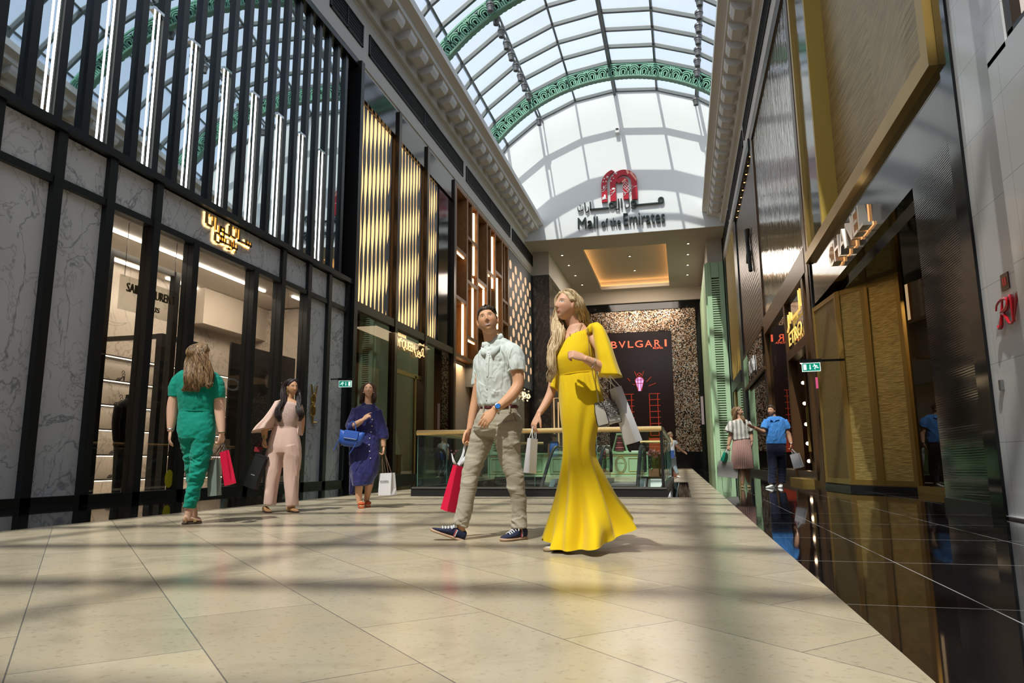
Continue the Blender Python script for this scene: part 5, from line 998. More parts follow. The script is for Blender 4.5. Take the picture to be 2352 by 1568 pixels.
class Person:
    def __init__(s, label, foot, vox=.006, fem=True, scale=1.0):
        s.D = float(on_ground(*foot) @ _fh); s.g = on_ground(*foot); s.fem = fem; s.vox = vox; s.k = scale
        s.t = thing('person', label, 'person', (s.g[0], s.g[1], 0)); s.body = MB(); s.hd = None
        s.mp = np.linalg.norm(s.J(foot[0]+10, 900)-s.J(foot[0], 900))/10
    def J(s, x, y, dd=0.): return at_d(x, y, s.D+dd)
    def limb(s, mb, pts, n=14, k=28, flat=1.0):
        P = [s.J(x, y, d) for x, y, d, r in pts]; r = [r*s.mp for *_, r in pts]; mb.tube(P, r, n, k, flat=flat); return mb
    def sec(s, mb, rows, n=32, k=36, e=2.3, folds=None):
        A = []
        for xl, yl, xr, yr, dd, b in rows:
            ddl, ddr = dd if isinstance(dd, tuple) else (dd, dd); A.append(np.r_[s.J(xl, yl, ddl), s.J(xr, yr, ddr), b])
        A = catmull(np.array(A), k); R = []; th = np.linspace(0, 2*pi, n, endpoint=False); c_, s_ = np.cos(th), np.sin(th)
        cc = np.sign(c_)*np.abs(c_)**(2/e); ss = np.sign(s_)*np.abs(s_)**(2/e)
        for i, q in enumerate(A):
            L, Rr, b = q[:3], q[3:6], q[6]; c = (L+Rr)/2; U = (Rr-L)/2; V = nrm(np.cross(UV, U))*b
            f = folds(i/(k-1), th) if folds else 1.0
            R.append(c+(cc*f)[:, None]*U+(ss*f)[:, None]*V)
        mb.rings(R); return mb
    def head(s, c, F, U, sc=.95, neck=None, nr=(.05, .056), ears=True):
        F = nrm(F); X = nrm(np.cross(F, U)); Uu = np.cross(X, F); A = np.stack([X, F, Uu]); s.hd = (np.asarray(c), A, sc)
        P = head_mesh(s.fem)*sc@A+c; s.body.rings(P)
        if ears:
            for e in (-1, 1):
                cc = np.asarray(c)+(np.array([e*(.072 if s.fem else .081), -.010, -.006])*sc)@A; B = np.stack([nrm(X+e*F*-.45), nrm(F+e*X*.45), Uu])
                s.body.ell(cc, .009*sc, .019*sc, .034*sc, 12, 10, B)
        if neck is not None:
            a = np.asarray(c)+(np.array([0, -.022, -.055])*sc)@A; nb = np.asarray(neck); s.body.tube([a, a*.5+nb*.5, nb, nb+np.array([0, 0, -.05])], [nr[0], nr[0]*.98, nr[1], nr[1]*1.25], 16, 14)
        return s
    def hl(s, p): c, A, sc = s.hd; return c+(np.asarray(p, float)*sc)@A
    def hand(s, w, d, n, th, L=.095, curl=(.25, .45, .35), spread=.1, thumb=.5, sc=1.0, fl=(1., 1., 1., 1.)):
        # w wrist point, d direction to the knuckles, n palm-facing normal, th direction the thumb lies in
        w = np.asarray(w, float); d = nrm(d); n = nrm(np.asarray(n, float)-d*(np.dot(n, d))); x = np.cross(n, d); x = x*(1 if np.dot(x, th) > 0 else -1); L *= sc; W = .038*sc
        mb = s.body
        R = []
        for t, wd, tk in ((-.25, .026, .021), (0, .027, .019), (.3, .034, .016), (.65, .040, .015), (.95, .040, .012), (1.08, .036, .008)):
            a = np.linspace(0, 2*pi, 14, endpoint=False); R.append(w+d*L*t+np.outer(np.cos(a)*wd*sc, x)+np.outer(np.sin(a)*tk*sc, n))
        mb.rings(R)
        for i, (o_, l_) in enumerate(((.86, .072), (.30, .080), (-.27, .074), (-.80, .058))):
            p = w+d*L*.98+x*W*o_*.86; a = spread*o_; dd_ = nrm(d+x*a); cum = 0; pts = [p-dd_*.012*sc]; pts.append(p)
            for j, f in enumerate((.45, .32, .26)):
                cum += curl[j]*fl[i]; v = dd_*math.cos(cum)+n*math.sin(cum); p = p+v*l_*f*1.05*sc; pts.append(p)
            mb.tube(pts, [.0088*sc, .0092*sc, .0085*sc, .0078*sc, .0062*sc], 8, 12)
        p = w+d*L*.28+x*.026*sc; v1 = nrm(d*.75+x*.75*(1-thumb*.5)+n*.45*thumb); v2 = nrm(d*.95+x*.12+n*.6*thumb)
        mb.tube([p-v1*.01, p+v1*.034*sc, p+v1*.040*sc+v2*.026*sc, p+v1*.040*sc+v2*.05*sc], [.0125*sc, .0115*sc, .0095*sc, .007*sc], 8, 12)
    def finish(s, skin, hair_c, lip, **kw):
        me = remesh(s.body, s.vox, 1); V = get_co(me)
        if s.hd:
            c, A, sc = s.hd; Lc = (V-c)@A.T/sc; far_ = (np.linalg.norm(Lc, axis=1) > .19); Lc[far_] = (0, -.5, 0)
        else: Lc = np.tile([0, -.5, 0], (len(V), 1))
        at = me.attributes.new('hl', 'FLOAT_VECTOR', 'POINT'); at.data.foreach_set('vector', Lc.ravel().astype(np.float32))
        return link('body', me, skin_mat(skin, hair_c, lip, **kw), s.t, smooth=True)
    def cloth(s, name, mb, mat, vox=None, it=3, folds=(), label=None):
        me = remesh(mb, vox or s.vox*1.2, it)
        for f in folds: fold(me, *f)
        return link(name, me, mat, s.t, smooth=True, label=label)
    def hair_cap(s, mb, hairline, thick, seed=1, rough=.004):
        c, A, sc = s.hd; mb.rings(head_cap(s.fem, hairline, thick, seed, rough)*sc@A+c); return mb
    def locks(s, mb, guides, seed=5, n=6):
        # guides: (list of points, list of spread radii, lock radius, count, wave amplitude, wave count)
        rg = np.random.default_rng(seed)
        for pts, sp_, lr, cnt, wa, wn in guides:
            Q = catmull(np.c_[np.array(pts, float), sp_], 22)
            gph = rg.random()*6.3
            for k in range(cnt):
                a = rg.random()*2*pi; q = math.sqrt(rg.random()); o1, o2 = math.cos(a)*q, math.sin(a)*q; ph = gph+rg.normal()*.55; ln_ = .86+.14*rg.random(); m = max(6, int(22*ln_))
                T = np.gradient(Q[:, :3], axis=0); P = []; t_ = np.linspace(0, 1, 22)
                for i in range(m):
                    t = nrm(T[i]); u = nrm(np.cross(t, AV)); v = np.cross(t, u); wv_ = wa*min(1, t_[i]*2.2)
                    P.append(Q[i, :3]+u*(o1*Q[i, 3]+wv_*math.sin(2*pi*wn*t_[i]+ph))+v*(o2*Q[i, 3]+wv_*.7*math.cos(2*pi*wn*t_[i]+ph)))
                rr = lr*(.8+.4*rg.random())*np.interp(np.linspace(0, 1, m), [0, .15, .7, 1], [.6, 1, .9, .15]); mb.tube(P, rr, n, flat=.6)
        return mb
from mathutils.bvhtree import BVHTree
def surf(o, x, y, off=0.):
    # point of a built surface that the given sight line meets first
    me = o.data; b = BVHTree.FromPolygons([v.co[:] for v in me.vertices], [tuple(p.vertices) for p in me.polygons]) if not hasattr(surf, 'c') or surf.c[0] != o.name else surf.c[1]
    surf.c = (o.name, b); d = nrm(ray(x, y)); h = b.ray_cast(Vector(CAMP), Vector(d)); p = np.array(h[0]) if h[0] is not None else at_d(x, y, 5.); n_ = np.array(h[1]) if h[0] is not None else -d
    if n_ @ d > 0: n_ = -n_
    return p+n_*off, n_
def band_on(mb, o, pts, r, off=0., k=30, n=6, flat=.5):
    P = [surf(o, *p, off) for p in pts]; mb.tube([p for p, _ in P], r, n, k, flat=flat); return mb
_smn = [0]
def skin_mat(skin, hair_c, lip, smile=.0, teeth=False, gaze=(0, 0), stubble=0., eyes=(.10, .06, .03), lidc=None, blush=.15):
    _smn[0] += 1; m = M('skin_%d' % _smn[0], skin, .52, spec=.3); nt, b = nd(m)
    b.inputs['Subsurface Weight'].default_value = .08; b.inputs['Subsurface Radius'].default_value = (.01, .004, .002)
    at = N(nt, 'Attribute'); at.attribute_name = 'hl'; sp_ = N(nt, 'SeparateXYZ'); nt.links.new(at.outputs['Vector'], sp_.inputs[0]); x, y, z = sp_.outputs
    ax = mth(nt, 'ABSOLUTE', x); front = mth(nt, 'GREATER_THAN', y, .025); zs = mth(nt, 'SUBTRACT', z, mth(nt, 'MULTIPLY', mth(nt, 'MULTIPLY', x, x), 10.*smile))
    def ell(u, v, cx, cz, a, c, soft=.15):
        d = mth(nt, 'ADD', mth(nt, 'POWER', mth(nt, 'DIVIDE', mth(nt, 'SUBTRACT', u, cx), a), 2.), mth(nt, 'POWER', mth(nt, 'ABSOLUTE', mth(nt, 'DIVIDE', mth(nt, 'SUBTRACT', v, cz), c)), 2.))
        k = nt.nodes.new('ShaderNodeMapRange'); k.inputs[1].default_value = 1-soft; k.inputs[2].default_value = 1+soft; k.inputs[3].default_value = 1; k.inputs[4].default_value = 0; nt.links.new(d, k.inputs[0])
        return mth(nt, 'MULTIPLY', k.outputs[0], front)
    bl = ell(ax, z, .042, -.028, .026, .022, .9); col = mixc(nt, mth(nt, 'MULTIPLY', bl, blush), skin, (skin[0]*.95, skin[1]*.55, skin[2]*.5))
    if stubble:
        j = mth(nt, 'MULTIPLY', ell(x, z, 0, -.085, .062, .052, .6), stubble); col = mixc(nt, j, col, tuple(.45*c for c in skin))
    dk = tuple(.35*c for c in skin); bz = mth(nt, 'SUBTRACT', z, mth(nt, 'MULTIPLY', mth(nt, 'POWER', mth(nt, 'SUBTRACT', ax, .030), 2.), -9.))
    col = mixc(nt, mth(nt, 'MULTIPLY', ell(ax, bz, .033, .0305, .019, .0042, .5), .9), col, hair_c)
    col = mixc(nt, mth(nt, 'MULTIPLY', ell(ax, z, .032, .0115, .0185, .0075, .5), .85), col, lidc or dk)  # dark lash, with lid shading painted into the skin colour
    col = mixc(nt, ell(ax, z, .032, .0092, .0135, .0040), col, (.55, .52, .50))
    gx = mth(nt, 'SUBTRACT', x, mth(nt, 'MULTIPLY', mth(nt, 'SIGN', x), .032))
    col = mixc(nt, mth(nt, 'MULTIPLY', ell(gx, z, gaze[0], .0100+gaze[1], .0062, .0056), ell(ax, z, .032, .0093, .0140, .0046)), col, eyes)
    col = mixc(nt, ell(ax, z, .0085, -.0415, .0042, .0022, .4), col, dk)
    w_ = .023+.006*smile
    col = mixc(nt, ell(x, zs, 0, -.069, w_, .0092, .25), col, lip)
    if teeth: col = mixc(nt, ell(x, zs, 0, -.0685, w_*.80, .0038, .2), col, (.62, .60, .57))
    else: col = mixc(nt, ell(x, zs, 0, -.0685, w_*.95, .0016, .4), col, tuple(.4*c for c in lip))
    nt.links.new(col, b.inputs['Base Color']); return m
def hair_mat(name, dark, light, sc=(70, 70, 9)):
    m = M(name, dark, .42, spec=.4); nt, b = nd(m); n_ = N(nt, 'TexNoise', Scale=1.0, Detail=3.0); nt.links.new(geo_coord(nt, sc), n_.inputs['Vector']); nt.links.new(ramp(nt, n_.outputs[0], [(.32, dark), (.68, light)]), b.inputs['Base Color'])
    bu = N(nt, 'Bump', Strength=.5, Distance=.006); nt.links.new(n_.outputs[0], bu.inputs['Height']); nt.links.new(bu.outputs[0], b.inputs['Normal']); return m
def cloth_mat(name, col, rough=.8, sheen=.1, weave=.15, sc=900., var=None):
    m = M(name, col, rough, spec=.25, sheen=sheen); nt, b = nd(m); n_ = N(nt, 'TexNoise', Scale=sc, Detail=2.0); nt.links.new(geo_coord(nt), n_.inputs['Vector'])
    if var: nt.links.new(ramp(nt, n_.outputs[0], [(.40, var), (.58, col)]), b.inputs['Base Color'])
    bu = N(nt, 'Bump', Strength=weave, Distance=.001); nt.links.new(n_.outputs[0], bu.inputs['Height']); nt.links.new(bu.outputs[0], b.inputs['Normal']); return m
def shoe_mesh(heel, toe, up, w=.048, h=.085, top=.5, sole=.022, side=None):
    # returns (upper, sole) builders; heel and toe are points on the bottom of the sole
    heel = np.asarray(heel, float); toe = np.asarray(toe, float); f = nrm(toe-heel); up = nrm(np.asarray(up, float)-f*np.dot(up, f)); sd = np.cross(up, f); L = np.linalg.norm(toe-heel)
    def prof(rows, base):
        R = []
        for t, ww, z0, z1 in rows:
            n = 16; a = np.linspace(0, 2*pi, n, endpoint=False); R.append(heel+f*L*t+np.outer(np.sign(np.cos(a))*np.abs(np.cos(a))**.8*ww, sd)+np.outer((z0+z1)/2+(z1-z0)/2*np.sign(np.sin(a))*np.abs(np.sin(a))**.8, up))
        return R
    u = MB(); u.rings(prof([(0.01, w*.45, sole, h*.85), (.06, w*.66, sole*.8, h), (.22, w*.74, sole*.8, h*1.05), (.40, w*.78, sole*.8, h*.95), (.58, w*.92, sole*.8, h*.68), (.76, w*1.0, sole*.8, h*.50), (.90, w*.8, sole*.8, h*.40), (.985, w*.38, sole*.9, h*.30)], 0))
    s = MB(); s.rings(prof([(0, w*.45, 0, sole), (.05, w*.72, 0, sole), (.25, w*.80, 0, sole), (.45, w*.80, 0, sole), (.62, w*.97, 0, sole), (.78, w*1.05, 0, sole), (.92, w*.82, 0, sole), (1.0, w*.42, .002, sole)], 0))
    return u, s, (heel, f, up, sd, L)
# ------------------------------------------------------------------ paper shopping bags
def paper_bag(name, label, topc, down, wdir, w, d, h, mat, handles=(), hmat=None, taper=1.0, cat='bag', logo=None, logomat=None, inner=None, group=None):
    down = nrm(down); wx = nrm(np.asarray(wdir, float)-down*np.dot(wdir, down)); dz = np.cross(down, wx); c = np.asarray(topc, float)
    t = thing(name, label, cat, tuple(c), group)
    P = lambda a, b, s_: c+wx*a*w/2+dz*b*d/2+down*s_*h
    tp = .55                                             # mouth is pinched a little, with a crease down each gusset
    V = [P(-1, -tp, 0), P(1, -tp, 0), P(.93, 0, 0), P(1, tp, 0), P(-1, tp, 0), P(-.93, 0, 0)]
    V += [P(-1, -.9, .72), P(1, -.9, .72), P(.86, 0, .70), P(1, .9, .72), P(-1, .9, .72), P(-.86, 0, .70)]
    V += [P(-1, -1, 1), P(1, -1, 1), P(1, 0, 1), P(1, 1, 1), P(-1, 1, 1), P(-1, 0, 1)]
    F = []
    for k in range(2):
        for i in range(6):
            j = (i+1) % 6; F.append((k*6+i, k*6+j, k*6+6+j, k*6+6+i))
    F.append(tuple(range(12, 18)))
    m = MB().add(V, F).mesh('bag'); o = link('paper_body', m, mat, t); so = o.modifiers.new('s', 'SOLIDIFY'); so.thickness = .0025
    for pts, r in handles: MB().tube(pts, r, 6, 20).done('handle', hmat, t)
    if logo:
        q = MB(); lw, lh, lz, face = logo[1:]; org = P(-lw/w, 0, lz)+dz*(d/2*.86*face-.0); ux = wx*(1 if face < 0 else 1)
        put_text(q, logo[0], org+dz*face*.004, ux, -down, width=lw, height=lh, extrude=.0006); q.done('print', logomat, t)
    return t, P
# ------------------------------------------------------------------ man in pale grey shirt
p = Person('smiling man in pale grey shirt and beige trousers walking with a red bag', (1180, 1239), .0045, fem=False)
J = p.J; b = p.body
p.sec(b, [(1108, 800, 1150, 778, 0, .06), (1102, 822, 1184, 800, 0, .095), (1098, 860, 1176, 846, 0, .11), (1102, 925, 1184, 918, 0, .10), (1100, 960, 1190, 958, 0, .11), (1104, 985, 1190, 990, 0, .10)])
for pts in ([(1170, 808, -.09, 14), (1186, 848, -.15, 14.5), (1190, 882, -.17, 13), (1174, 909, -.20, 12.5), (1153, 928, -.22, 10), (1136, 941, -.23, 8.2)], [(1106, 828, .12, 14), (1099, 880, .14, 12), (1093, 915, .15, 11), (1086, 950, .14, 10.2), (1079, 986, .12, 7.6)], [(1115, 980, .05, 19), (1083, 1082, .03, 12), (1060, 1195, .02, 9), (1060, 1225, .02, 10)], [(1163, 980, -.04, 21), (1182, 1098, -.04, 12), (1191, 1190, 0, 9), (1192, 1222, 0, 10)]): p.limb(b, pts)
c = J(1120, 736.5, -.05); F = vdir(-.08, -.95, .20); U = vdir(-.18, .22, .96)
p.head(c, F, U, .97, neck=J(1131, 795, .0), nr=(.058, .064))
p.hand(J(1135, 942, -.23), vdir(-.62, -.12, -.78), vdir(.25, .95, -.1), vdir(-1, 0, 0), curl=(.35, .5, .35), spread=.10, thumb=.7, fl=(.7, .9, 1.1, 1.3))
hf = J(1078.5, 987, .12); p.hand(hf, vdir(-.32, .0, -.95), vdir(.62, -.7, 0), vdir(-1, -.4, -.2), curl=(.9, 1.0, .8), thumb=.9)
p.finish((.60, .32, .19), (.05, .03, .02), (.42, .16, .13), smile=1.2, teeth=True, stubble=.35, gaze=(-.001, .001))
# hair: short sides, swept top
def hl_man(x, y, z): return np.minimum((z-.066)+1.9*np.clip(.056-y, 0, None)-.5*np.clip(np.abs(x)-.05, 0, .02), z+.030+.5*y)
m_hman = hair_mat('dark_brown_hair', (.018, .010, .006), (.07, .04, .022), (60, 60, 60))
q = MB(); p.hair_cap(q, hl_man, lambda x, y, z: .007+.014*np.clip((z-.04)/.06, 0, 1), 3, .0015)
rg = np.random.default_rng(2)
for k in range(260):
    x = (rg.random()-.5)*.125; y0_ = .074-abs(x)*.35-.09*rg.random(); zt = .105-abs(x)*.55; P = [p.hl((x, y0_, zt-.03)), p.hl((x*1.04-.006, y0_+.006, zt+.006)), p.hl((x*1.02-.016, y0_-.022, zt+.016)), p.hl((x-.024, y0_-.050, zt-.002))]; q.tube(P, [.002, .0042, .004, .002], 5, 9)
q.done('hair', m_hman, p.t, smooth=True)
# shirt
m_shirt = cloth_mat('pale_grey_linen', (.60, .64, .62), .85, .1, .2, 420., (.50, .54, .52))
q = MB(); p.sec(q, [(1109, 798, 1156, 778, 0, .068), (1104, 806, 1170, 785, 0, .085), (1099, 816, 1183, 796, 0, .105), (1094, 838, 1186, 822, 0, .125), (1093, 870, 1181, 855, 0, .135), (1095, 898, 1183, 888, 0, .13), (1098, 918, 1189, 910, 0, .126), (1099, 930, 1194, 924, 0, .128), (1103, 937, 1190, 932, 0, .115)], 40, 50)
p.limb(q, [(1165, 803, -.06, 19), (1178, 812, -.12, 22), (1185, 833, -.15, 21), (1187, 853, -.16, 20.5)], 18, 16); p.limb(q, [(1112, 816, .08, 14), (1104, 830, .12, 15), (1098, 855, .14, 14), (1096, 883, .15, 13.5)], 16, 16)
sh = p.cloth('shirt', q, m_shirt, .005, 3, [(.013, (9, 9, 5), 4), (.008, (17, 17, 8), 9)])
q = MB(); th = np.linspace(0, 2*pi, 48, endpoint=False); R = []
for (xl, yl, xr, yr, bb, dr_) in ((1110, 801, 1152, 783, .072, 0), (1105, 803, 1156, 784, .080, 1), (1106, 794, 1157, 773, .079, .8), (1107, 787, 1153, 766, .074, .3), (1110, 789, 1150, 769, .069, .3), (1110, 801, 1152, 783, .072, 0)):
    L_, R_ = J(xl, yl), J(xr, yr); cc = (L_+R_)/2; U_ = (R_-L_)/2; V_ = nrm(np.cross(UV, U_))*bb; fr_ = np.clip(-np.sin(th+.25), 0, 1)**4
    R.append(cc+np.outer(np.cos(th), U_)+np.outer(np.sin(th)*(1-.1*fr_), V_)+np.outer(-.022*fr_, UV))
q.rings(R, cap=False)
def flap(P): q.prism([surf(sh, x, y, o_)[0] if o_ is not None else J(x, y, d_) for x, y, o_, d_ in P], -AV*.007)
flap([(1123, 804, None, -.088), (1131, 823, .008, 0), (1147, 803, .010, 0), (1154, 784, None, -.045)]); flap([(1121, 804, None, -.088), (1113, 822, .008, 0), (1105, 812, .010, 0), (1105, 797, None, -.05)])
q.done('collar', m_shirt, p.t, smooth=True)
q = MB(); band_on(q, sh, [(1122, 812), (1119.5, 838), (1119, 862), (1118.5, 890), (1117.5, 930)], .012, .0005, 40, 8, .2); q.done('placket', m_shirt, p.t, smooth=True)
for x, y in ((1122, 810), (1119, 835), (1119, 863), (1118.7, 892), (1117.5, 917)):
    pt, n_ = surf(sh, x, y, .004); MB().tube([pt, pt+n_*.003], .0058, 10).done('button', M('shirt_button', (.55, .55, .52), .3), p.t)
q = MB(); band_on(q, sh, [(1176, 799), (1172, 812), (1168, 830), (1166, 848)], .004, .0, 24); q.done('sleeve_seam', m_shirt, p.t, smooth=True)
# trousers
m_trs = cloth_mat('beige_chino', (.36, .32, .25), .85, .1, .25, 1400.)
q = MB(); p.sec(q, [(1105, 934, 1186, 929, 0, .112), (1096, 950, 1192, 947, 0, .125), (1090, 968, 1199, 968, 0, .135), (1088, 985, 1200, 990, 0, .13), (1098, 1000, 1192, 1008, 0, .10)], 40, 30)
p.limb(q, [(1118, 970, .04, 29), (1107, 1005, .05, 28), (1096, 1040, .05, 24.5), (1083, 1082, .03, 20.5), (1075, 1125, .02, 18.5), (1067, 1170, .02, 18.5), (1057, 1206, .02, 18)], 22, 44)
p.limb(q, [(1160, 975, -.04, 34), (1166, 1010, -.05, 29.5), (1170, 1045, -.04, 25.5), (1182, 1098, -.04, 21), (1190, 1140, -.02, 18), (1192, 1180, 0, 17), (1193, 1212, 0, 17.5)], 22, 44)
D_ = p.D
tr_ = p.cloth('trousers', q, m_trs, .005, 3, [(.011, (5, 5, 14), 12, lambda V: np.clip((V[:, 2]-.05)*3, 0, 1)*(.45+.55*np.exp(-((V[:, 2]-.45)/.18)**2))), (.008, (7, 7, 24), 5, lambda V: np.exp(-((V[:, 2]-.80)/.14)**2)), (.012, (7, 7, 15), 8, lambda V: np.exp(-((V[:, 2]-.12)/.10)**2))])
q = MB(); th = np.linspace(0, 2*pi, 40, endpoint=False); R = []
for dy, k in ((-3.6, 1.), (-3.6, 1.05), (3.6, 1.05), (3.6, 1.)):
    L_, R_ = J(1103.5, 939+dy), J(1188.5, 934+dy); cc = (L_+R_)/2; U_ = (R_-L_)/2*k; V_ = nrm(np.cross(UV, U_))*.122*k; R.append(cc+np.outer(np.cos(th), U_)+np.outer(np.sin(th), V_))
R.append(R[0]); q.rings(R, cap=False); q.done('belt', M('maroon_belt', (.09, .012, .02), .5), p.t, smooth=True)
q = MB(); band_on(q, tr_, [(1178, 946), (1184, 962), (1191, 978)], .003, .001); q.done('pocket_seam', M('seam_shadow_beige', (.20, .17, .13), .9), p.t)
for x in (1111, 1144, 1170):
    pt, n_ = surf(tr_, x, 943, .004); MB().obox(pt+UV*.012, RV*.006, AV*.006, UV*.026).done('belt_loop', m_trs, p.t)
# shoes
m_navy = cloth_mat('navy_canvas', (.012, .016, .045), .8, .1, .3, 900.); m_gum = M('gum_sole', (.42, .27, .18), .6); m_lace = M('white_lace', (.65, .66, .70), .7)
for heel, toe, hd_, td, nm in ((( 1066, 1246), (988, 1219), .02, -.01, 'front'), ((1209, 1233), (1151, 1239), .05, -.12, 'rear')):
    H_, T_ = J(*heel, hd_), J(*toe, td)
    if nm == 'rear': H_[2] = T_[2] = .0
    u, s, (h0, f, up, sd, L) = shoe_mesh(H_, T_, UV, .050, .088, sole=.024)
    uo = link('shoe', remesh(u, .005, 2), m_navy, p.t, smooth=True); s.done('sole', m_gum, uo, smooth=True)
    q = MB()
    for k in range(5):
        t = .40+.075*k; z = np.interp(t, [.4, .58, .76], [.088, .064, .050]); pa, pb = h0+f*L*t+up*z+sd*.022, h0+f*L*(t+.03)+up*z-sd*.022; q.tube([pa-up*.008, (pa+pb)/2+up*.008, pb-up*.008], .0045, 5, 8)
    q.tube([h0+f*L*.38+up*.095+sd*.0, h0+f*L*.42+up*.10+sd*.03, h0+f*L*.46+up*.07+sd*.045], .004, 5, 8); q.tube([h0+f*L*.38+up*.095, h0+f*L*.42+up*.10-sd*.03, h0+f*L*.46+up*.07-sd*.045], .004, 5, 8); q.done('laces', m_lace, uo)
    for s__, cc_ in ((.30, (.5, .5, .52)), (.325, (.30, .03, .04))):
        for e in (-1, 1): q = MB(); q.tube([h0+f*L*s__+up*.075+sd*e*.033, h0+f*L*(s__+.01)+up*.05+sd*e*.041, h0+f*L*(s__+.02)+up*.025+sd*e*.042], .005, 5, 6, flat=.6); q.done('stripe', M('stripe_%d' % int(cc_[1]*100), cc_, .6), uo)
# watch
wr, wd = J(1143, 936, -.225), nrm(J(1136, 942, -.23)-J(1153, 928, -.22)); x1_ = nrm(np.cross(wd, AV)); y1_ = np.cross(wd, x1_); R = []
for o_, k in ((-.011, 1), (.011, 1), (.011, 1.08), (-.011, 1.08), (-.011, 1)): a = np.linspace(0, 2*pi, 24, endpoint=False); R.append(wr+wd*o_+np.outer(np.cos(a)*.029*k, x1_)+np.outer(np.sin(a)*.029*k, y1_))
t = thing('wristwatch', 'steel wristwatch with a bright blue dial on the shirted man', 'watch', tuple(wr)); m_st = M('watch_steel', (.5, .5, .5), .2, 1.); MB().rings(R, cap=False).done('strap', m_st, t, smooth=True)
fn = vdir(.05, -.95, .25); fc = wr+fn*.030; q = MB(); q.tube([fc, fc+fn*.008, fc+fn*.009], [.023, .023, .020], 20); q.done('case', m_st, t); MB().tube([fc+fn*.009, fc+fn*.0105], .0185, 20).done('dial', M('blue_dial', (.03, .16, .55), .15), t)
# red gift bag with white ribbon, held in the far hand
gp = J(1070.5, 1024, .12); tc = J(1055, 1070, .12)
m_redp = M('red_paper', (.62, .008, .05), .45); m_rib = M('white_ribbon', (.75, .76, .80), .5, sheen=.2)
t, P = paper_bag('gift_bag', 'tall red paper gift bag with a white ribbon in the striding man\'s far hand', tc, vdir(-.24, 0, -.97), vdir(.80, .60, 0), .085, .10, .355, m_redp, cat='bag')
for o_ in (-.008, .008): MB().tube([tc+RV*o_, (tc+gp)/2+RV*(o_*.4), gp+UV*.03, gp+RV*-.012, (tc+gp)/2-RV*.006, tc-RV*.02], .006, 6, 20, flat=.4).done('ribbon_handle', m_rib, t)
for pts in ([tc, tc+RV*-.04+UV*.03-AV*.02, tc+RV*-.06+UV*.10-AV*.02], [tc, tc+RV*.03+UV*.035-AV*.02, tc+RV*.05+UV*.08-AV*.02]): MB().tube(pts, [.004, .013, .003], 6, 12, flat=.3).done('ribbon_bow', m_rib, t)
# ------------------------------------------------------------------ woman in the long yellow dress
p = Person('blonde woman in a floor length yellow dress, head turned up to the left', (1290, 1264), .0045)
J = p.J; b = p.body
p.sec(b, [(1300, 766, 1350, 754, .02, .055), (1290, 785, 1358, 772, .01, .07), (1285, 815, 1358, 805, 0, .10), (1286, 860, 1362, 850, 0, .09), (1290, 905, 1376, 895, 0, .10), (1294, 940, 1372, 935, 0, .10)])
p.sec(b, [(1303, 752, 1340, 742, .02, .05), (1297, 768, 1350, 756, .02, .066), (1290, 782, 1358, 768, .01, .075), (1286, 800, 1360, 788, .01, .08)])
for pts in ([(1354, 766, -.05, 10), (1374, 792, -.13, 13), (1392, 828, -.15, 14.5), (1398, 846, -.17, 13.5), (1380, 842, -.20, 12.5), (1360, 832, -.23, 10.5), (1342, 823, -.25, 8.2)], [(1285, 790, .12, 13), (1275, 850, .13, 12), (1268, 893, .13, 11), (1256, 922, .11, 10), (1238, 950, .08, 7.2)], [(1318, 925, .0, 23), (1318, 1050, -.01, 15), (1300, 1170, -.04, 12), (1288, 1242, -.04, 10)], [(1352, 925, 0, 22), (1344, 1050, .03, 14), (1392, 1160, .08, 11), (1430, 1206, .08, 10)]): p.limb(b, pts)
c = J(1302.5, 701.5, 0); F = vdir(-.84, -.52, .13); U = vdir(.14, .06, .98)
p.head(c, F, U, .90, neck=J(1322, 760, .03), nr=(.047, .054))
p.hand(J(1343, 823, -.25), vdir(-.93, -.2, .30), vdir(-.1, .85, -.5), vdir(-.1, .1, 1), curl=(.95, 1.2, .9), thumb=1.0, sc=.9, fl=(.85, 1, 1, 1.05))
hw_ = J(1237.5, 950, .08); p.hand(hw_, vdir(-.42, -.1, -.90), vdir(.75, .5, -.3), vdir(-.6, -.8, 0), curl=(.55, .7, .5), thumb=.9, sc=.9)
p.finish((.60, .33, .22), (.16, .10, .05), (.48, .17, .15), smile=.5, gaze=(-.002, .001), eyes=(.10, .12, .13), blush=.25)
m_blonde = hair_mat('blonde_hair', (.34, .22, .11), (.74, .58, .36), (90, 90, 14))
def hl_w(x, y, z): return (z-.078)+1.75*np.clip(.060-y, 0, None)-1.4*np.clip(.022-np.abs(x+.0), 0, .02)*(y > .03)-np.where((np.abs(x) > .045) & (y > -.045) & (z < .025), .06, 0)
q = MB(); p.hair_cap(q, hl_w, .016, 4, .004)
H = p.hl
G = []
G.append(([H((.02, .06, .095)), H((.075, .045, .06)), H((.082, .03, 0)), J(1283, 738, .05), J(1281, 765, -.02), J(1273, 800, -.06), J(1267, 835, -.07), J(1267, 862, -.06), J(1263, 888, -.05)], [.008, .016, .022, .035, .042, .034, .024, .026,   .012], .0042, 330, .014, 3.6))
G.append(([H((.0, .05, .105)), H((-.05, .01, .100)), H((-.082, -.045, .05)), H((-.082, -.075, -.01)), J(1345, 728, .03), J(1350, 745, .05), J(1354, 765, .10)], [.012, .02, .022, .028, .034, .034, .02], .0042, 240, .007, 2.2))
G.append(([H((.0, -.06, .09)), H((.0, -.10, .03)), H((.0, -.09, -.06)), J(1330, 760, .10), J(1334, 800, .13)], [.03, .05, .05, .05, .03], .0045, 160, .008, 2.))
G.append(([H((.03, .055, .095)), H((.06, -.01, .085)), H((.085, -.04, .02)), H((.075, -.05, -.06)), J(1296, 765, .06), J(1286, 800, .02)], [.015, .03, .03, .035, .035, .03], .0045, 160, .012, 3.))
p.locks(q, G, 8)
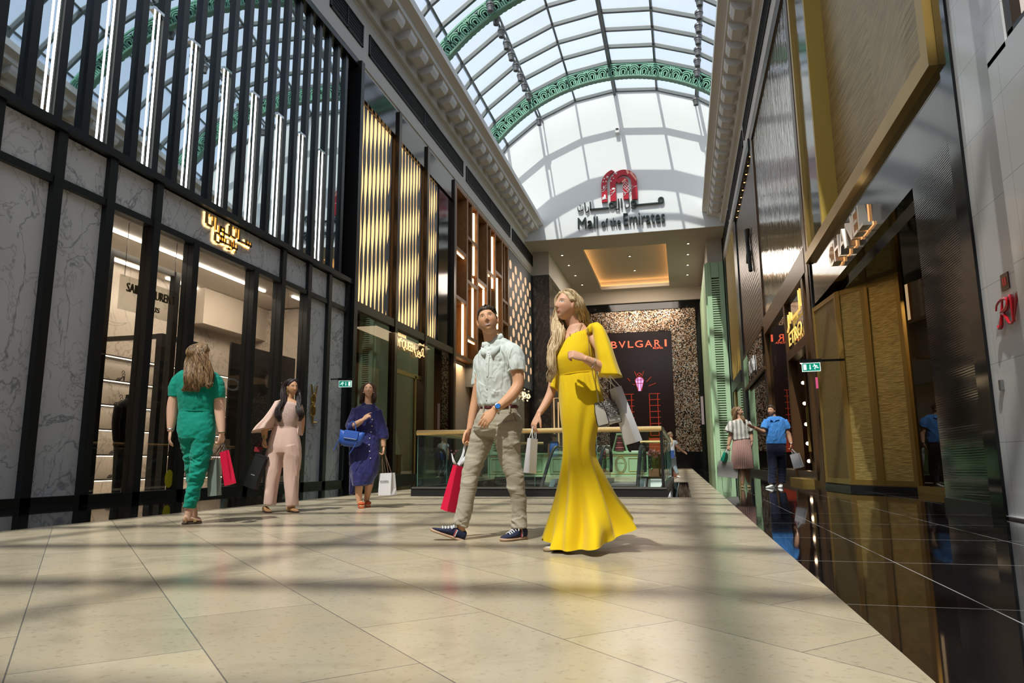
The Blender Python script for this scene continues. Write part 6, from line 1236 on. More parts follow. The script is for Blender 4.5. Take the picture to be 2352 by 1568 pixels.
q.done('hair', m_blonde, p.t, smooth=True)
# dress
m_yel2 = cloth_mat('yellow_crepe', (.72, .485, .003), .8, .15, .2, 700.)
rows = [(1304, 773, 1351, 757, .0, .075), (1296, 781, 1358, 768, 0, .092), (1284, 797, 1364, 786, 0, .112), (1275, 815, 1368, 802, 0, .128), (1271, 829, 1369, 815, 0, .132), (1274, 847, 1368, 835, 0, .122), (1280, 865, 1369, 852, 0, .112), (1281, 890, 1378, 878, 0, .122), (1284, 925, 1386, 908, 0, .135), (1287, 960, 1380, 950, 0, .135), (1292, 1000, 1370, 998, 0, .13), (1292, 1040, 1367, 1041, 0, .135), (1286, 1090, 1386, 1085, 0, .17), (1275, 1145, 1417, 1138, 0, .21), (1261, 1195, 1443, 1172, 0, .245), (1249, 1234, 1453, 1186, 0, .265)]
A = catmull(np.array([np.r_[J(xl, yl, d), J(xr, yr, d), bb] for xl, yl, xr, yr, d, bb in rows]), 130); n = 200; th = np.linspace(0, 2*pi, n, endpoint=False); R = []
for i, a in enumerate(A):
    t = i/129; L_, R_, bb = a[:3], a[3:6], a[6]; cc = (L_+R_)/2; U_ = (R_-L_)/2; V_ = nrm(np.cross(UV, U_))*bb
    g_ = np.clip((t-.42)/.58, 0, 1); am = .016+.25*g_**1.1; ph = 1.7*t
    f = 1+am*(.55*np.sin(7*th+2.2*ph*3+1)+.45*np.sin(12*th-3.*ph+.4)*g_+.35*np.sin(4*th+5*ph))
    if t < .14: f = 1+.018*np.sin(34*th)*(1-t/.14)
    f = f*(1-.03*np.exp(-((t-.40)/.012)**2))
    if .40 < t < .52: f = f+.012*np.sin(26*th)*np.sin((t-.4)/.12*pi)
    edge = np.clip((t-.70)/.30, 0, 1)**2; dz = -.105*edge*np.abs(np.sin(th))**.75*np.where(np.sin(th) > 0, .75, 1)
    ctr = 1+(f-1)*np.abs(np.sin(th))**.7
    R.append(cc+np.outer(np.cos(th)*ctr, U_)+np.outer(np.sin(th)*f, V_)+np.outer(dz, UV))
R = np.array(R); R[:, :, 2] = np.maximum(R[:, :, 2], .012)
dr = MB().rings(R, cap=False).done('dress', m_yel2, p.t, smooth=True)
q = MB(); p.sec(q, [(1352, 746, 1374, 741, -.07, .045), (1357, 752, 1384, 750, -.10, .058), (1361, 764, 1392, 764, -.12, .068), (1363, 785, 1402, 788, -.135, .08), (1367, 810, 1410, 814, -.15, .092), (1372, 838, 1419, 842, -.155, .105), (1375, 862, 1428, 866, -.16, .12)], 60, 40, 2.1, lambda t, th: 1+.07*t*np.sin(5*th+1.5))
me = q.mesh('sleeve'); sl = link('sleeve', me, m_yel2, p.t, smooth=True)
q = MB(); p.sec(q, [(1276, 800, 1296, 800, .10, .06), (1271, 835, 1291, 840, .12, .062), (1265, 868, 1287, 875, .13, .065), (1261, 888, 1283, 898, .13, .07)], 40, 24, 2.1, lambda t, th: 1+.06*t*np.sin(5*th)); q.done('sleeve', m_yel2, p.t, smooth=True)
q = MB(); p.sec(q, [(1346, 768, 1362, 766, -.05, .075), (1345, 757, 1368, 752, -.06, .07), (1352, 747, 1374, 743, -.08, .05)], 24, 10); q.done('shoulder_strap', m_yel2, p.t, smooth=True)
q = MB(); band_on(q, dr, [(1281, 864), (1300, 859), (1325, 855), (1350, 853), (1368, 852)], .004, .0); q.done('waist_seam', m_yel2, p.t, smooth=True)
# jewellery worn
q = MB(); q.tube([J(1308, 763, -.02), J(1315, 768, -.06), J(1327, 757, -.065), J(1337, 742, -.03)], .0022, 6, 24); q.tube([J(1309, 766, -.06), J(1310, 772, -.065)], .004, 6); q.done('necklace', M('dark_gold_chain', (.30, .20, .08), .35, .9), p.t)
wrc = J(1361, 833, -.23); wd = nrm(J(1342, 823, -.25)-J(1380, 842, -.20)); x1_ = nrm(np.cross(wd, UV)); y1_ = np.cross(wd, x1_); a = np.linspace(0, 2*pi, 24); q = MB(); q.tube([wrc+x1_*.034*math.cos(t)+y1_*.034*math.sin(t) for t in a], .0035, 6); q.done('bracelet', M('silver_bracelet', (.6, .6, .62), .2, 1.), p.t)
# espadrilles
m_esp = cloth_mat('white_canvas', (.62, .58, .52), .85, .1, .4, 600.); m_jute = M('jute_sole', (.40, .29, .18), .9, bump=(300, .5, (1, 1, 1)))
for (hx, hy, hd_), (tx, ty, td), lift, nm in (((1306, 1262, .03), (1250, 1266, -.05), 0, 'front'), ((1450, 1196, .06), (1401, 1243, .02), 1, 'rear')):
    H_, T_ = J(hx, hy, hd_), J(tx, ty, td)
    if not lift: H_[2] = T_[2] = .0
    u, s, _ = shoe_mesh(H_, T_, UV if not lift else vdir(.3, 0, 1), .044, .065, sole=.026); uo = link('espadrille', remesh(u, .005, 2), m_esp, p.t, smooth=True); s.done('sole', m_jute, uo, smooth=True)
# bags: small white paper bag (far hand), tall white paper bag (near arm), handbag on chain
m_wp = M('white_paper', (.60, .58, .60), .5); m_wcord = M('white_cord', (.7, .7, .7), .6)
g2 = J(1227, 981, .07); tc = J(1223.5, 1007, .07)
t, P = paper_bag('paper_bag', 'small plain white paper bag hanging from the far hand of the yellow dress', tc, vdir(-.10, -.03, -.99), vdir(.72, .70, 0), .07, .055, .235, M('white_paper', (.60, .58, .60), .5))
for e in (-1, 1): MB().tube([P(-.55, .5*e, 0), g2-RV*.012+UV*-.01, g2+UV*.012, g2+RV*.012+UV*-.01, P(.55, .5*e, 0)], .0028, 6, 24).done('handle', m_wcord, t)
tc = J(1413, 890, -.10); ga = J(1393, 851, -.19)
t, P = paper_bag('paper_bag', 'tall plain white paper bag slung from the bent arm of the yellow dress', tc, vdir(.29, 0, -.955), vdir(.80, .60, .2), .062, .105, .385, M('white_paper', (.60, .58, .60), .5))
for e in (-1, 1): MB().tube([P(-.6, .5*e, 0), ga+RV*-.02*e+UV*-.03, ga+UV*.045, ga+RV*.02-AV*.02*e+UV*-.03, P(.6, .5*e, 0)], .003, 6, 24).done('handle', m_wcord, t)
hb = J(1395, 948, -.14); t = thing('chain_handbag', 'small white handbag with black piping and a studded flap, hanging on a chain', 'handbag', tuple(hb))
dn = vdir(.22, 0, -.97); wx_ = nrm(vdir(.62, .75, .16)-dn*np.dot(vdir(.62, .75, .16), dn)); dz_ = np.cross(dn, wx_)
PB = lambda a_, b2, c3: hb+wx_*a_*.082+dz_*b2*.045+dn*c3*.075
m_wl = M('white_leather', (.62, .60, .57), .35); q = MB(); q.rings([[PB(a_, .62, -1), PB(a_, .9, -.2), PB(a_, 1, .8), PB(a_, .9, 1), PB(a_, -.9, 1), PB(a_, -1, .8), PB(a_, -.9, -.2), PB(a_, -.62, -1)] for a_ in (-1, 1)]); q.done('body', m_wl, t, bevel=.006)
m_flap = M('studded_leather', (.30, .29, .27), .4); nt_, b_ = nd(m_flap); vr = N(nt_, 'TexVoronoi', Scale=110.); nt_.links.new(geo_coord(nt_), vr.inputs['Vector']); nt_.links.new(ramp(nt_, vr.outputs[0], [(.25, (.75, .73, .68)), (.45, (.06, .055, .05))]), b_.inputs['Base Color'])
fs = 1 if np.dot(dz_, AV) < 0 else -1
q = MB(); q.rings([[PB(a_, .64*fs, -1.03), PB(a_, .98*fs, -.2), PB(a_*.8, 1.10*fs, .45), PB(a_*.8, 1.04*fs, .45), PB(a_, .9*fs, -.2), PB(a_, -.60*fs, -1.01), PB(a_, -.60*fs, -1.05)] for a_ in (-1.02, -.4, .4, 1.02)]); q.done('flap', m_flap, t)
m_bp = M('black_piping', (.015, .015, .015), .4)
for a_ in (-1, 1): MB().tube([PB(a_, .62, -1), PB(a_, .95, -.2), PB(a_, 1.02, .8), PB(a_, .9, 1.02), PB(a_, -.9, 1.02), PB(a_, -1.02, .8), PB(a_, -.95, -.2), PB(a_, -.62, -1), PB(a_, .62, -1)], .0028, 5).done('piping', m_bp, t)
for a_, b2 in ((-.7, -.6), (.7, -.6), (-.7, .6), (.7, .6), (0, 0)): q = MB(); c0 = PB(a_, b2, 1.02); q.ell(c0, .004, .004, .004, 8, 6); q.done('stud', M('watch_steel', (.5, .5, .5), .2, 1.), t)
MB().tube([PB(-.1, 1.12*fs, .3), PB(.25, 1.12*fs, .3)], .009, 8).done('clasp', M('watch_steel', (.5, .5, .5), .2, 1.), t)
m_chain = M('chain_silver', (.45, .43, .40), .25, 1.)
for pts in ([J(1350, 753, -.12), J(1352.5, 790, -.17), J(1355, 822, -.175), J(1362, 860, -.165), J(1372, 900, -.155), PB(-.9, 0, -1)], [J(1352, 752, -.05), J(1362, 800, -.09), J(1372, 860, -.10), J(1384, 905, -.12), PB(.9, 0, -1)]):
    Q = catmull(pts, 90); q = MB()
    for i in range(0, 88, 1): d = nrm(Q[i+1]-Q[i]); s_ = nrm(np.cross(d, AV if i % 2 else RV+UV*.2)); L_ = np.linalg.norm(Q[i+1]-Q[i])*.62; m_ = (Q[i]+Q[i+1])/2; q.tube([m_+d*L_, m_+s_*.0035, m_-d*L_, m_-s_*.0035, m_+d*L_], .0016, 4)
    q.done('chain', m_chain, t)
# ------------------------------------------------------------------ woman in green, seen from behind
p = Person('woman with wavy brown hair in a green jumpsuit seen from behind, carrying a red bag', (438, 1203), .006)
J = p.J; b = p.body
p.sec(b, [(435, 845, 470, 845, 0, .06), (415, 868, 490, 866, 0, .075), (418, 900, 487, 900, 0, .085), (420, 945, 488, 945, 0, .085), (413, 985, 490, 985, 0, .10), (420, 1005, 484, 1005, 0, .09)])
for pts in ([(413, 872, 0, 10), (401, 905, -.02, 11), (396, 935, -.02, 12), (394, 965, -.03, 10.5), (391.5, 990, -.04, 7)], [(491, 872, 0, 10), (501, 905, .0, 11), (504, 937, .0, 12), (507, 968, -.02, 10), (509.5, 995, -.04, 7)], [(465, 1000, 0, 19), (456, 1080, -.01, 13), (436, 1165, -.02, 9), (432, 1195, -.02, 8)], [(442, 1000, .03, 17), (444, 1080, .09, 12), (445, 1150, .16, 8), (446, 1185, .2, 7.5)]): p.limb(b, pts)
p.head(J(463, 812, .0), vdir(.18, .97, -.02), vdir(0, .02, 1), .90, neck=J(455, 850, 0), nr=(.048, .052))
p.hand(J(391.5, 990, -.04), vdir(.02, -.1, -1), vdir(.75, .55, 0), vdir(.4, .9, 0), curl=(.3, .4, .3), sc=.92); p.hand(J(509.5, 995, -.04), vdir(-.08, 0, -1), vdir(-.8, .4, 0), vdir(.2, .95, 0), curl=(.9, 1., .8), sc=.92)
p.finish((.60, .36, .26), (.08, .05, .03), (.4, .16, .13))
m_brown = hair_mat('brown_wavy_hair', (.055, .028, .014), (.34, .20, .095), (80, 80, 10))
q = MB(); p.hair_cap(q, hl_w, .016, 5, .004); H = p.hl; G = []
for x0_, x1_, xe in ((-.07, 434, 420), (-.045, 441, 430), (-.015, 447, 442), (.02, 455, 450), (.05, 467, 468), (.075, 480, 487)):
    G.append(([H((x0_*.3, -.02, .115)), H((x0_, -.075, .07)), H((x0_*1.25, -.105, 0)), H((x0_*1.35, -.10, -.07)), J(x1_, 862, -.13), J((x1_+xe)/2, 885, -.135), J(xe, 905 if x1_ < 460 else 880, -.125)], [.01, .018, .024, .03,   .036, .036, .018], .0045, 150, .017, 2.6))
p.locks(q, G, 11); q.done('hair', m_brown, p.t, smooth=True)
m_gr = cloth_mat('emerald_crepe', (.0, .215, .155), .8, .1, .2, 700.)
q = MB(); p.sec(q, [(440, 846, 470, 846, 0, .06), (418, 852, 488, 851, 0, .075), (402, 864, 504, 862, 0, .10), (404, 885, 500, 884, 0, .115), (408, 915, 497, 915, 0, .115), (411, 938, 493, 938, 0, .10), (411, 944, 492, 944, 0, .095), (411, 952, 492, 952, 0, .10), (408, 985, 494, 985, 0, .125), (414, 1008, 491, 1008, 0, .12)], 40, 50)
p.limb(q, [(413, 868, 0, 15), (405, 888, -.01, 16.5), (400, 912, -.02, 14)], 16, 12); p.limb(q, [(494, 868, 0, 15), (500, 888, 0, 16), (503, 915, 0, 14)], 16, 12)
p.limb(q, [(467, 995, 0, 26), (463, 1030, 0, 24), (455, 1080, -.02, 19), (443, 1130, -.02, 15), (435, 1166, -.02, 13.5)], 20, 30); p.limb(q, [(436, 995, 0, 24), (441, 1030, .05, 22), (444, 1080, .09, 17), (445, 1150, .16, 12)], 20, 24)
jm = p.cloth('jumpsuit', q, m_gr, .007, 3, [(.016, (6, 6, 13), 21, lambda V: np.clip((1.0-V[:, 2])*3, .25, 1)*np.clip((V[:, 2]-.05)*4, 0, 1)), (.006, (12, 12, 9), 3)])
q = MB(); th = np.linspace(0, 2*pi, 30); L_, R_ = J(410.5, 944), J(492.5, 944); cc = (L_+R_)/2; q.tube([cc+(R_-L_)/2*math.cos(a)+AV*.098*math.sin(a) for a in th], .005, 6); q.done('waist_seam', m_gr, p.t)
m_tan = M('tan_leather', (.30, .18, .09), .45); m_goldl = M('gold_leather', (.50, .38, .18), .35, .6)
for hx, tx, y, dd in ((418, 463, 1204, (-.06, .06)), (428, 462, 1194, (.16, .26))):
    H_, T_ = J(hx, y, dd[0]), J(tx, y-3, dd[1]); H_[2] = T_[2] = 0
    u, s, (h0, f, up, sd, L) = shoe_mesh(H_, T_, UV, .042, .055, sole=.02); so = s.done('sandal', M('dark_sole', (.05, .03, .02), .6), p.t, smooth=True)
    p2 = Person.__dict__; fb_ = MB(); fb_.rings([[h0+f*L*t+sd*math.cos(a)*w_+up*(.022+hh*(1+math.sin(a))/2) for a in np.linspace(0, 2*pi, 14, endpoint=False)] for t, w_, hh in ((.05, .022, .05), (.15, .029, .08), (.35, .03, .075), (.6, .036, .045), (.8, .036, .03), (.92, .025, .02))]); fb_.done('foot', bpy.data.materials['skin_%d' % _smn[0]], so, smooth=True)
    q = MB()
    for t, z in ((.12, .06), (.55, .05), (.62, .045)): q.tube([h0+f*L*t+sd*-.042+up*.02, h0+f*L*t+sd*-.03+up*z, h0+f*L*t+up*(z+.014), h0+f*L*t+sd*.03+up*z, h0+f*L*t+sd*.042+up*.02], .007, 5, 14)
    q.done('straps', m_goldl, so)
def wrist_ring(nm, mat, c, d, r=.032, th=.005): x1_ = nrm(np.cross(d, AV)); y1_ = np.cross(nrm(d), x1_); return MB().tube([c+x1_*r*math.cos(a)+y1_*r*math.sin(a) for a in np.linspace(0, 2*pi, 20)], th, 6).done(nm, mat, p.t)
wrist_ring('bracelet_watch', M('silver_bracelet', (.6, .6, .62), .2, 1.), J(391.8, 985, -.04), vdir(0, 0, 1), .030, .006); wrist_ring('bracelet', M('black_band', (.01, .01, .01), .5), J(509, 993, -.04), vdir(0, 0, 1), .030, .004)
g2 = J(509, 1021, -.05); tc = J(515, 1036, -.06)
t, P = paper_bag('paper_bag', 'bright red paper shopping bag in the right hand of the green jumpsuit', tc, vdir(.24, 0, -.97), vdir(.80, -.60, 0), .115, .06, .335, M('red_paper', (.62, .008, .05), .45))
m_cordd = M('dark_cord', (.03, .01, .01), .6)
for e in (-1, 1): MB().tube([P(-.5, .5*e, 0), g2-RV*.015, g2+UV*.012, g2+RV*.02, P(.5, .5*e, 0)], .003, 6, 20).done('handle', m_cordd, t)
tc = J(490, 1055, .05)
t, P = paper_bag('paper_bag', 'dark grey paper bag hanging behind the bright red one', tc, vdir(.10, 0, -.99), vdir(.93, -.35, 0), .115, .07, .36, M('grey_green_paper', (.16, .19, .17), .3))
for e in (-1, 1): MB().tube([P(-.5, .5*e, 0), g2-RV*.012+AV*.03, g2+AV*.03+UV*.01, g2+RV*.01+AV*.03, P(.5, .5*e, 0)], .003, 6, 20).done('handle', m_cordd, t)
# ------------------------------------------------------------------ woman in pink
p = Person('woman with long black hair in a pale pink cape top and wide trousers', (655, 1176), .0065)
J = p.J; b = p.body
p.sec(b, [(652, 915, 672, 916, 0, .05), (632, 925, 690, 928, 0, .075), (630, 955, 686, 957, 0, .09), (631, 978, 678, 980, 0, .08), (622, 1010, 686, 1012, 0, .10)])
for pts in ([(638, 932, -.02, 7), (621, 960, -.06, 8), (609, 984, -.08, 8), (608, 1006, -.10, 5.5)], [(687, 935, .06, 9), (692, 965, .10, 8.5), (690, 995, .12, 7)], [(632, 1030, 0, 17), (626, 1090, -.02, 13), (618, 1160, -.02, 7)], [(668, 1030, 0, 17), (669, 1090, .0, 13), (671, 1165, .0, 7)]): p.limb(b, pts)
p.head(J(671, 889.5, 0), vdir(.72, -.68, -.05), vdir(.03, -.05, 1), .86, neck=J(662, 922, .0), nr=(.046, .052))
p.hand(J(608, 1006, -.10), vdir(-.18, 0, -.98), vdir(.7, .6, 0), vdir(.3, -.9, 0), curl=(.9, 1.0, .8), sc=.95)
p.finish((.50, .27, .15), (.015, .01, .01), (.35, .09, .09), smile=1.0, teeth=True, eyes=(.03, .015, .01))
m_blackh = hair_mat('black_wavy_hair', (.010, .007, .008), (.045, .030, .03), (80, 80, 12)); q = MB(); p.hair_cap(q, hl_w, .016, 6, .004); H = p.hl; G = []
G.append(([H((.0, .03, .115)), H((.07, -.02, .08)), H((.085, -.05, 0)), J(650, 915, -.06), J(642, 938, -.12), J(640, 958, -.13), J(636, 972, -.12)], [.012, .025, .03, .034, .034, .03, .012], .006, 110, .018, 2.6))
G.append(([H((-.0, .03, .115)), H((-.07, .01, .08)), H((-.085, -.03, .0)), J(684, 915, .0), J(688, 935, -.06), J(689, 955, -.09), J(686, 972, -.09)], [.012, .02, .025, .03, .034, .034, .012], .006, 100, .018, 2.6))
G.append(([H((0, -.05, .10)), H((0, -.11, .02)), J(655, 915, .10), J(655, 945, .13)], [.04, .05, .06, .05], .007, 80, .015, 2.)); p.locks(q, G, 13); q.done('hair', m_blackh, p.t, smooth=True)
m_pink = cloth_mat('blush_crepe', (.60, .41, .35), .8, .1, .2, 700.); m_place = cloth_mat('blush_lace', (.55, .40, .36), .85, .1, .9, 120., (.40, .28, .25))
q = MB(); p.sec(q, [(653, 921, 675, 921, 0, .06), (636, 927, 690, 929, 0, .09), (632, 945, 689, 947, 0, .11), (630, 965, 685, 966, 0, .105), (629, 980, 680, 982, 0, .09), (629, 986, 681, 988, 0, .095)], 32, 26); p.cloth('top', q, m_place, .007, 2)
q = MB(); p.sec(q, [(628, 979, 681, 981, 0, .10), (622, 1000, 687, 1000, 0, .12), (616, 1025, 691, 1025, 0, .13), (616, 1040, 691, 1040, 0, .12)], 32, 24); p.limb(q, [(640, 1025, 0, 23), (632, 1050, 0, 21), (627, 1090, -.02, 17), (622, 1130, -.02, 15), (619, 1159, -.02, 14.5)], 20, 26); p.limb(q, [(666, 1025, 0, 24), (670, 1050, 0, 21), (669, 1090, 0, 17), (670, 1130, 0, 14.5), (671, 1161, 0, 13.5)], 20, 26)
p.cloth('trousers', q, m_pink, .007, 3, [(.016, (10, 10, 2.5), 31, lambda V: np.clip((1.0-V[:, 2])*3, 0, 1))])
q = MB(); p.sec(q, [(628, 978.5, 681, 981, 0, .104), (628, 984, 681, 986.5, 0, .104)], 32, 6); q.done('waistband', m_pink, p.t)
for pts in ([(632, 922, 648, 919, -.02, .06), (622, 940, 642, 938, -.05, .10), (606, 962, 636, 960, -.07, .14), (590, 980, 629, 974, -.07, .18), (581, 994, 627, 981, -.07, .20)], [(684, 924, 694, 930, .04, .05), (684, 950, 693, 955, .06, .08), (683, 975, 693, 980, .08, .10), (683, 990, 692, 1000, .08, .12)]):
    q = MB(); p.sec(q, pts, 60, 30, 2.1, lambda t, th: 1+.09*t*np.sin(6*th+1)); q.done('cape_sleeve', m_pink, p.t, smooth=True)
q = MB(); q.tube([H((.083, .01, -.03)), H((.086, .01, -.055))], [.011, .004], 8); q.tube([H((.084, .01, -.05)), H((.087, .01, -.09))], [.006, .016], 8, flat=.3); q.done('earring', m_gold, p.t)
q = MB(); wc = J(608, 1003, -.10); q.tube([wc+UV*.022, wc-UV*.022], .029, 16); q.done('cuff_bracelet', m_gold, p.t)
for hx, tx, y, dd in ((606, 620, 1172, (.04, -.14)), (661, 684, 1177, (.08, -.12))):
    H_, T_ = J(hx, y-3, dd[0]), J(tx, y, dd[1]); H_[2] = T_[2] = 0; u, s, _ = shoe_mesh(H_, T_, UV, .040, .075, sole=.012); uo = link('pump', remesh(u, .007, 2), M('tan_suede', (.36, .19, .08), .7), p.t, smooth=True); s.done('sole', M('dark_sole', (.05, .03, .02), .6), uo, smooth=True)
m_blp = M('black_card', (.010, .010, .011), .45); g2 = J(603, 1034, -.11)
t, P = paper_bag('paper_bag', 'large black paper carrier held by the woman in pink', J(602, 1046, -.10), vdir(-.30, .0, -.95), vdir(.95, -.3, -.27), .165, .09, .40, m_blp, logo=('SAINT LAURENT', .055, .010, .62, -1 if np.cross(vdir(-.30, .0, -.95), vdir(.95, -.3, -.27)) @ AV > 0 else 1), logomat=M('white_print', (.7, .7, .7), .5))
q = MB(); q.obox(J(602, 1047, -.10), nrm(vdir(.95, -.3, -.27))*.085, AV*.03, vdir(-.27, 0, -.95)*.012); q.done('folded_top', m_blp, t)
MB().tube([P(-.3, 0, 0), g2-RV*.03, g2+UV*.0, g2+RV*.03, P(.3, 0, 0)], .005, 6, 16).done('handle', m_blp, t)
t, P = paper_bag('small_pouch', 'small dark red pouch hanging just above the black carrier', J(594, 1026, -.02), vdir(-.05, 0, -1), vdir(1, .2, 0), .09, .04, .06, M('wine_red', (.25, .01, .02), .5)); MB().tube([P(0, 0, 0), J(600, 1012, -.04), g2+UV*.02], .004, 5, 10).done('strap', M('wine_red', (.25, .01, .02), .5), t)
# ------------------------------------------------------------------ woman in the navy shirt dress
p = Person('woman in a navy blue shirt dress with a blue handbag, glancing upwards', (838, 1166), .0065)
J = p.J; b = p.body
p.sec(b, [(836, 928, 856, 928, 0, .05), (823, 938, 864, 938, 0, .065), (819, 965, 865, 966, 0, .085), (819, 1000, 866, 1000, 0, .085), (812, 1040, 868, 1040, 0, .095), (815, 1055, 866, 1055, 0, .09)])
for pts in ([(821, 944, -.0, 6), (812, 962, -.03, 7), (808, 979, -.07, 7), (820, 973, -.14, 7), (832, 965, -.18, 5)], [(866, 946, 0, 6), (875, 972, .02, 6.5), (879, 995, .0, 6.5), (881, 1025, -.02, 5)], [(827, 1055, 0, 14), (826, 1100, -.03, 10), (824, 1130, -.02, 8), (826, 1158, -.01, 5.5)], [(852, 1055, 0, 14), (850, 1098, .06, 10), (846, 1125, .12, 8), (841, 1152, .15, 5.5)]): p.limb(b, pts)
p.head(J(846.5, 896, 0), vdir(.16, -.96, .18), vdir(-.03, .17, 1), .87, neck=J(845, 932, .0), nr=(.046, .052))
p.hand(J(833, 964, -.18), vdir(.78, -.15, .60), vdir(.1, .75, -.6), vdir(-.3, -.3, .9), curl=(.8, 1.0, .7), sc=.92, fl=(.35, 1, 1, 1)); p.hand(J(881, 1025, -.02), vdir(.0, 0, -1), vdir(-.8, -.4, 0), vdir(.1, -1, 0), curl=(.9, 1., .8), sc=.92)
p.finish((.56, .32, .20), (.035, .02, .015), (.42, .10, .10), smile=.9, teeth=True, gaze=(-.001, .0015), eyes=(.03, .015, .01))
m_dkb = hair_mat('dark_straight_hair', (.022, .012, .008), (.09, .05, .03), (90, 90, 8)); q = MB(); p.hair_cap(q, hl_w, .015, 7, .003); H = p.hl; G = []
for sx, xa, xb in ((1, 860, 859), (-1, 830, 826)): G.append(([H((.0, .05, .112)), H((-sx*.0+(.07 if sx < 0 else -.07)*-1*0+(.078 if sx*1 < 0 else -.078)*-1*-1*(1), .01, .06)), H(((.085 if sx < 0 else -.085), -.01, -.01)), J(xa, 915, .0), J(xb, 930, .01)], [.008, .016, .022, .026, .016], .005, 110, .005, 1.2))
G.append(([H((0, -.05, .10)), H((0, -.11, .02)), J(843, 915, .09), J(843, 930, .10)], [.04, .06, .07, .07], .006, 90, .005, 1.)); p.locks(q, G, 15); q.done('hair', m_dkb, p.t, smooth=True)
m_nv = cloth_mat('navy_silk', (.022, .022, .115), .5, .2, .15, 700.)
q = MB(); p.sec(q, [(835, 929, 857, 929, 0, .058), (822, 933, 867, 934, 0, .08), (812, 942, 872, 943, 0, .10), (812, 965, 872, 967, 0, .115), (810, 992, 872, 993, 0, .115), (804, 1025, 871, 1028, 0, .125), (802, 1057, 872, 1057, 0, .13), (804, 1085, 867, 1085, 0, .14), (808, 1105, 858, 1102, 0, .14), (811, 1116, 853, 1112, 0, .14)], 40, 50)
p.limb(q, [(820, 940, 0, 11), (811, 960, -.03, 12), (806, 978, -.06, 12.5), (814, 979, -.11, 10)], 16, 16); p.limb(q, [(866, 942, 0, 12), (874, 970, .02, 12), (879, 992, .01, 11.5), (880, 1008, 0, 11)], 16, 16); q2 = MB(); p.sec(q2, [(803, 1085, 822, 1085, .10, .05), (804, 1112, 818, 1112, .12, .05), (805, 1136, 815, 1130, .13, .03)], 20, 12); q.add(q2.v, q2.f)
dn_ = p.cloth('shirt_dress', q, m_nv, .007, 3, [(.016, (9, 9, 4), 41), (.008, (18, 18, 8), 6)])
q = MB(); band_on(q, dn_, [(853, 936), (855, 960), (853, 985), (850, 1010), (848, 1040), (847, 1075), (850, 1100)], .010, .0, 30, 8, .2); q.done('placket', m_nv, p.t, smooth=True)
for x, y in ((856, 963), (855, 978), (853, 992), (850, 1006), (849, 1021), (850, 1036), (852, 1052)): pt, n_ = surf(dn_, x-1, y, .004); MB().tube([pt, pt+n_*.004], .008, 10).done('button', M('pearl_button', (.6, .58, .55), .25), p.t)
q = MB()
for e, P_ in ((-1, [(840, 926), (832, 923), (834, 935), (840, 934)]), (1, [(853, 929), (862, 925), (862, 938), (856, 938)])): q.prism([J(x, y, -.07) for x, y in P_], AV*.008)
q.done('collar', m_nv, p.t)
q = MB()
for e in (-1, 1): q.ell(H((e*.078, .012, -.04)), .006, .006, .006, 8, 6)
q.done('earrings', M('pearl', (.75, .72, .68), .2), p.t)
m_ors = M('orange_suede', (.45, .07, .015), .7)
for hx, tx, y, dd in ((824, 832, 1167, (.08, -.12)), (841, 846, 1161, (.24, .06))):
    H_, T_ = J(hx, y, dd[0]), J(tx, y, dd[1]); H_[2] = .05; T_[2] = 0; u, s, (h0, f, up, sd, L) = shoe_mesh(H_, T_, UV, .040, .05, sole=.012); uo = s.done('heel_sandal', m_ors, p.t, smooth=True)
    ft = MB(); ft.rings([[h0+f*L*t+sd*math.cos(a)*w_+up*(.012+hh*(1+math.sin(a))/2) for a in np.linspace(0, 2*pi, 14, endpoint=False)] for t, w_, hh in ((.04, .022, .05), (.15, .029, .08), (.35, .03, .075), (.6, .036, .045), (.8, .036, .03), (.92, .025, .02))]); ft.done('foot', bpy.data.materials['skin_%d' % _smn[0]], uo, smooth=True)
    q = MB(); q.ell(h0+f*L*.72+up*.045, .045, .045, .025, 12, 8); q.tube([h0+f*L*.1+sd*.03+up*.1, h0+up*.1-f*L*.05, h0+f*L*.1-sd*.03+up*.1], .006, 5, 10); q.done('tassel_strap', m_ors, uo); MB().tube([h0+f*L*.06+up*.01, np.array([h0[0], h0[1], 0.])], [.012, .006], 8).done('heel', m_ors, uo)
m_bl = M('cobalt_leather', (.028, .085, .36), .38); hb = J(806, 1007, -.20); t = thing('blue_handbag', 'cobalt blue leather handbag on the bent arm of the navy dress', 'handbag', tuple(hb))
ux, dn2 = vdir(.97, -.1, -.12), vdir(-.12, 0, -.99); dz2 = nrm(np.cross(dn2, ux)); ux = nrm(np.cross(dz2, dn2)*1); ux = ux if ux @ RV > 0 else -ux; s2 = p.mp
PB = lambda a_, b2, c3: hb+ux*a_*s2+dz2*b2*s2+dn2*c3*s2
q = MB(); q.rings([[PB(a_*k, 7*w2*math.cos(t_), z_+13*0+14*.0+0*math.sin(t_)) if 0 else PB(a_, 9*w2*math.cos(t_), zc+zr*math.sin(t_)) for t_ in np.linspace(0, 2*pi, 16, endpoint=False)] for a_, w2, zc, zr in ((-27, .2, -10, 8), (-24, .8, -2, 15), (-14, 1, 1, 17), (0, 1, 1, 17), (14, 1, 1, 17), (24, .8, -2, 15), (30, .2, -10, 6))]); bo = q.done('body', m_bl, t, smooth=True)
fz = -1 if dz2 @ AV > 0 else 1
q = MB(); q.rings([[PB(-15, fz*8.6, -16), PB(-15, fz*10.6, -1), PB(-15, fz*10.0, -1), PB(-15, fz*2, -18)], [PB(18, fz*8.6, -15), PB(18, fz*10.6, 0), PB(18, fz*10.0, 0), PB(18, fz*2, -17)]]); q.done('flap', m_bl, t)
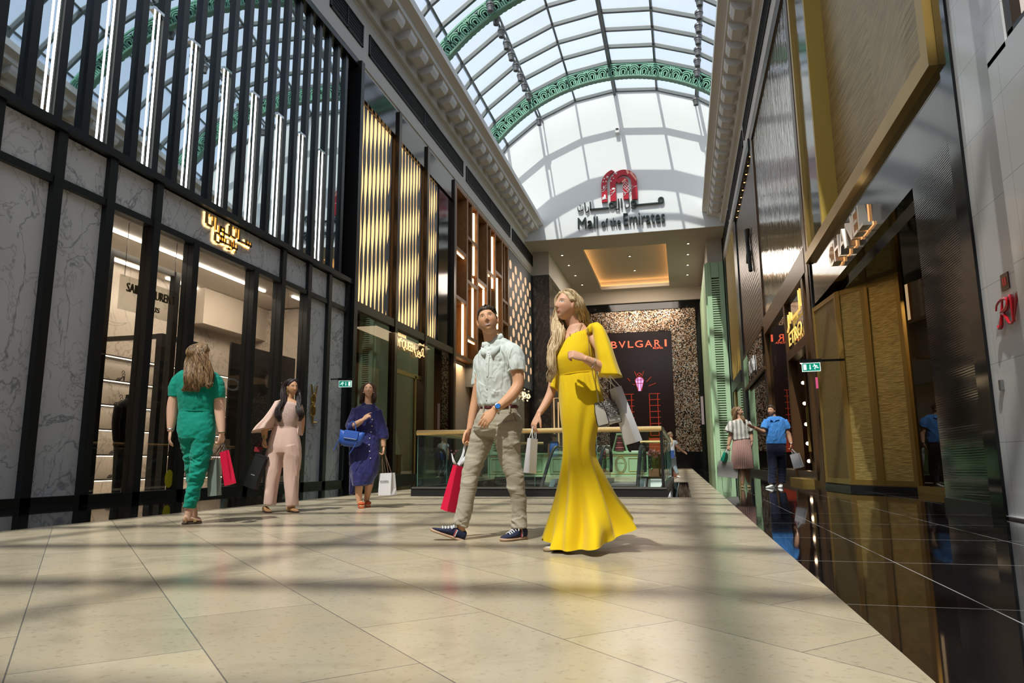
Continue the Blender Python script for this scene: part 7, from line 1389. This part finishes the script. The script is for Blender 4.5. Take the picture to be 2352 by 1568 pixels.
q = MB(); q.tube([PB(-12, 0, -16), PB(-6, 0, -34), PB(3, 0, -36), PB(10, 0, -16)], 1.1*s2, 6, 20); q.done('handle', m_bl, t); q = MB(); q.tube([PB(-24, fz*6, 2), PB(-29, fz*6, 16), PB(-33, fz*6, 30)], .9*s2, 5, 8, flat=.4); q.tube([PB(18, fz*9, -4), PB(14, fz*9, 14), PB(4, fz*8, 34)], .9*s2, 5, 10, flat=.4); q.done('tie_straps', m_bl, t)
q = MB(); q.tube([PB(-13, fz*11, 0), PB(16, fz*11, 1)], .9*s2, 6); q.done('tuck_bar', M('navy_edge', (.01, .02, .10), .4), t)
for a_, c3 in ((-18, 17), (10, 18)): q = MB(); q.ell(PB(a_, fz*6, c3), .9*s2, .9*s2, .9*s2, 8, 6); q.done('foot_stud', m_gold, t)
g2 = J(881, 1036, -.04); ln_dir = vdir(.04, 0, -1)
t, P = paper_bag('paper_bag', 'white glossy paper carrier with dark lettering beside the navy dress', J(889, 1086, -.02), ln_dir, vdir(.80, -.60, 0), .235, .11, .285, M('white_paper', (.60, .58, .60), .5), logo=('BOUCHERON', .15, .026, .42, 1 if np.cross(ln_dir, vdir(.8, -.6, 0)) @ AV < 0 else -1), logomat=M('dark_print', (.03, .03, .035), .5))
for e in (-1, 1): MB().tube([P(-.45, .5*e, 0), g2-RV*.02+UV*-.03, g2+UV*.012, g2+RV*.02+UV*-.03, P(.45, .5*e, 0)], .006, 6, 20, flat=.3).done('handle', M('brown_ribbon', (.16, .09, .06), .6), t)
# ------------------------------------------------------------------ woman in the striped top and pleated skirt
p = Person('woman in a striped pale top and dusty pink pleated skirt, facing the man in blue', (1712, 1119), .009)
J = p.J; b = p.body
p.sec(b, [(1693, 962, 1708, 962, 0, .05), (1682, 967, 1717, 967, 0, .07), (1683, 995, 1716, 995, 0, .09), (1684, 1020, 1720, 1020, 0, .09), (1686, 1040, 1722, 1040, 0, .09)])
for pts in ([(1683, 970, 0, 6), (1678, 1000, 0, 5.3), (1673, 1022, 0, 3.5)], [(1716, 970, 0, 6), (1724, 992, 0, 5.2), (1727, 1013, -.02, 3.5)], [(1700, 1040, 0, 9), (1704, 1085, -.05, 6.5), (1706, 1112, -.05, 3.6)], [(1712, 1040, 0, 9), (1716, 1085, .06, 6.3), (1720, 1108, .06, 3.6)]): p.limb(b, pts)
p.head(J(1697, 945, 0), vdir(.86, -.5, 0), vdir(-.02, 0, 1), .88, neck=J(1700, 966, 0), nr=(.046, .052)); p.hand(J(1673, 1022, 0), vdir(-.2, 0, -1), vdir(.8, .4, 0), vdir(0, -1, 0), curl=(.9, 1., .8)); p.hand(J(1727, 1013, -.02), vdir(.05, 0, -1), vdir(-.8, .3, 0), vdir(0, -1, 0), curl=(.4, .5, .4))
p.finish((.54, .31, .21), (.07, .04, .02), (.4, .14, .12), smile=.5)
q = MB(); p.hair_cap(q, hl_w, .015, 9, .003); H = p.hl; p.locks(q, [([H((.0, .03, .112)), H((.075, -.03, .06)), H((.085, -.06, -.02)), J(1686, 965, 0), J(1684, 978, .0)], [.012, .02, .03, .04, .02], .008, 60, .008, 1.5), ([H((.0, .03, .112)), H((-.07, .02, .07)), H((-.085, -.01, -.03)), J(1707, 960, -.08), J(1711, 975, -.10)], [.01, .018, .024, .03, .015], .008, 50, .006, 1.5), ([H((0, -.05, .1)), H((0, -.11, 0)), J(1692, 970, .1)], [.04, .06, .06], .009, 50, .006, 1.)], 17); q.done('hair', hair_mat('light_brown_hair', (.09, .05, .025), (.33, .20, .10), (80, 80, 8)), p.t, smooth=True)
m_strp = cloth_mat('striped_linen', (.55, .52, .47), .85, .1, .2, 300.); nt_, b_ = nd(m_strp); wv = N(nt_, 'TexWave', Scale=3.6, Distortion=.4); wv.bands_direction = 'X'; nt_.links.new(geo_coord(nt_, (1, .3, 0)), wv.inputs['Vector']); nt_.links.new(ramp(nt_, wv.outputs[1], [(.35, (.58, .55, .50)), (.7, (.27, .26, .24))]), b_.inputs['Base Color'])
q = MB(); p.sec(q, [(1692, 963, 1710, 963, 0, .06), (1681, 968, 1718, 967, 0, .09), (1680, 990, 1718, 990, 0, .12), (1682, 1005, 1722, 1003, 0, .12), (1683, 1011, 1723, 1006, 0, .125)], 30, 24); p.limb(q, [(1684, 970, 0, 8), (1677, 983, 0, 10), (1673, 992, 0, 11)], 14, 10); p.limb(q, [(1715, 970, 0, 8), (1721, 982, 0, 9), (1724, 990, 0, 9)], 14, 10); p.cloth('top', q, m_strp, .010, 2, [(.012, (9, 9, 6), 3)])
q = MB(); p.sec(q, [(1685, 1003, 1721, 1003, 0, .11), (1683, 1020, 1724, 1020, 0, .13), (1681, 1050, 1727, 1050, 0, .16), (1680, 1077, 1729, 1076, 0, .18)], 160, 40, 2.1, lambda t, th: 1+(.015+.05*t)*np.sin(34*th)+.06*t*np.sin(3*th+1)); q.done('pleated_skirt', cloth_mat('dusty_pink_satin', (.42, .245, .21), .5, .1, .1), p.t, smooth=True)
for hx, y in ((1706, 1118), (1720, 1115)):
    H_, T_ = J(hx, y, .06), J(hx+1, y, -.16); H_[2] = T_[2] = 0; u, s, _ = shoe_mesh(H_, T_, UV, .040, .055, sole=.012); link('flat_shoe', remesh(u, .009, 1), m_goldl, p.t, smooth=True)
g2 = J(1669.5, 1032, 0)
t, P = paper_bag('paper_bag', 'small bright green paper bag above the grey carrier of the skirt wearer', J(1668, 1040, -.02), vdir(-.35, 0, -.94), vdir(.7, .7, 0), .15, .09, .20, M('jade_paper', (.0, .33, .20), .4)); MB().tube([P(-.4, 0, 0), g2, P(.4, 0, 0)], .005, 5, 10).done('handle', m_wcord, t)
t, P = paper_bag('paper_bag', 'wide grey paper carrier below the small bright green bag', J(1674, 1060, .02), vdir(-.14, .0, -.99), vdir(.95, -.32, .1), .42, .13, .34, M('stone_paper', (.36, .34, .32), .6))
for e in (-1, 1): MB().tube([P(-.3, .5*e, 0), g2+UV*-.02, P(.3-.2, .5*e, 0)], .005, 5, 10).done('handle', m_wcord, t)
# ------------------------------------------------------------------ man in the blue polo
p = Person('man in a bright blue polo shirt and navy trousers, gesturing with one hand', (1782, 1120), .009, fem=False)
J = p.J; b = p.body
p.sec(b, [(1770, 958, 1787, 958, 0, .06), (1760, 965, 1801, 965, 0, .085), (1762, 995, 1801, 995, 0, .10), (1763, 1022, 1802, 1022, 0, .10), (1764, 1035, 1802, 1035, 0, .10)])
for pts in ([(1800, 968, 0, 7), (1808, 990, .0, 6), (1812, 1000, .0, 5.5), (1817, 1019, -.04, 3.8)], [(1762, 968, 0, 7), (1757, 983, -.02, 6), (1752, 991, -.05, 5.5), (1733, 982, -.15, 3.8)], [(1773, 1035, 0, 10), (1773, 1075, -.03, 8), (1771, 1112, -.03, 4.5)], [(1793, 1035, 0, 10), (1795, 1075, .06, 8), (1795, 1110, .08, 4.5)]): p.limb(b, pts)
p.head(J(1772, 943, 0), vdir(-.78, -.6, .02), vdir(0, 0, 1), .96, neck=J(1780, 965, 0), nr=(.056, .062)); p.hand(J(1817, 1019, -.04), vdir(.0, 0, -1), vdir(-.8, .4, 0), vdir(0, -1, 0), curl=(.9, 1., .8)); p.hand(J(1733, 982, -.15), vdir(-.9, -.2, .38), vdir(-.2, .5, .85), vdir(.3, .9, 0), curl=(.15, .2, .2), spread=.25)
p.finish((.54, .29, .18), (.03, .02, .012), (.4, .16, .13), stubble=.3, smile=.5)
q = MB(); p.hair_cap(q, hl_man, lambda x, y, z: .012+.012*np.clip(z/.1, 0, 1), 3, .006); p.cloth('hair', q, m_hman, .008, 1)
m_polo = cloth_mat('blue_pique', (.055, .22, .58), .8, .1, .2, 600.); q = MB(); p.sec(q, [(1769, 956, 1789, 956, 0, .068), (1760, 963, 1803, 963, 0, .10), (1758, 975, 1804, 975, 0, .125), (1760, 1000, 1804, 1000, 0, .13), (1760, 1019, 1806, 1020, 0, .13)], 30, 26); p.limb(q, [(1799, 967, 0, 9), (1805, 977, 0, 9.5), (1808, 985, 0, 9)], 14, 10); p.limb(q, [(1763, 967, 0, 9), (1758, 977, -.02, 9.5), (1755, 985, -.04, 9)], 14, 10); p.cloth('polo_shirt', q, m_polo, .009, 2, [(.012, (8, 8, 6), 13)])
q = MB(); q.prism([J(1770, 958, -.09), J(1767, 963, -.115), J(1777, 966, -.125)], -AV*.01); q.prism([J(1787, 957, -.08), J(1790, 963, -.11), J(1778, 966, -.125)], -AV*.01); q.done('collar', m_polo, p.t)
q = MB(); p.sec(q, [(1761, 1017, 1804, 1017, 0, .12), (1761, 1035, 1805, 1035, 0, .13), (1763, 1048, 1804, 1048, 0, .12)], 30, 14); p.limb(q, [(1774, 1042, 0, 12), (1774, 1075, -.03, 9.5), (1773, 1110, -.03, 8.3)], 16, 16); p.limb(q, [(1793, 1042, 0, 12), (1796, 1075, .06, 9.5), (1796, 1109, .08, 8)], 16, 16); p.cloth('trousers', q, cloth_mat('navy_chino', (.016, .020, .045), .85, .1, .2), .010, 2, [(.008, (6, 6, 12), 23)])
for hx, tx, y, dd in ((1782, 1760, 1119, (.02, -.16)), (1797, 1790, 1118, (.14, -.06))):
    H_, T_ = J(hx, y, dd[0]), J(tx, y, dd[1]); H_[2] = T_[2] = 0; u, s, _ = shoe_mesh(H_, T_, UV, .050, .085, sole=.025); uo = link('sneaker', remesh(u, .009, 1), M('white_sneaker', (.6, .6, .6), .5), p.t, smooth=True); s.done('sole', M('white_sole', (.65, .65, .63), .5), uo, smooth=True)
wrist_ring('wristwatch', M('watch_steel', (.5, .5, .5), .2, 1.), J(1817, 1018, -.04), vdir(.1, 0, 1), .034, .008)
g2 = J(1817, 1030, -.05)
t, P = paper_bag('paper_bag', 'white paper bag hanging from the blue polo man\'s lowered hand', J(1825, 1042, -.05), vdir(.25, 0, -.97), vdir(.7, -.7, 0), .19, .12, .30, M('white_paper', (.60, .58, .60), .5))
for e in (-1, 1): MB().tube([P(-.4, .5*e, 0), g2, P(.4, .5*e, 0)], .005, 5, 10).done('handle', m_wcord, t)
# ------------------------------------------------------------------ distant walker in jeans, and a person by the escalators
p = Person('distant woman in a white top and light jeans walking with one arm out', (1545, 1097), .012)
J = p.J; b = p.body
p.sec(b, [(1536, 1009, 1545, 1009, 0, .06), (1530, 1013, 1551, 1013, 0, .09), (1532, 1033, 1550, 1033, 0, .10), (1533, 1045, 1550, 1045, 0, .1)])
for pts in ([(1550, 1015, 0, 4), (1557, 1026, 0, 3.4), (1570, 1037, 0, 2.3)], [(1531, 1015, 0, 4), (1528, 1030, .0, 3.3), (1527, 1042, 0, 2.4)], [(1537, 1045, 0, 5.5), (1538, 1070, 0, 4.3), (1535, 1091, 0, 2.4)], [(1545, 1045, 0, 5.5), (1548, 1070, 0, 4.3), (1557, 1091, 0, 2.4)]): p.limb(b, pts)
p.head(J(1540, 999, 0), vdir(.75, -.6, 0), vdir(0, 0, 1), .92, neck=J(1540, 1012, 0)); p.hand(J(1570, 1037, 0), vdir(.8, 0, -.55), vdir(-.3, .8, -.4), vdir(.3, 0, .9), curl=(.2, .3, .2)); p.hand(J(1527, 1042, 0), vdir(0, 0, -1), vdir(.8, 0, 0), vdir(0, -1, 0))
p.finish((.52, .30, .2), (.1, .06, .03), (.4, .14, .12))
q = MB(); p.hair_cap(q, hl_w, .018, 4, .004); H = p.hl; p.locks(q, [([H((0, 0, .11)), H((.08, -.06, .03)), H((.06, -.1, -.1)), J(1537, 1022, .02)], [.02, .04, .05, .03], .012, 40, .008, 1.), ([H((0, 0, .11)), H((-.05, -.08, .03)), J(1543, 1012, -.1), J(1541, 1030, -.12)], [.02, .04, .03, .02], .012, 30, .008, 1.)], 3); q.done('hair', m_blonde, p.t, smooth=True)
q = MB(); p.sec(q, [(1535, 1010, 1547, 1010, 0, .07), (1529, 1014, 1553, 1014, 0, .11), (1531, 1025, 1550, 1025, 0, .12), (1532, 1034, 1550, 1034, 0, .12)], 24, 14); p.limb(q, [(1549, 1014, 0, 5), (1555, 1020, 0, 5)], 12, 6); p.limb(q, [(1532, 1014, 0, 5), (1527, 1021, 0, 5)], 12, 6); p.cloth('top', q, M('white_cotton', (.55, .55, .56), .8), .014, 1)
q = MB(); p.sec(q, [(1532, 1032, 1550, 1032, 0, .12), (1532, 1046, 1551, 1046, 0, .13), (1534, 1052, 1550, 1052, 0, .12)], 24, 10); p.limb(q, [(1537, 1050, 0, 6.5), (1538, 1070, 0, 5.2), (1536, 1088, 0, 4)], 14, 12); p.limb(q, [(1546, 1050, 0, 6.5), (1549, 1070, 0, 5.2), (1556, 1087, 0, 4)], 14, 12); p.cloth('jeans', q, cloth_mat('pale_denim', (.27, .34, .40), .85), .014, 1)
for hx, tx, y in ((1532, 1535, 1096), (1555, 1563, 1098)):
    H_, T_ = J(hx, y, .05), J(tx, y, -.12); H_[2] = T_[2] = 0; u, s, _ = shoe_mesh(H_, T_, UV, .05, .085, sole=.025); link('sneaker', remesh(u, .012, 1), M('white_sneaker', (.6, .6, .6), .5), p.t, smooth=True)
MB().obox(J(1542, 1043, -.17), RV*.09, AV*.05, UV*.13).done('waist_pouch', M('blue_pouch', (.03, .07, .25), .6), p.t)
p = Person('dim figure with a bright blue backpack seen through the balustrade glass', (1272, 1094), .014, fem=False)
J = p.J; b = p.body
p.sec(b, [(1268, 1012, 1278, 1012, 0, .06), (1262, 1017, 1283, 1017, 0, .1), (1263, 1040, 1282, 1040, 0, .11), (1264, 1050, 1282, 1050, 0, .11)])
for pts in ([(1282, 1019, 0, 4), (1285, 1035, 0, 3.4), (1284, 1048, 0, 2.4)], [(1263, 1019, 0, 4), (1261, 1035, 0, 3.4), (1262, 1048, 0, 2.4)], [(1268, 1048, 0, 6), (1268, 1092, 0, 4)], [(1278, 1048, 0, 6), (1279, 1092, 0, 4)]): p.limb(b, pts)
p.head(J(1273, 1003, 0), vdir(.3, .9, 0), vdir(0, 0, 1), .95, neck=J(1273, 1016, 0)); p.finish((.3, .18, .12), (.02, .015, .01), (.3, .1, .1))
q = MB(); p.hair_cap(q, hl_man, .02, 3, .004); q.done('hair', m_hman, p.t, smooth=True)
q = MB(); p.sec(q, [(1267, 1012, 1279, 1012, 0, .08), (1261, 1018, 1284, 1018, 0, .12), (1262, 1050, 1284, 1050, 0, .13)], 24, 12); p.cloth('shirt', q, M('dark_top', (.02, .03, .06), .8), .016, 1)
q = MB(); p.sec(q, [(1262, 1048, 1284, 1048, 0, .13), (1263, 1056, 1283, 1056, 0, .12)], 24, 8); p.limb(q, [(1268, 1054, 0, 7), (1268, 1090, 0, 5)], 14, 8); p.limb(q, [(1279, 1054, 0, 7), (1279, 1090, 0, 5)], 14, 8); p.cloth('trousers', q, M('dark_trousers', (.012, .012, .015), .8), .016, 1)
q = MB(); p.sec(q, [(1264, 1018, 1281, 1018, -.17, .07), (1262, 1030, 1283, 1030, -.2, .10), (1263, 1050, 1282, 1050, -.19, .09)], 24, 10); p.cloth('backpack', q, M('royal_blue_nylon', (.02, .09, .34), .6), .016, 1)
for x in (1268, 1279):
    H_, T_ = J(x, 1094, -.1), J(x, 1094, .15); H_[2] = T_[2] = 0; u, s, _ = shoe_mesh(H_, T_, UV, .05, .09, sole=.025); link('shoe', remesh(u, .014, 1), M('dark_shoe', (.01, .01, .01), .5), p.t, smooth=True)
# remove unused data
